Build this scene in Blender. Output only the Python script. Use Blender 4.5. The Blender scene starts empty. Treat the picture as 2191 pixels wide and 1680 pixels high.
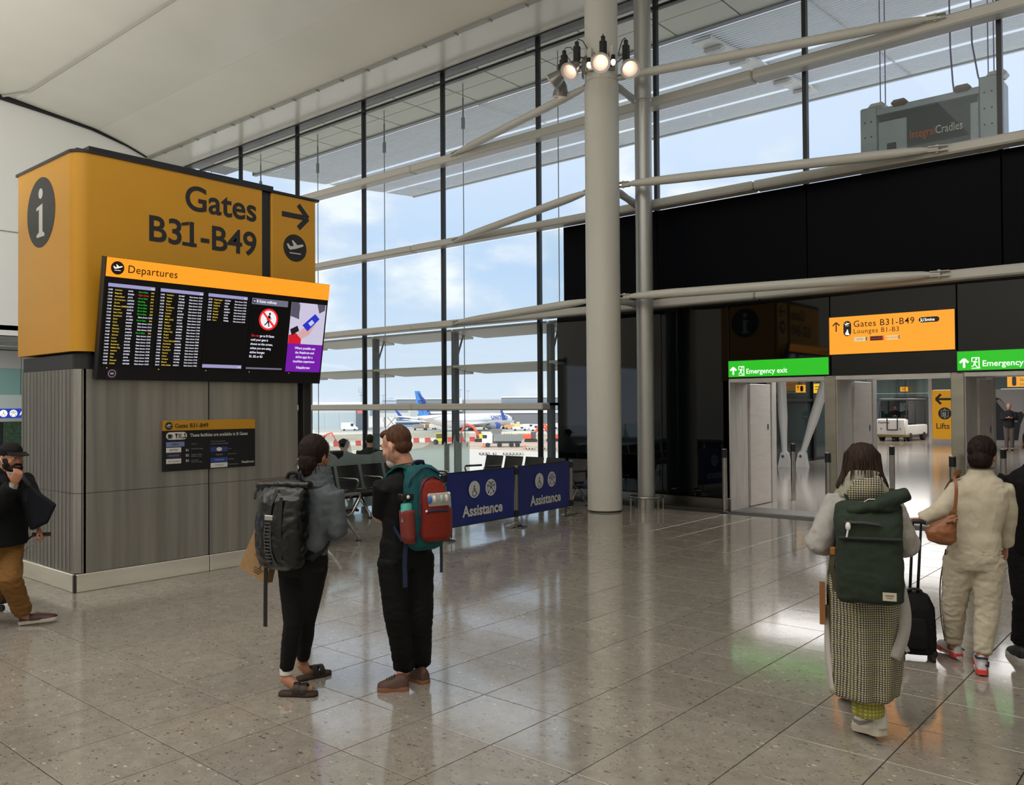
import bpy, bmesh, math, random
from math import sin, cos, pi, radians, sqrt
from mathutils import Vector, Matrix, Quaternion, noise as mnoise
random.seed(7)
SC = bpy.context.scene
COL = SC.collection

# ---------------------------------------------------------------- camera
FPX, CX, CY, EYE = 1808.7, 1095.5, 840.0, 1.85
_yaw, _pit, _rol = radians(40.6525), radians(0.8767), radians(0.3909)
_F = Vector((-sin(_yaw)*cos(_pit), cos(_yaw)*cos(_pit), sin(_pit)))
_r = Vector((cos(_yaw), sin(_yaw), 0)); _d = _F.cross(_r)
RIGHT = _r*cos(_rol) + _d*sin(_rol); DOWN = _d*cos(_rol) - _r*sin(_rol)
CAMP = Vector((0, 0, EYE))
cd = bpy.data.cameras.new('camera'); cam = bpy.data.objects.new('camera', cd); COL.objects.link(cam)
cd.sensor_width = 36; cd.lens = 36*FPX/2191; cd.clip_start = .05; cd.clip_end = 6000
cam.matrix_world = Matrix(((RIGHT.x, -DOWN.x, -_F.x, 0), (RIGHT.y, -DOWN.y, -_F.y, 0), (RIGHT.z, -DOWN.z, -_F.z, EYE), (0, 0, 0, 1)))
SC.camera = cam
def ray(x, y): return RIGHT*((x-CX)/FPX) + DOWN*((y-CY)/FPX) + _F
def at_ax(x, y, ax, v):
    d = ray(x, y); return CAMP + d*((v-CAMP[ax])/d[ax])
def at_floor(x, y, z=0.): return at_ax(x, y, 2, z)
def at_depth(x, y, t): return CAMP + ray(x, y)*t

# ---------------------------------------------------------------- view, world, lamps
SC.view_settings.view_transform = 'Standard'; SC.view_settings.look = 'None'
SC.view_settings.exposure = 0.0; SC.view_settings.gamma = 1.0
SC.view_settings.use_curve_mapping = False
cy_ = SC.cycles
cy_.transparent_max_bounces = 24; cy_.max_bounces = 10; cy_.diffuse_bounces = 5; cy_.glossy_bounces = 5
cy_.use_denoising = True; cy_.sample_clamp_indirect = 6; cy_.caustics_reflective = False; cy_.caustics_refractive = False

def lin(c):
    return tuple((((v/255)/12.92) if v/255 <= .04045 else ((v/255+.055)/1.055)**2.4) for v in c[:3])

W = bpy.data.worlds.new('overcast_sky'); SC.world = W; W.use_nodes = True
nt = W.node_tree; nt.nodes.clear()
def N(t, nt, **k):
    n = nt.nodes.new(t)
    for a, b in k.items(): setattr(n, a, b)
    return n
out = N('ShaderNodeOutputWorld', nt); bg = N('ShaderNodeBackground', nt); nt.links.new(bg.outputs[0], out.inputs[0])
tc = N('ShaderNodeTexCoord', nt); sep = N('ShaderNodeSeparateXYZ', nt); nt.links.new(tc.outputs['Generated'], sep.inputs[0])
rz = N('ShaderNodeValToRGB', nt); nt.links.new(sep.outputs[2], rz.inputs[0])
e = rz.color_ramp.elements; e[0].position = 0.0; e[0].color = (*lin((216, 226, 242)), 1); e[1].position = .5; e[1].color = (*lin((226, 231, 249)), 1)
for p, c in ((.07, (206, 221, 241)), (.16, (184, 209, 241)), (.27, (206, 221, 246))):
    x = rz.color_ramp.elements.new(p); x.color = (*lin(c), 1)
mp = N('ShaderNodeMapping', nt); mp.inputs['Scale'].default_value = (4.2, 4.2, 8.5); mp.inputs['Location'].default_value = (1.3, .25, .35)
nt.links.new(tc.outputs['Generated'], mp.inputs[0])
ns = N('ShaderNodeTexNoise', nt); ns.inputs['Scale'].default_value = 1.35; ns.inputs['Detail'].default_value = 7; ns.inputs['Roughness'].default_value = .52
nt.links.new(mp.outputs[0], ns.inputs['Vector'])
cr = N('ShaderNodeValToRGB', nt); cr.color_ramp.elements[0].position = .47; cr.color_ramp.elements[1].position = .60
nt.links.new(ns.outputs[0], cr.inputs[0])
cc = N('ShaderNodeValToRGB', nt); nt.links.new(ns.outputs[0], cc.inputs[0])
cc.color_ramp.elements[0].position = .45; cc.color_ramp.elements[0].color = (*lin((214, 222, 238)), 1)
cc.color_ramp.elements[1].position = .62; cc.color_ramp.elements[1].color = (*lin((240, 244, 252)), 1)
mx = N('ShaderNodeMix', nt, data_type='RGBA'); nt.links.new(cr.outputs[0], mx.inputs[0]); nt.links.new(rz.outputs[0], mx.inputs[6]); nt.links.new(cc.outputs[0], mx.inputs[7])
nt.links.new(mx.outputs[2], bg.inputs[0]); bg.inputs[1].default_value = 1.24

def lamp(name, typ, loc, power, size=1., size_y=None, target=None, col=(1, 1, 1), **k):
    l = bpy.data.lights.new(name, typ); l.energy = power; l.color = col
    if typ == 'AREA':
        l.size = size
        if size_y: l.shape = 'RECTANGLE'; l.size_y = size_y
    for a, b in k.items(): setattr(l, a, b)
    o = bpy.data.objects.new(name, l); COL.objects.link(o); o.location = loc
    if target is not None:
        o.rotation_euler = (Vector(target)-Vector(loc)).to_track_quat('-Z', 'Y').to_euler()
    return o
lamp('sun', 'SUN', (0, -40, 60), 4.0, target=(-14, 0, 22), col=(1, .97, .93), angle=radians(25))
lamp('hall_fill_light', 'AREA', (-1.5, 0.5, 9.9), 470, 9, 9, target=(-1.5, 0.5, 0), col=(1, .97, .93))  # unseen overhead fill, added to brighten the hall near the walkers
lamp('hall_fill_light', 'AREA', (-9.5, -5.0, 9.9), 470, 8, 8, target=(-9.5, -5, 0), col=(1, .97, .93))  # second overhead fill added out of view for the deeper hall
lamp('left_wall_fill', 'AREA', (-17, 1, 3.6), 420, 3, 3, target=(-25, 3, 7), col=(1, .99, .97))  # unseen fill added only to brighten the left wall
lamp('side_fill_light', 'AREA', (-28.3, 8.5, 3.7), 190, 4, 6, target=(-28.6, 8.8, 0), col=(1, .99, .96))  # fill added under the low ceiling to brighten the side zone
lamp('hall_fill_up', 'AREA', (-2, -5, 3.4), 960, 8, 5, target=(-2.5, -6, 12), col=(1, .97, .93))  # upward fill added behind the camera to lift the ceiling
lamp('hall_fill_up', 'AREA', (-14, 0.5, 3.4), 470, 6, 4, target=(-14, -.6, 12), col=(1, .97, .93))  # another added upward fill, out of view, for the ceiling further left
lamp('corridor_ceiling_light', 'AREA', (-6.2, 17.8, 3.44), 340, 6, 5.5, target=(-6.2, 17.8, 0), col=(1, .98, .96))
lamp('corridor_ceiling_light', 'AREA', (-8.5, 31.0, 3.44), 430, 6, 9, target=(-8.5, 31, 0), col=(1, .98, .96))
lamp('corridor_ceiling_light', 'AREA', (-12.0, 44.0, 3.44), 520, 6, 5, target=(-12, 44, 0), col=(1, .98, .96))
# ---------------------------------------------------------------- materials
MATS = {}
def M(name, col, rough=.5, metal=0., spec=.5, emit=None, es=0., nz=None, bump=None, coat=0., alpha=None, sub=None, coord='Object'):
    """procedural principled material; col is sRGB 0-255; nz=(scale, amount[, stretch]) varies the colour, bump=(scale, strength)"""
    if name in MATS: return MATS[name]
    m = bpy.data.materials.new(name); m.use_nodes = True; t = m.node_tree; b = t.nodes['Principled BSDF']
    c = lin(col); b.inputs['Base Color'].default_value = (*c, 1); b.inputs['Roughness'].default_value = rough
    b.inputs['Metallic'].default_value = metal; b.inputs['Specular IOR Level'].default_value = spec
    if coat: b.inputs['Coat Weight'].default_value = coat; b.inputs['Coat Roughness'].default_value = .05
    if emit is not None: b.inputs['Emission Color'].default_value = (*lin(emit), 1); b.inputs['Emission Strength'].default_value = es
    if nz or bump:
        tcn = N('ShaderNodeTexCoord', t); mpn = N('ShaderNodeMapping', t); t.links.new(tcn.outputs[coord], mpn.inputs[0])
        if nz and len(nz) > 2: mpn.inputs['Scale'].default_value = nz[2]
        elif bump and len(bump) > 2: mpn.inputs['Scale'].default_value = bump[2]
    if nz:
        n1 = N('ShaderNodeTexNoise', t); n1.inputs['Scale'].default_value = nz[0]; n1.inputs['Detail'].default_value = 5
        t.links.new(mpn.outputs[0], n1.inputs['Vector'])
        r = N('ShaderNodeValToRGB', t); t.links.new(n1.outputs[0], r.inputs[0])
        a = nz[1]
        r.color_ramp.elements[0].position = .3; r.color_ramp.elements[0].color = (*[v*(1-a) for v in c], 1)
        r.color_ramp.elements[1].position = .7; r.color_ramp.elements[1].color = (*[min(1, v*(1+a)) for v in c], 1)
        t.links.new(r.outputs[0], b.inputs['Base Color'])
    if bump:
        n2 = N('ShaderNodeTexNoise', t); n2.inputs['Scale'].default_value = bump[0]; n2.inputs['Detail'].default_value = 4
        t.links.new(mpn.outputs[0], n2.inputs['Vector'])
        bn = N('ShaderNodeBump', t); bn.inputs['Strength'].default_value = bump[1]; bn.inputs['Distance'].default_value = .02
        t.links.new(n2.outputs[0], bn.inputs['Height']); t.links.new(bn.outputs[0], b.inputs['Normal'])
    MATS[name] = m; return m

def EM(name, col, s=1.):
    """a surface that gives off light (backlit sign, screen, lamp)"""
    if name in MATS: return MATS[name]
    m = bpy.data.materials.new(name); m.use_nodes = True; t = m.node_tree; b = t.nodes['Principled BSDF']
    b.inputs['Base Color'].default_value = (*[v*.25 for v in lin(col)], 1); b.inputs['Roughness'].default_value = .35
    b.inputs['Emission Color'].default_value = (*lin(col), 1); b.inputs['Emission Strength'].default_value = s
    MATS[name] = m; return m

def GL(name, tint=(236, 244, 242), refl=1., rough=.01, dirt=0.):
    if name in MATS: return MATS[name]
    m = bpy.data.materials.new(name); m.use_nodes = True; t = m.node_tree; t.nodes.clear()
    o = N('ShaderNodeOutputMaterial', t); mixn = N('ShaderNodeMixShader', t); tr = N('ShaderNodeBsdfTransparent', t); g = N('ShaderNodeBsdfGlossy', t)
    f = N('ShaderNodeFresnel', t); f.inputs['IOR'].default_value = 1.45
    mu = N('ShaderNodeMath', t, operation='MULTIPLY'); mu.inputs[1].default_value = refl; t.links.new(f.outputs[0], mu.inputs[0])
    ge = N('ShaderNodeNewGeometry', t); fr = N('ShaderNodeMath', t, operation='SUBTRACT'); fr.inputs[0].default_value = 1; t.links.new(ge.outputs['Backfacing'], fr.inputs[1])
    mb = N('ShaderNodeMath', t, operation='MULTIPLY'); t.links.new(mu.outputs[0], mb.inputs[0]); t.links.new(fr.outputs[0], mb.inputs[1]); mu = mb
    tr.inputs[0].default_value = (*lin(tint), 1); g.inputs['Roughness'].default_value = rough
    t.links.new(mu.outputs[0], mixn.inputs[0]); t.links.new(tr.outputs[0], mixn.inputs[1]); t.links.new(g.outputs[0], mixn.inputs[2])
    last = mixn
    if dirt:  # white translucent film that lays haze over the view behind the glass
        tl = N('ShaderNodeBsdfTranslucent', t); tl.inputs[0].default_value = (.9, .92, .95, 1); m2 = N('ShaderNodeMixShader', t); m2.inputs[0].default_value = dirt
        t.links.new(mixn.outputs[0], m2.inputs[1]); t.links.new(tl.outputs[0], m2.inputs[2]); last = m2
    t.links.new(last.outputs[0], o.inputs[0]); MATS[name] = m; return m

def FROST(name, col, a=.5):
    if name in MATS: return MATS[name]
    m = bpy.data.materials.new(name); m.use_nodes = True; t = m.node_tree; t.nodes.clear()
    o = N('ShaderNodeOutputMaterial', t); mixn = N('ShaderNodeMixShader', t); mixn.inputs[0].default_value = a
    tl = N('ShaderNodeBsdfTranslucent', t); tl.inputs[0].default_value = (*lin(col), 1)
    df = N('ShaderNodeBsdfDiffuse', t); df.inputs[0].default_value = (*lin(col), 1)
    t.links.new(tl.outputs[0], mixn.inputs[1]); t.links.new(df.outputs[0], mixn.inputs[2]); t.links.new(mixn.outputs[0], o.inputs[0])
    MATS[name] = m; return m

# ---------------------------------------------------------------- mesh builder (world coordinates)
class B:
    def __init__(s): s.v = []; s.f = []; s.m = []; s.c = []
    def mark(s): s.c.append((len(s.v), len(s.f))); return s
    def add(s, vs, fs, mi=0):
        o = len(s.v); s.v += [tuple(x) for x in vs]; s.f += [tuple(i+o for i in f) for f in fs]; s.m += [mi]*len(fs); return s
    def box(s, a, b, mi=0, rot=None, piv=None):
        x0, y0, z0 = [min(p, q) for p, q in zip(a, b)]; x1, y1, z1 = [max(p, q) for p, q in zip(a, b)]
        vs = [Vector(p) for p in ((x0, y0, z0), (x1, y0, z0), (x1, y1, z0), (x0, y1, z0), (x0, y0, z1), (x1, y0, z1), (x1, y1, z1), (x0, y1, z1))]
        if rot is not None:
            piv = Vector(piv) if piv is not None else (Vector(a)+Vector(b))/2
            vs = [rot @ (p-piv) + piv for p in vs]
        return s.add(vs, [(0, 3, 2, 1), (4, 5, 6, 7), (0, 1, 5, 4), (1, 2, 6, 5), (2, 3, 7, 6), (3, 0, 4, 7)], mi)
    def cbox(s, a, b, c=.02, mi=0):
        """box with chamfered edges"""
        x0, y0, z0 = [min(p, q) for p, q in zip(a, b)]; x1, y1, z1 = [max(p, q) for p, q in zip(a, b)]
        c = min(c, (x1-x0)*.49, (y1-y0)*.49, (z1-z0)*.49)
        def ring(x0, x1, y0, y1, z, k): return [(x0+k, y0, z), (x1-k, y0, z), (x1, y0+k, z), (x1, y1-k, z), (x1-k, y1, z), (x0+k, y1, z), (x0, y1-k, z), (x0, y0+k, z)]
        R = [ring(x0+c, x1-c, y0+c, y1-c, z0, 0.0001), ring(x0, x1, y0, y1, z0+c, c), ring(x0, x1, y0, y1, z1-c, c), ring(x0+c, x1-c, y0+c, y1-c, z1, .0001)]
        return s.rings(R, True, True, mi)
    def rings(s, R, cap0=True, cap1=True, mi=0, closed=True):
        n = len(R[0]); vs = [p for r in R for p in r]; fs = []
        for i in range(len(R)-1):
            for j in range(n if closed else n-1):
                k = (j+1) % n; fs.append((i*n+j, i*n+k, (i+1)*n+k, (i+1)*n+j))
        if cap0: fs.append(tuple(range(n-1, -1, -1)))
        if cap1: fs.append(tuple((len(R)-1)*n+j for j in range(n)))
        return s.add(vs, fs, mi)
    def cyl(s, p0, p1, r0, r1=None, n=16, mi=0, caps=True):
        return s.tube([p0, p1], [r0, r0 if r1 is None else r1], n, mi, caps)
    def tube(s, pts, r, n=8, mi=0, caps=True, sy=1., up=None):
        """tube through points, r a number or a list; sy squashes the section across the second axis"""
        P = [Vector(p) for p in pts]; rr = r if isinstance(r, (list, tuple)) else [r]*len(P)
        T = []
        for i in range(len(P)):
            a = P[min(i+1, len(P)-1)]-P[max(i-1, 0)]
            T.append(a.normalized() if a.length > 1e-9 else Vector((0, 0, 1)))
        u = Vector(up) if up is not None else (Vector((0, 0, 1)) if abs(T[0].z) < .9 else Vector((1, 0, 0)))
        R = []
        for i in range(len(P)):
            u = u - T[i]*u.dot(T[i]); u.normalize(); w = T[i].cross(u)
            a, b2 = (rr[i] if isinstance(rr[i], (tuple, list)) else (rr[i], rr[i]*sy))
            R.append([P[i]+u*(cos(2*pi*j/n)*a)+w*(sin(2*pi*j/n)*b2) for j in range(n)])
        return s.rings(R, caps, caps, mi)
    def lathe(s, prof, o=(0, 0, 0), ax=(0, 0, 1), n=24, mi=0, c0=False, c1=False):
        o = Vector(o); ax = Vector(ax).normalized(); u = ax.orthogonal().normalized(); w = ax.cross(u)
        R = [[o+ax*h+u*(cos(2*pi*j/n)*r)+w*(sin(2*pi*j/n)*r) for j in range(n)] for r, h in prof]
        return s.rings(R, c0, c1, mi)
    def poly(s, pts, dirv, mi=0):
        """prism: planar polygon pts extruded by dirv"""
        P = [Vector(p) for p in pts]; d = Vector(dirv); n = len(P)
        nrm = Vector((0, 0, 0))
        for i in range(n): nrm += P[i].cross(P[(i+1) % n])
        if nrm.dot(d) > 0: P = P[::-1]
        return s.add(P+[p+d for p in P], [tuple(range(n)), tuple(range(2*n-1, n-1, -1))]+[((i+1) % n, i, i+n, (i+1) % n+n) for i in range(n)], mi)
    def quad(s, a, b, c, d, mi=0): return s.add([a, b, c, d], [(0, 1, 2, 3)], mi)
    def ell(s, c, r, n=16, k=10, mi=0, rot=None):
        c = Vector(c); r = (r, r, r) if isinstance(r, (int, float)) else r; vs = []; fs = []
        for i in range(1, k):
            t = pi*i/k
            for j in range(n):
                p = Vector((r[0]*sin(t)*cos(2*pi*j/n), r[1]*sin(t)*sin(2*pi*j/n), r[2]*cos(t))); vs.append(c+(rot @ p if rot is not None else p))
        p = Vector((0, 0, r[2])); q = rot @ p if rot is not None else p; vs += [c+q, c-q]; a, b = len(vs)-2, len(vs)-1
        for i in range(k-2):
            for j in range(n): fs.append((i*n+j, (i+1)*n+j, (i+1)*n+(j+1) % n, i*n+(j+1) % n))
        for j in range(n): fs.append((a, j, (j+1) % n)); fs.append((b, (k-2)*n+(j+1) % n, (k-2)*n+j))
        return s.add(vs, fs, mi)
    def xf(s, fn, start=0):
        s.v[start:] = [tuple(fn(Vector(p))) for p in s.v[start:]]; return s

def ploc(o):
    return o.matrix_world.translation.copy() if o.parent is None else Vector(o.location)+ploc(o.parent)
def mesh_of(b, name, mats, smooth=None, origin=Vector((0, 0, 0))):
    me = bpy.data.meshes.new(name); me.from_pydata([tuple(Vector(p)-origin) for p in b.v], [], b.f)
    for m in (mats if isinstance(mats, (list, tuple)) else [mats]): me.materials.append(m)
    if len(me.materials) > 1: me.polygons.foreach_set('material_index', b.m)
    if smooth is not None:
        me.polygons.foreach_set('use_smooth', [True]*len(me.polygons))
        if smooth < 180: me.set_sharp_from_angle(angle=radians(smooth))
    me.update(); return me
def part(name, b, mat, parent=None, label=None, smooth=None, kind=None):
    """link builder B as one mesh object; B is in world coordinates, the mesh is stored relative to the parent"""
    o0 = ploc(parent) if parent is not None else Vector((0, 0, 0))
    o = bpy.data.objects.new(name, mesh_of(b, name, mat, smooth, o0)); COL.objects.link(o)
    if parent is not None: o.parent = parent
    if label: o['label'] = label
    if kind: o['kind'] = kind
    return o
def part_split(name, b, mat, parent=None, names=None, **k):
    """one object for each marked section of b"""
    cs = b.c+[(len(b.v), len(b.f))]; o = None
    for i, ((v0, f0), (v1, f1)) in enumerate(zip(cs, cs[1:])):
        if v1 == v0: continue
        x = B(); x.v = b.v[v0:v1]; x.f = [tuple(j-v0 for j in f) for f in b.f[f0:f1]]; x.m = b.m[f0:f1]
        o = part(names[i] if names else name, x, mat, parent, **k)
    return o
def empty(name, loc=(0, 0, 0)):
    o = bpy.data.objects.new(name, None); COL.objects.link(o); o.location = loc; o.empty_display_size = .1
    o.matrix_world = Matrix.Translation(Vector(loc)); return o
def thing(name, label, cat, loc=(0, 0, 0), group=None):
    o = empty(name, loc); o['label'] = label; o['category'] = cat
    if group: o['group'] = group
    return o
def tag(o, label, cat, group=None):
    o['label'] = label; o['category'] = cat
    if group: o['group'] = group
    return o
def struct(name, loc=(0, 0, 0)):
    o = empty(name, loc); o['kind'] = 'structure'; return o
def dup(root, loc=None, label=None, rotz=None):
    def cp(o, par):
        c = o.copy(); COL.objects.link(c)
        if par is not None: c.parent = par
        for ch in list(o.children): cp(ch, c)
        return c
    r = cp(root, None)
    if loc is not None: r.location = loc
    if rotz is not None: r.rotation_euler = (0, 0, rotz)
    if label: r['label'] = label
    return r

_FC = {}
def text(b, s, size, o, xd, up, align='L', bold=0., mi=0, wid=1., depth=0., spacing=1.):
    res = 8 if size > .2 else 3
    """add the letters of s to builder b: size = height of a capital letter, o = baseline point, xd/up = unit directions"""
    key = (s, bold, spacing, res)
    if key not in _FC:
        cu = bpy.data.curves.new('t', 'FONT'); cu.body = s; cu.size = 1; cu.resolution_u = res; cu.offset = bold; cu.space_character = spacing
        ob = bpy.data.objects.new('t', cu); me = bpy.data.meshes.new_from_object(ob)
        _FC[key] = ([v.co.copy() for v in me.vertices], [tuple(p.vertices) for p in me.polygons])
        bpy.data.objects.remove(ob); bpy.data.curves.remove(cu); bpy.data.meshes.remove(me)
    vs, fs = _FC[key]
    if not vs: return 0
    k = size/.70; x0 = min(v.x for v in vs); x1 = max(v.x for v in vs); w = (x1-x0)*k*wid
    sh = {'L': 0, 'C': -w/2, 'R': -w}[align]; o = Vector(o); xd = Vector(xd); up = Vector(up); nn = xd.cross(up)
    b.add([o+xd*((v.x-x0)*k*wid+sh)+up*(v.y*k)+nn*depth for v in vs], fs, mi)
    return w
class Sheet:
    """2-D drawing on a real flat panel: o = origin, xd/up axes, n = outward; units are metres on the panel"""
    def __init__(s, o, xd, up): s.o = Vector(o); s.x = Vector(xd).normalized(); s.u = Vector(up).normalized(); s.n = s.x.cross(s.u)
    def p(s, x, y, d=0.): return s.o+s.x*x+s.u*y+s.n*d
    def rect(s, b, x0, y0, x1, y1, d=.002, t=.002, mi=0): b.poly([s.p(x0, y0, d), s.p(x1, y0, d), s.p(x1, y1, d), s.p(x0, y1, d)], s.n*t, mi)
    def shape(s, b, pts, d=.002, t=.002, mi=0): b.poly([s.p(x, y, d) for x, y in pts], s.n*t, mi)
    def disc(s, b, x, y, r, d=.002, t=.002, mi=0, n=32, ry=None): s.shape(b, [(x+r*cos(2*pi*i/n), y+(ry or r)*sin(2*pi*i/n)) for i in range(n)], d, t, mi)
    def ring(s, b, x, y, r0, r1, d=.002, mi=0, a0=0, a1=360, n=32):
        for i in range(n):
            a, c = radians(a0+(a1-a0)*i/n), radians(a0+(a1-a0)*(i+1)/n)
            b.quad(s.p(x+r0*cos(a), y+r0*sin(a), d), s.p(x+r1*cos(a), y+r1*sin(a), d), s.p(x+r1*cos(c), y+r1*sin(c), d), s.p(x+r0*cos(c), y+r0*sin(c), d), mi)
    def line(s, b, x0, y0, x1, y1, w, d=.004, mi=0):
        dx, dy = x1-x0, y1-y0; L = sqrt(dx*dx+dy*dy) or 1; px, py = -dy/L*w/2, dx/L*w/2
        b.quad(s.p(x0-px, y0-py, d), s.p(x1-px, y1-py, d), s.p(x1+px, y1+py, d), s.p(x0+px, y0+py, d), mi)
    def text(s, b, t, x, y, size, align='L', bold=0., mi=0, wid=1., d=.004, spacing=1.): return text(b, t, size, s.p(x, y, d), s.x, s.u, align, bold, mi, wid, 0., spacing)
    def rrect(s, b, x0, y0, x1, y1, r, d=.002, t=.002, mi=0):
        pts = []
        for cx, cy, a in ((x1-r, y0+r, -90), (x1-r, y1-r, 0), (x0+r, y1-r, 90), (x0+r, y0+r, 180)):
            pts += [(cx+r*cos(radians(a+k*15)), cy+r*sin(radians(a+k*15))) for k in range(7)]
        s.shape(b, pts, d, t, mi)
def arrow(S, b, x, y, L, ang, w, d=.004, mi=0, head=None, t=.001):
    """arrow with tip at (x, y) pointing along ang degrees"""
    a = radians(ang); ux, uy = cos(a), sin(a); h = head or L*.42
    S.line(b, x-ux*L, y-uy*L, x-ux*w*.7, y-uy*w*.7, w, d, mi)
    for sg in (1, -1):
        c = a+sg*radians(180-47); hx, hy = cos(c), sin(c)
        S.line(b, x+ux*w*.1, y+uy*w*.1, x+hx*h, y+hy*h, w, d+.0006*sg, mi)
def plane_icon(S, b, x, y, r, d=.006, mi=0):
    """white taking-off aircraft with a ground line, inside a disc of radius r"""
    k = r
    body = [(-.72, .02), (-.60, .12), (-.50, .02), (-.30, -.02), (.05, .08), (-.28, .46), (-.16, .50), (.30, .17), (.62, .26), (.78, .22), (.74, .12), (.20, -.10), (-.35, -.26), (-.55, -.22)]
    body = [(-.74, .22), (-.62, .26), (-.42, .06), (-.12, .12), (-.30, .52), (-.18, .54), (.20, .22), (.60, .34), (.76, .30), (.72, .20), (.10, -.06), (-.45, -.20), (-.60, -.08)]
    S.shape(b, [(x+px*k, y+py*k) for px, py in body], d, .001, mi)
    S.rect(b, x-.5*k, y-.46*k, x+.5*k, y-.38*k, d, .001, mi)
# ---------------------------------------------------------------- shared materials
white = M('white_paint', (216, 214, 206), .45); ceil_m = M('ceiling_paint', (226, 224, 212), .2, spec=.5, nz=(.35, .05))
beam_m = M('beam_paint', (205, 203, 196), .4); steel = M('brushed_steel', (172, 168, 162), .3, 1., nz=(3, .12, (1, 1, 14)))
dark = M('dark_frame', (16, 16, 18), .35); grey_m = M('grey_steel_paint', (84, 88, 92), .45); chrome = M('polished_steel', (190, 188, 184), .16, 1.)
blk = M('black_plastic', (18, 18, 20), .45); wht = M('white_plastic', (228, 226, 222), .4)
pglass = GL('window_glass', (248, 251, 250), .6, dirt=.035); blackglass = M('black_glass', (5, 7, 10), .03, spec=.5); blackpanel = M('black_panel', (4, 6, 13), .42, spec=.06)  # window glass gets a thin veil to haze the outside view
skirt = M('steel_skirting', (150, 146, 138), .22, 1., nz=(2, .1, (1, 1, 8)))

def terrazzo():
    m = bpy.data.materials.new('terrazzo'); m.use_nodes = True; t = m.node_tree; b = t.nodes['Principled BSDF']
    g = N('ShaderNodeNewGeometry', t); oi = N('ShaderNodeObjectInfo', t)
    n0 = N('ShaderNodeTexNoise', t); n0.inputs['Scale'].default_value = 9; n0.inputs['Detail'].default_value = 6; n0.inputs['Roughness'].default_value = .7
    t.links.new(g.outputs['Position'], n0.inputs['Vector'])
    r0 = N('ShaderNodeValToRGB', t); t.links.new(n0.outputs[0], r0.inputs[0])
    r0.color_ramp.elements[0].position = .3; r0.color_ramp.elements[0].color = (*lin((137, 130, 121)), 1)
    r0.color_ramp.elements[1].position = .7; r0.color_ramp.elements[1].color = (*lin((160, 153, 144)), 1)
    last = r0.outputs[0]
    for sc, th, lo, hi, colr in ((50, .34, .955, .92, (196, 188, 176)), (44, .34, .94, .88, (98, 91, 84)), (84, .42, .82, .84, (166, 156, 143)), (85, .4, .88, .86, (108, 100, 92))):
        mp_ = N('ShaderNodeMapping', t); mp_.inputs['Scale'].default_value = (.62, 1., 1.); mp_.inputs['Rotation'].default_value = (0, 0, sc*.07); mp_.inputs['Location'].default_value = (sc, sc*1.7, 0)
        t.links.new(g.outputs['Position'], mp_.inputs[0])
        v = N('ShaderNodeTexVoronoi', t); v.inputs['Scale'].default_value = sc; t.links.new(mp_.outputs[0], v.inputs['Vector'])
        sp = N('ShaderNodeSeparateColor', t); t.links.new(v.outputs['Color'], sp.inputs[0])
        a = N('ShaderNodeMath', t, operation='GREATER_THAN'); a.inputs[1].default_value = lo; t.links.new(sp.outputs[0], a.inputs[0])
        rad = N('ShaderNodeMath', t, operation='MULTIPLY'); rad.inputs[1].default_value = th; t.links.new(sp.outputs[1], rad.inputs[0])
        rad2 = N('ShaderNodeMath', t, operation='ADD'); rad2.inputs[1].default_value = .16; t.links.new(rad.outputs[0], rad2.inputs[0])
        d = N('ShaderNodeMath', t, operation='LESS_THAN'); t.links.new(v.outputs['Distance'], d.inputs[0]); t.links.new(rad2.outputs[0], d.inputs[1])
        mu = N('ShaderNodeMath', t, operation='MULTIPLY'); t.links.new(a.outputs[0], mu.inputs[0]); t.links.new(d.outputs[0], mu.inputs[1])
        mu2 = N('ShaderNodeMath', t, operation='MULTIPLY'); mu2.inputs[1].default_value = .85; t.links.new(mu.outputs[0], mu2.inputs[0])
        mixc = N('ShaderNodeMix', t, data_type='RGBA'); t.links.new(mu2.outputs[0], mixc.inputs[0]); t.links.new(last, mixc.inputs[6]); mixc.inputs[7].default_value = (*lin(colr), 1)
        last = mixc.outputs[2]
    hsv = N('ShaderNodeHueSaturation', t); t.links.new(last, hsv.inputs['Color'])
    mr = N('ShaderNodeMapRange', t); mr.inputs[3].default_value = .93; mr.inputs[4].default_value = 1.07; t.links.new(oi.outputs['Random'], mr.inputs[0]); t.links.new(mr.outputs[0], hsv.inputs['Value'])
    t.links.new(hsv.outputs[0], b.inputs['Base Color']); b.inputs['Roughness'].default_value = .10; b.inputs['Specular IOR Level'].default_value = 1.0; b.inputs['IOR'].default_value = 1.62
    nb = N('ShaderNodeTexNoise', t); nb.inputs['Scale'].default_value = 3.; t.links.new(g.outputs['Position'], nb.inputs['Vector'])
    bn = N('ShaderNodeBump', t); bn.inputs['Strength'].default_value = .05; bn.inputs['Distance'].default_value = .01; t.links.new(nb.outputs[0], bn.inputs['Height']); t.links.new(bn.outputs[0], b.inputs['Normal'])
    return m
terr = terrazzo()

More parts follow.
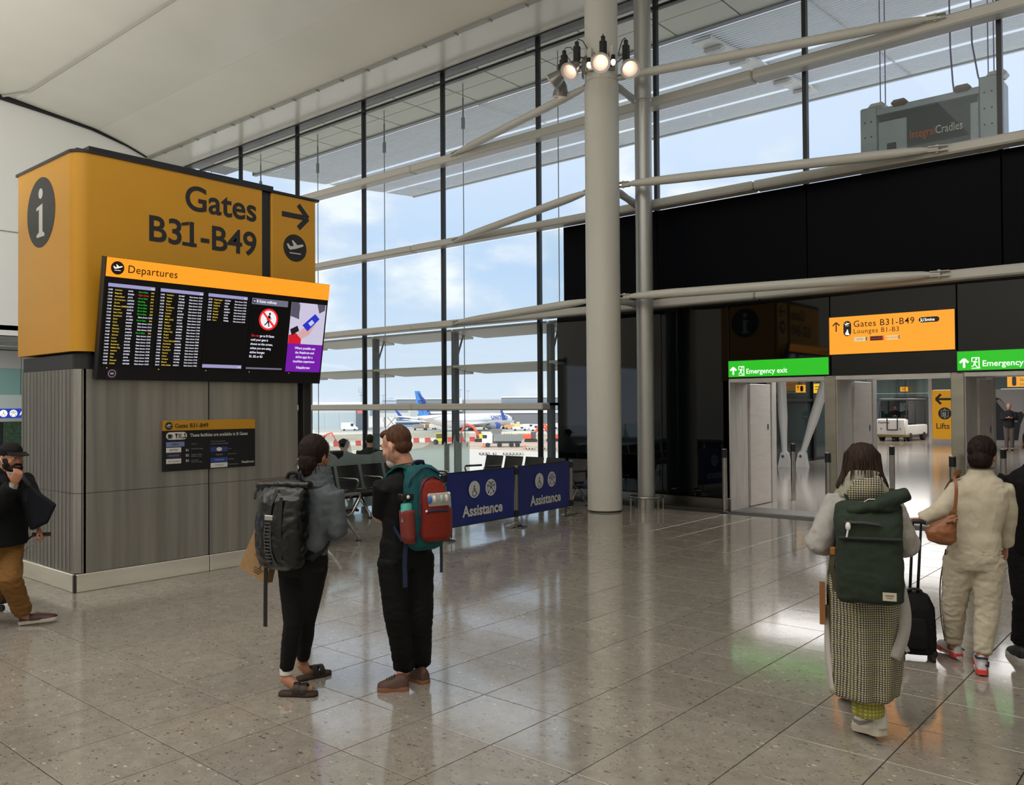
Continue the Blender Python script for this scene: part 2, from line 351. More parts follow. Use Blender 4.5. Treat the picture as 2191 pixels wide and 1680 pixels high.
# ---------------------------------------------------------------- floor of square terrazzo tiles
TS = .57; TX0 = -3.69; TY0 = 3.437
floor = struct('floor')
b = B(); b.box((-40, -14, -.3), (8, 13.6, -.012)); part('joint_bed', b, M('joint_grey', (42, 39, 36), .9), floor)
def tile_builder(x, y, bb):
    g = .0032; c = .0015; x0, x1, y0, y1 = x+g, x+TS-g, y+g, y+TS-g
    bb.rings([[(x0, y0, -.012), (x1, y0, -.012), (x1, y1, -.012), (x0, y1, -.012)], [(x0, y0, -c), (x1, y0, -c), (x1, y1, -c), (x0, y1, -c)],
              [(x0+c, y0+c, 0), (x1-c, y0+c, 0), (x1-c, y1-c, 0), (x0+c, y1-c, 0)]], False, True)
cells = []
for i in range(-50, 20):
    for j in range(-20, 18):
        x, y = TX0+i*TS, TY0+j*TS
        if y+TS > 13.62 or y < -8 or x < -31 or x > 7: continue
        c = Vector((x+TS/2, y+TS/2, 0))-CAMP; dep = c.dot(_F); vis = False
        if dep > 1:
            u, w = CX+FPX*c.dot(RIGHT)/dep, CY+FPX*c.dot(DOWN)/dep; k = FPX*TS/dep
            vis = -k*.6 < u < 2191+k*.6 and w < 1680+k*.5
            if vis and x+TS < -8.86 and x+TS > -10.4 and 3.6 < y < 6.5: vis = False
        cells.append((-dep if False else (dep if vis else 999), x, y))
cells.sort()
tb = B(); tile_builder(-TS/2, -TS/2, tb); tmesh = mesh_of(tb, 'tile', terr); rest = B()
for k, (d0, x, y) in enumerate(cells):
    if k < 290 and d0 < 900:
        o = bpy.data.objects.new('tile', tmesh); COL.objects.link(o); o.parent = floor; o.location = (x+TS/2, y+TS/2, 0)
    else: tile_builder(x, y, rest)
part('far_tile', rest, terr, floor, kind='stuff')

# ---------------------------------------------------------------- ceiling (long panels running along the glazing)
ceiling = struct('ceiling')
def cpanel(pts, x0, x1, name='ceiling_panel', mat=ceil_m, th=.12):
    bb = B(); n = len(pts)
    vs = [(x, y, z) for x in (x0, x1) for y, z in pts]+[(x, y, z+th) for x in (x0, x1) for y, z in pts]
    fs = []
    for i in range(n-1):
        fs.append((i, i+1, n+i+1, n+i)); fs.append((2*n+i, 3*n+i, 3*n+i+1, 2*n+i+1))
    bb.add(vs, fs); bb.add([vs[0], vs[n], vs[3*n], vs[2*n]], [(0, 1, 2, 3)]); bb.add([vs[n-1], vs[2*n-1], vs[4*n-1], vs[3*n-1]], [(3, 2, 1, 0)])
    return part(name, bb, mat, ceiling, smooth=60)
def curve(y):
    K = [(13.6, 9.45), (12.26, 9.47), (11.6, 9.72), (10.7, 9.96), (9.37, 10.13), (8.55, 10.24), (7., 10.36), (3., 10.6), (-3, 10.8), (-14, 10.9)]
    for (a, za), (c, zc) in zip(K, K[1:]):
        if c <= y <= a: return za+(zc-za)*(a-y)/(a-c)
    return 10.9
def seg(y0, y1, n): return [(y0+(y1-y0)*i/n, curve(y0+(y1-y0)*i/n)) for i in range(n+1)]
cpanel(seg(13.6, 12.27, 2), -25.3, 6.5); cpanel(seg(12.25, 10.76, 6), -25.3, 6.5); cpanel(seg(10.755, 8.58, 8), -25.3, 6.5)
cpanel(seg(8.54, 4., 5), -25.3, 6.5); cpanel(seg(3.99, -14, 8), -25.3, 6.5)
b = B(); b.box((-25.2, 12.2, 9.425), (6.5, 12.31, 9.475))
for k in range(34): b.box((-25+k*.93, 12.19, 9.405), (-24.97+k*.93, 12.32, 9.43))
part('seam_strip', b, M('seam_grey', (150, 148, 140), .4), ceiling)
b = B(); b.tube([(6.5, 8.56, 10.21), (-24.1, 8.56, 10.21), (-25.1, 8.2, 10.24)], [(.035, .05)]*3, 4); part('seam_strip', b, M('seam_light', (176, 174, 166), .4), ceiling)

# ---------------------------------------------------------------- outer walls of the hall
def wall(name, a, c, mat=white):
    bb = B(); bb.box(a, c); o = part(name, bb, mat); o['kind'] = 'structure'; return o
wall('wall_back', (-25.3, -14.3, 0), (6.6, -14, 11.2)); wall('wall_right', (6.5, -14, 0), (6.8, 13.6, 11.2))
wl = struct('wall_left')
b = B(); b.box((-25.4, -14, 3.83), (-25.1, 13.7, 10.6)); part('upper_wall', b, M('wall_white', (238, 238, 234), .5), wl)
b = B(); b.box((-25.1, 7.2, 6.62), (-25.08, 13.7, 6.65)); part('panel_joint', b, M('seam_grey', (150, 148, 140), .4), wl)
b = B(); b.tube([(-25.06, y, curve(y)-.03) for y in (7., 8.2, 9.4, 10.6, 11.6, 12.3)], [.10, .09, .06, .05, .03, .03], 6); part('shadow_gap', b, dark, wl)
sof = struct('ceiling_low')
for k in range(9):
    b = B(); b.box((-25.2-k*.72, -6, 3.83+.01*(k % 2)), (-25.2-k*.72-.66, 13.6, 3.95)); part('slat', b, M('slat_grey', (176, 178, 176), .5), sof)
b = B(); b.box((-32, -6, 3.97), (-25.1, 13.6, 4.1)); part('soffit_back', b, dark, sof)
wall('wall_end', (-32.2, -6, 0), (-31.6, 13.6, 4.1), M('end_wall_white', (206, 208, 204), .5))
wall('wall_end_left', (-32.2, -6.2, 0), (-25.1, -6, 4.2)); wall('wall_end_right', (-32.2, 13.4, 0), (-25.3, 13.6, 4.2))
b = B()
shopf = thing('shop_window', 'teal glass shop front band below the low grey slatted ceiling', 'shop front', (-31.3, 10, 0))
for k in range(8):
    b = B(); b.box((-31.35, 4+k*1.15, 2.32), (-31.3, 5.13+k*1.15, 3.2)); part('glass_panel', b, M('teal_glass', (140, 178, 172), .15), shopf)
for k in range(4):
    b = B(); b.box((-31.4, 4+k*2.3, 3.2), (-31.25, 6.28+k*2.3, 3.8)); part('fascia_panel', b, M('fascia_grey', (190, 190, 186), .5), shopf)
b = B(); b.box((-31.45, 4, 1.8), (-31.28, 13, 2.32)); part('white_panel', b, M('pale_panel', (196, 210, 204), .4), shopf)
gw = tag(part('plant_wall', (lambda bb: bb)(B().box((-31.5, 10.35, .5), (-31.3, 13, 1.42))), M('hedge_green', (58, 84, 62), .8, nz=(14, .5), bump=(20, 1.))), 'dark green plant wall under the blue assistance sign at the far left', 'plant wall')
gw2 = tag(part('dark_display_wall', B().box((-31.5, 7, .5), (-31.3, 10.33, 1.42)), M('ribbed_dark', (26, 30, 34), .5)), 'dark ribbed display wall left of the plant wall', 'display')

# ---------------------------------------------------------------- glazed facade
FY = 13.6; MX = [-2.5-2.8052*k for k in range(-2, 9)]
rows = [(0.06, 1.76), (1.90, 3.60), (3.75, 5.42), (5.58, 7.27), (7.45, 9.21), (9.24, 9.43)]
gask = M('gasket_black', (10, 10, 11), .4)
for n in range(len(MX)-1):
    x1, x0 = MX[n], MX[n+1]; w = struct('window_%d' % (n+1), (x0, FY, 0))
    lowz = 3.66 if False else 0
    solid = x1 > -8; half = (not solid) and x1 > -11
    zlo = 5.42 if x1 > -8.2 else 0
    b = B(); b.box((x1-.034, FY-.04, zlo), (x1+.034, FY+.06, 9.45)); part('mullion', b, dark, w)
    for r, (z0, z1) in enumerate(rows):
        xa, xb = x0+.04, x1-.04
        if r < 3:
            if solid: continue
            if half:
                xb = -10.47 if r < 2 else -10.28
                if xb - xa < .1: continue
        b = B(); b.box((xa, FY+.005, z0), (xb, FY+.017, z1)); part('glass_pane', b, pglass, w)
        b = B(); b.box((xa-.04, FY-.05, z0-.055), (min(xb+.04, xb if half else 99), FY+.06, z0)); part('glazing_bar', b, gask, w)
for nm, z0, z1, x1 in (('trim_1', 1.753, 1.9, -10.62), ('trim_2', 3.606, 3.755, 6.5), ('trim_3', 5.431, 5.58, 6.5), ('trim_4', 7.278, 7.455, 6.5)):
    t = struct(nm); xs = [-25.1, -22.9, -14.5, -6.1, 2.3, 6.5]
    for a, c in zip(xs, xs[1:]):
        c = min(c, x1)
        if c <= a: break
        b = B(); b.cbox((a+.005, 13.3, z0), (c-.005, 13.58, z1), .025); part('beam_segment', b, beam_m, t)
b = B(); b.box((-25.1, 13.42, 9.425), (6.5, 13.75, 9.53)); part('trim_5', b, gask)['kind'] = 'structure'

# ---------------------------------------------------------------- dark panelled wall with the doorways
wf = struct('wall_front')
def wpanel(x0, x1, z0, z1, mat, y=FY, name='wall_panel'):
    bb = B(); bb.cbox((x0+.006, y, z0+.004), (x1-.006, y+.25, z1-.004), .006); return part(name, bb, mat, wf)
ux = [-10.28, -8.11, -5.305, -2.5, .305, 3.1, 6.5]
for a, c in zip(ux, ux[1:]): wpanel(a, c, 3.74, 5.43, blackpanel)
for a, c in ((-10.47, -8.05), (-8.05, -6.70)): wpanel(a, c, .205, 3.62, blackglass, name='black_glass_panel')
for a, c in ((-6.70, -4.95), (-4.95, -3.10), (-3.10, -1.3), (-1.3, 1.5)): wpanel(a, c, 2.285, 3.62, blackglass, name='black_glass_panel')
wpanel(1.5, 6.5, .2, 3.62, blackglass, name='black_glass_panel')
b = B(); b.box((-10.47, FY+.25, 0), (-6.72, FY+.3, 5.5)); b.box((-6.72, FY+.25, 2.29), (6.5, FY+.3, 5.5)); b.box((-10.3, FY-.005, 3.58), (6.5, FY+.2, 3.745)); part('backing', b, gask, wf)
b = B(); b.box((-10.47, FY-.015, 0), (-6.70, FY+.28, .2)); part('baseboard_front', b, skirt)['kind'] = 'structure'
# door portals: steel post, reveal panels, an open leaf folded into the passage
leafm = M('door_steel', (214, 208, 202), .34, .25, nz=(2., .06, (1, 1, 6)))
revm = M('reveal_steel', (206, 203, 198), .32, .3, nz=(2, .1, (1, 6, 1)))
def portal(n, xl, xr, postw):
    d = struct('door_%d' % n, (xl, FY, 0))
    if postw:
        b = B(); b.cbox((xl, FY-.03, 0), (xl+postw, FY+.1, 2.28), .008); part('post', b, M('post_steel', (176, 172, 160), .28, .9, nz=(1.5, .12, (1, 1, 4))), d)
    xf_ = xl+postw
    b = B(); b.box((xf_-.12, FY, 0), (xf_+.012, FY+.22, 2.25)); part('reveal_panel', b, revm, d)
    b = B(); b.box((xf_-.12, FY+.225, 0), (xf_+.012, FY+.68, 2.25)); part('reveal_panel', b, revm, d)
    b = B(); b.box((xf_-.14, FY+.69, 0), (xf_-.05, FY+.74, 2.25)); part('hinge_gap', b, gask, d)
    b = B(); b.cbox((xf_-.04, FY+.76, .012), (xf_+.03, FY+1.62, 2.21), .006); lf = part('door_leaf', b, leafm, d)
    b = B(); S = Sheet((xf_+.031, FY+1.5, 1.42), (0, 1, 0), (0, 0, 1)); S.disc(b, 0, 0, .032, .001, .002, ry=.06); part('door_sticker', b, M('sticker_blue', (40, 66, 120), .4), lf)
    b = B(); b.box((xf_-.06, FY+1.66, 0), (xf_+.04, FY+1.86, 2.3)); part('jamb', b, revm, d)
    b = B(); b.box((xf_, FY-.02, 2.225), (xr, FY+.7, 2.285)); part('door_head', b, revm, d)
    b = B(); b.box((xf_+.03, FY+.02, -.008), (xr, FY+.7, .004)); part('threshold', b, M('mat_dark', (84, 80, 76), .5), d)
    return d
portal(1, -6.70, -5.04, 0); portal(2, -5.04, -3.19, .18); portal(3, -3.19, -1.2, .18)
d4 = portal(4, -1.2, 1.4, .18)

# ---------------------------------------------------------------- round columns with struts to the facade
CC = Vector((-8.40, 12.25, 0)); col1 = struct('column', CC)
colm = M('column_paint', (208, 206, 198), .42)
b = B(); b.lathe([(.30, .03), (.30, 7.42), (.285, 7.45), (.285, 7.5)], CC, n=48); b.lathe([(.29, 7.5), (.29, 9.6)], CC, n=48); part('shaft', b, colm, col1, smooth=40)
b = B(); b.lathe([(.285, 0), (.285, .035)], CC, n=48); part('foot_ring', b, M('foot_dark', (60, 58, 56), .5), col1, smooth=40)
def strut(p0, p1, par, r=.078):
    p0, p1 = Vector(p0), Vector(p1); d = p1-p0; L = d.length; u = d/L
    bb = B(); q = [0, .10, .22, .55, .9]; rr = [.03, .035, .055, .072, r]
    pts = [p0+u*t for t in q]+[p1-u*t for t in q[::-1]]
    bb.tube(pts, rr+rr[::-1], 14); s = part('strut', bb, beam_m, par, smooth=50)
    for p, v in ((p0, -u), (p1, u)):
        bb = B(); sd = v.cross(Vector((0, 0, 1))).normalized()
        for k in (-1, 1): bb.poly([p+Vector((0, 0, .028*k))+sd*.05-v*.12, p+Vector((0, 0, .028*k))-sd*.05-v*.12, p+Vector((0, 0, .028*k))-sd*.05+v*.14, p+Vector((0, 0, .028*k))+sd*.05+v*.14], (0, 0, .014*k))
        bb.cyl(p+Vector((0, 0, -.06)), p+Vector((0, 0, .06)), .024, n=10); part('clevis', bb, beam_m, s)
for zc, zt in ((7.56, 7.41), (5.67, 5.49), (3.71, 3.68)):
    strut((-8.74, 12.34, zc), (-13.0, 13.27, zt), col1); strut((-8.08, 12.42, zc+.02), (-3.25, 13.27, zt+.03), col1); strut((-8.36, 12.60, zc), (-8.3, 13.27, zt), col1, .06)
C2 = Vector((-7.96, 12.9, 0)); col2 = struct('column_thin', C2)
b = B(); b.lathe([(.15, 0), (.15, 7.2), (.135, 7.215), (.135, 7.245), (.15, 7.26), (.15, 9.6)], C2, n=32); part('shaft', b, M('downpipe_metal', (178, 178, 176), .35, .5), col2, smooth=40)
b = B(); pts = [C2+Vector((.29*cos(a), .29*sin(a), .225)) for a in [radians(k) for k in range(150, 411, 10)]]; b.tube(pts, [(.022, .016)]*len(pts), 8); part('guard_rail', b, steel, col2, smooth=60)
for a in (160, 225, 290, 345, 395):
    b = B(); p = C2+Vector((.28*cos(radians(a)), .28*sin(radians(a)), 0)); t = Vector((-sin(radians(a)), cos(radians(a)), 0))*.03; nn = Vector((cos(radians(a)), sin(radians(a)), 0))*.012
    b.poly([p-t, p+t, p+t+Vector((0, 0, .21)), p-t+Vector((0, 0, .21))], nn); part('guard_post', b, steel, col2)

# spotlights around the big column
shade_o = M('spot_shade', (150, 148, 146), .3, .8); shade_i = M('spot_inner', (226, 214, 212), .35); bulb_m = EM('bulb_glow', (255, 238, 205), 4.5)
def spot(pos, aim, label, size=1.):
    pos = Vector(pos); ax = Vector(aim).normalized(); t = thing('spotlight', label, 'spotlight', pos, 'spotlights on the tall column')
    k = size; b = B(); b.lathe([(.03*k, -.09*k), (.06*k, -.07*k), (.10*k, .0), (.135*k, .12*k), (.15*k, .19*k)], pos, ax, 24, c0=True); part('lamp_shade', b, shade_o, t, smooth=50)
    b = B(); b.lathe([(.148*k, .19*k), (.165*k, .20*k), (.165*k, .215*k), (.128*k, .20*k), (.09*k, .04*k), (.05*k, -.03*k)], pos, ax, 24, c1=True); part('rim', b, shade_i, t, smooth=50)
    b = B(); b.ell(pos+ax*.06*k, .048*k, 14, 8); part('bulb', b, bulb_m, t, smooth=180)
    top = pos-ax*.08*k; b = B(); b.cyl(top, top+Vector((0, 0, .06)), .05*k, n=10); b.cbox(top+Vector((-.05*k, -.05*k, .05)), top+Vector((.05*k, .05*k, .30*k)), .012); b.cbox(top+Vector((-.028, -.028, .30*k)), top+Vector((.028, .028, .38*k)), .005); part('driver_box', b, blk, t)
    q = top+Vector((0, 0, .38*k)); ce = Vector((CC.x, CC.y, q.z-.12)); dv = (ce-q); dv.z = 0; dv = dv.normalized()
    b = B(); b.tube([q, q+Vector((0, 0, .05))+dv*.03, q+Vector((0, 0, .04))+dv*.12, q+dv*.20-Vector((0, 0, .06)), q+dv*.24-Vector((0, 0, .14))], .008, 6); part('cable', b, blk, t, smooth=60)
    b = B(); b.tube([top+Vector((0, 0, .12)), Vector((CC.x, CC.y, top.z+.12))-dv*.28], .016, 6); part('bracket_arm', b, grey_m, t)
spot(at_ax(1230, 141, 1, 11.72), (-.05, -.62, -.62), 'silver bell spotlight left of centre on the column, bulb facing out')
spot(at_ax(1289, 128, 1, 11.55), (.32, -.75, -.55), 'middle silver spotlight at the front of the column, full glowing bulb')
spot(at_ax(1342, 138, 1, 11.85), (.55, -.45, -.62), 'right silver spotlight beside the thin column, tilted away to the right')
spot(at_ax(1200, 160, 1, 12.0), (-.85, -.25, -.55), 'left silver spotlight tilted far to the left, showing its pale rim')
spot(at_ax(1201, 182, 1, 12.35), (-.25, .2, -1.), 'lowest silver spotlight hanging straight down behind the left one')
for px, py, lb in ((1260, 139, 'small bare bulb lamp on the column between left and middle spotlights'), (1312, 133, 'small bare bulb lamp on the column between middle and right spotlights')):
    p = at_ax(px, py, 1, 11.88); t = thing('bulb_lamp', lb, 'lamp', p, 'spotlights on the tall column')
    b = B(); b.ell(p, (.04, .04, .055), 12, 8); part('bulb', b, bulb_m, t, smooth=180)
    b = B(); b.cyl(p+Vector((0, 0, .04)), p+Vector((0, 0, .12)), .035, n=12); part('socket', b, blk, t, smooth=40)
    b = B(); dv = (CC-p); dv.z = 0; dv.normalize(); b.cbox(p+dv*.04+Vector((-.04, -.04, .08)), p+dv*.04+Vector((.04, .04, .3)), .01); part('bracket_plate', b, beam_m, t)
b = B()
for k in range(5):
    a = radians(-150+k*32); c0 = CC+Vector((.31*cos(a), .31*sin(a), 0)); u = Vector((-sin(a), cos(a), 0)); nn = Vector((cos(a), sin(a), 0))
    b.poly([c0-u*.06+Vector((0, 0, 7.62)), c0+u*.06+Vector((0, 0, 7.62)), c0+u*.06+Vector((0, 0, 7.92)), c0-u*.06+Vector((0, 0, 7.92))], nn*.03)
part('mesh_plate', b, M('mesh_grey', (150, 146, 136), .5, .5, nz=(120, .4)), col1)
# ---------------------------------------------------------------- information kiosk with departures board
yel = M('kiosk_yellow', (206, 148, 34), .42, nz=(1.2, .03)); ink = M('sign_ink', (38, 37, 38), .5); lite = M('sign_light_grey', (206, 206, 200), .5); bandm = M('kiosk_band', (34, 35, 38), .4)
perf = M('perforated_metal', (166, 164, 159), .32, .85, nz=(1., .22, (9, 9, .35)), bump=(260, .25)); kst = M('kiosk_skirting', (226, 222, 210), .22, .4, nz=(1.6, .12, (1, 1, 4)))
KX, KY, KB, KL = -8.856, 3.575, 6.505, -10.36
kiosk = thing('information_kiosk', 'tall yellow topped information kiosk clad in perforated grey metal', 'kiosk', ((KX+KL)/2, (KY+KB)/2, 0))
def wrap(z0, z1, off=0., r=.14, y1=5.728, th=.05, x0=KL):
    """left face, rounded corner and front face as one bent sheet"""
    cx, cyy = KX-off-r, KY+off+r
    pts = [(x0, KY+off)]+[(cx+r*sin(radians(a)), cyy-r*cos(radians(a))) for a in range(0, 91, 10)]+[(KX-off, y1)]
    inn = [(x0, KY+off+th)]+[(cx+(r-th)*sin(radians(a)), cyy-(r-th)*cos(radians(a))) for a in range(0, 91, 10)]+[(KX-off-th, y1)]
    bb = B(); lp = pts+inn[::-1]; n = len(pts)
    bb.rings([[(x, y, z0) for x, y in lp], [(x, y, z1) for x, y in lp]], False, False)
    for i in range(n-1):
        j = 2*n-1-i
        for z, fl in ((z0, 0), (z1, 1)):
            q = [(*lp[i], z), (*lp[i+1], z), (*lp[j-1], z), (*lp[j], z)]; bb.quad(*(q if fl else q[::-1]))
    return bb
part('yellow_panel', wrap(2.43, 4.456), yel, kiosk, smooth=30)
b = B(); b.cbox((KX-.05, 5.862, 2.43), (KX, KB, 4.456), .008); part('yellow_panel', b, yel, kiosk)
b = B(); b.box((KX-.09, 5.728, 2.3), (KX-.035, 5.862, 4.5)); part('vertical_gap', b, bandm, kiosk)
b = B(); b.cbox((KX-.06, KB, 2.43), (KL, KB+.04, 4.456), .01); part('yellow_panel', b, yel, kiosk)
b = B(); b.cbox((KL-.04, KY+.01, 2.43), (KL, KB+.04, 4.456), .01); part('yellow_panel', b, yel, kiosk)
b = wrap(4.456, 4.485, -.012, .15, KB+.05, .3, KL-.05); b.box((KX-.2, KY+.1, 4.49), (KL+.15, KB-.05, 4.545)); b.box((KX-.25, 3.72, 4.485), (KX-.02, 5.9, 4.535)); b.box((KL, KY+.3, 4.46), (KX-.25, KB+.03, 4.49)); part('top_cap', b, bandm, kiosk, smooth=30)
part('dark_band', wrap(2.255, 2.405, .04, .13, 6.48, .08, KL+.05), bandm, kiosk, smooth=30)
b = B(); b.box((KL+.1, KY+.2, 2.25), (KX-.1, KB-.1, 4.45)); b.box((KL+.1, KY+.2, .05), (KX-.12, KB-.35, 2.3)); part('core', b, bandm, kiosk)
for z0, z1 in ((.185, .985), (.99, 2.25)):
    part('perforated_panel', wrap(z0, z1, .02, .1, 3.66, .012, KL+.05), perf, kiosk, smooth=30)
    b = B(); b.box((KX-.032, 3.672, z0), (KX-.02, 5.036, z1)); part('perforated_panel', b, perf, kiosk)
    b = B(); b.box((KX-.032, 5.052, z0), (KX-.02, 6.24, z1)); part('perforated_panel', b, perf, kiosk)
for k in range(14):
    b = B(); b.box((KL+.10+k*.095, KY+.014, .19), (KL+.112+k*.095, KY+.022, 2.25)); part('rib', b, M('rib_steel', (170, 166, 158), .3, .9), kiosk)
b = B(); b.box((KX-.06, 3.655, .185), (KX-.026, 6.22, 2.25)); part('backing_sheet', b, M('kiosk_back', (30, 29, 28), .5), kiosk)
b = B(); b.cbox((KX-.14, 6.33, .0), (KX-.02, 6.45, 2.43), .01); part('corner_post', b, M('kiosk_post', (66, 64, 62), .35, .6), kiosk)
b = B(); b.cbox((KX-.4, 6.4, .0), (KX-.34, 6.46, 2.43), .01); part('corner_post', b, bandm, kiosk)
for y0, y1 in ((KY+.02, 5.04), (5.05, 6.35)):
    b = B(); b.cbox((KX-.03, y0, 0), (KX+.004, y1, .18), .006); part('skirting_panel', b, kst, kiosk)
b = B(); b.cbox((KL, KY-.004, 0), (KX-.03, KY+.03, .18), .006); part('skirting_panel', b, kst, kiosk)
b = B(); b.cbox((KX-.032, KY-.006, 0), (KX+.006, KY+.018, .182), .004); part('skirting_corner', b, M('corner_dark_steel', (90, 86, 80), .3, 1.), kiosk)

def info_icon(S, x, y, r, par):
    b = B(); S.disc(b, x, y, r, .001, .002, n=48); part('information_disc', b, ink, par)
    b = B(); k = r; S.disc(b, x+.0*k, y+.54*k, .15*k, .004, .001, n=20)
    S.shape(b, [(x+px*k, y+py*k) for px, py in ((-.30, .16), (.14, .24), (.14, -.56), (.28, -.62), (.28, -.70), (-.28, -.70), (-.28, -.62), (-.12, -.56), (-.12, .10), (-.30, .07))], .004, .001); part('information_letter', b, lite, par)
SL = Sheet((KL, KY, 0), (1, 0, 0), (0, 0, 1)); info_icon(SL, .645, 3.955, .376, kiosk)
SB = Sheet((KX, KB+.04, 0), (-1, 0, 0), (0, 0, 1)); info_icon(SB, .86, 3.955, .376, kiosk)
SF = Sheet((KX, 0, 0), (0, 1, 0), (0, 0, 1))
def ONE(S, b, s, xr, y, h):
    tw0 = text(B(), s, h, (0, 0, 0), (1, 0, 0), (0, 0, 1), 'L', .017); tw1 = text(B(), s[:2], h, (0, 0, 0), (1, 0, 0), (0, 0, 1), 'L', .017); x = xr-tw0+tw1+h*.25
    S.shape(b, [(x-.07, y+h*.78), (x+.02, y+h*.86), (x+.02, y+h*.99), (x-.07, y+h*.90)], .004, .0005); S.rect(b, x-.06, y-.003, x+.11, y+.036, .004, .0005)
b = B(); b.mark(); w = SF.text(b, 'Gates', 5.65, 4.065, .272, 'R', .017, wid=1.0); b.mark(); SF.text(b, 'B31-B49', 5.65, 3.656, .272, 'R', .017, wid=1.0); ONE(SF, b, 'B31-B49', 5.65, 3.656, .272); part_split('lettering', b, ink, kiosk)
b = B(); arrow(SF, b, 6.38, 4.222, .375, 0, .065, .002, head=.20); part('arrow', b, ink, kiosk)
b = B(); SF.disc(b, 6.195, 3.822, .169, .001, .002); part('departures_disc', b, ink, kiosk)
b = B(); plane_icon(SF, b, 6.195, 3.825, .165, .004); part('aircraft_symbol', b, lite, kiosk)

# facilities notice on the front cladding
notice = thing('facilities_notice', 'black facilities notice with yellow heading fixed to the kiosk cladding', 'sign', (KX, 5.06, 1.43))
b = B(); b.cbox((KX-.02, 4.491, 1.154), (KX+.006, 5.625, 1.598), .002); part('board', b, M('notice_black', (20, 21, 24), .4), notice)
b = B(); b.cbox((KX-.02, 4.491, 1.598), (KX+.006, 5.625, 1.709), .002); part('heading_panel', b, M('notice_yellow', (190, 136, 30), .45), notice)
SN = Sheet((KX+.006, 4.491, 1.154), (0, 1, 0), (0, 0, 1))
b = B(); b.mark(); SN.disc(b, .067, .497, .043, .001, .001); b.mark(); SN.text(b, 'Gates B31-B49', .135, .476, .046, 'L', .012); part_split('heading_lettering', b, ink, notice, ('heading_disc', 'heading_lettering'))
b = B(); b.mark(); plane_icon(SN, b, .067, .498, .04, .004); b.mark(); SN.rrect(b, .035, .345, .275, .428, .041, .001, .001)
b.mark(); SN.text(b, 'These facilities are available in B Gates', .31, .372, .036, 'L', .014, wid=.90); b.mark(); SN.text(b, 'Heathrow', 1.115, .045, .028, 'R', .012)
for k, y in enumerate((.212, .155, .096)): b.mark(); SN.text(b, 'B%d' % (k+1), .262, y, .026, 'L', .01)
part_split('white_print', b, lite, notice, ('aircraft_symbol', 'symbol_panel', 'lettering', 'lettering', 'lounge_lettering', 'lounge_lettering', 'lounge_lettering'))
b = B()
for s_, x, y in (('Caffe bar', .325, .285), ('United Club lounge', .325, .232), ('Singapore Airlines', .325, .168), ('SilverKris lounge', .325, .148), ('Air Canada', .325, .105), ('Maple Leaf lounge', .325, .085), ('For last minute purchases', .56, .305), ('only these outlets are available', .56, .278), ('Boots', .78, .215), ('Dixons Travel', .78, .155), ('WHSmith', .78, .095), ('World Duty Free', .78, .035)):
    b.mark(); SN.text(b, s_, x, y, .0125)
part_split('small_print', b, M('print_grey', (150, 150, 150), .5), notice)
b = B()
SN.rect(b, .055, .368, .095, .405, .004); SN.rect(b, .05, .360, .105, .364, .004); SN.ring(b, .098, .388, .006, .012, .005)
SN.shape(b, [(.135, .412), (.17, .412), (.158, .385), (.156, .366), (.165, .360), (.14, .360), (.149, .366), (.147, .385)], .004)
for k in range(3): SN.rect(b, .178+k*.012, .36, .183+k*.012, .412, .004)
SN.disc(b, .248, .408, .007, .004); SN.shape(b, [(.24, .398), (.255, .40), (.258, .375), (.235, .372), (.215, .36), (.22, .355), (.245, .362), (.262, .358), (.262, .372)], .004); part('pictogram', b, ink, notice)
for nm, x0, y0, c, s_, sc_ in (('logo_tile', .035, .268, (112, 124, 170), 'NERO', (30, 34, 60)), ('logo_tile', .035, .206, (214, 214, 210), 'UNITED', (50, 54, 70)), ('logo_tile', .035, .146, (44, 40, 62), 'SINGAPORE', (150, 146, 170)), ('logo_tile', .035, .084, (210, 208, 202), 'AIR CANADA', (130, 80, 80)),
                        ('logo_tile', .56, .192, (38, 60, 124), '', None), ('logo_tile', .56, .132, (22, 22, 24), 'Dixons', (150, 140, 130)), ('logo_tile', .56, .072, (40, 62, 140), 'WHSmith', (150, 164, 200)), ('logo_tile', .56, .012, (206, 206, 202), 'WORLD', (120, 120, 124))):
    wd = .21 if y0 == .268 or x0 > .5 else .172
    b = B(); SN.rect(b, x0, y0, x0+wd, y0+.053, .001, .002); lt = part(nm, b, M('logo_%d_%d_%d' % c, c, .5), notice)
    if s_: b = B(); SN.text(b, s_, x0+wd/2, y0+.018, .0155 if len(s_) > 8 else .02, 'C', .005, d=.006); part('logo_lettering', b, M('logoink_%d_%d_%d' % sc_, sc_, .5), lt)
    else: b = B(); SN.disc(b, x0+.105, y0+.027, .034, .004, .001, ry=.023); part('logo_oval', b, lite, lt)

# departures board, leaning forward over the kiosk front
bx0, bz0, bx1, bz1, by0, by1 = -8.75, 2.14, -8.536, 3.365, 3.757, 6.478
SD = Sheet((bx0, by0, bz0), (0, 1, 0), (bx1-bx0, 0, bz1-bz0)); LH = sqrt((bx1-bx0)**2+(bz1-bz0)**2); BW = by1-by0
board = thing('departures_board', 'long black departures board with glowing orange heading on the kiosk', 'display board', SD.p(BW/2, 0, -.06))
def sbox(S, bb, x0, y0, x1, y1, d0, d1, mi=0): bb.poly([S.p(x0, y0, d0), S.p(x1, y0, d0), S.p(x1, y1, d0), S.p(x0, y1, d0)], S.n*(d1-d0), mi)
b = B(); sbox(SD, b, -.01, 0, BW+.005, LH-.0, -.1, -.004); part('casing', b, M('board_black', (16, 17, 20), .35), board)
b = B(); sbox(SD, b, .3, .5, BW-.3, .95, -.175, -.1); part('wall_mount', b, bandm, board)
b = B(); sbox(SD, b, .0, LH*.843, BW, LH*.998, -.004, .008); part('heading_light', b, EM('orange_light', (255, 158, 38), 1.0), board)
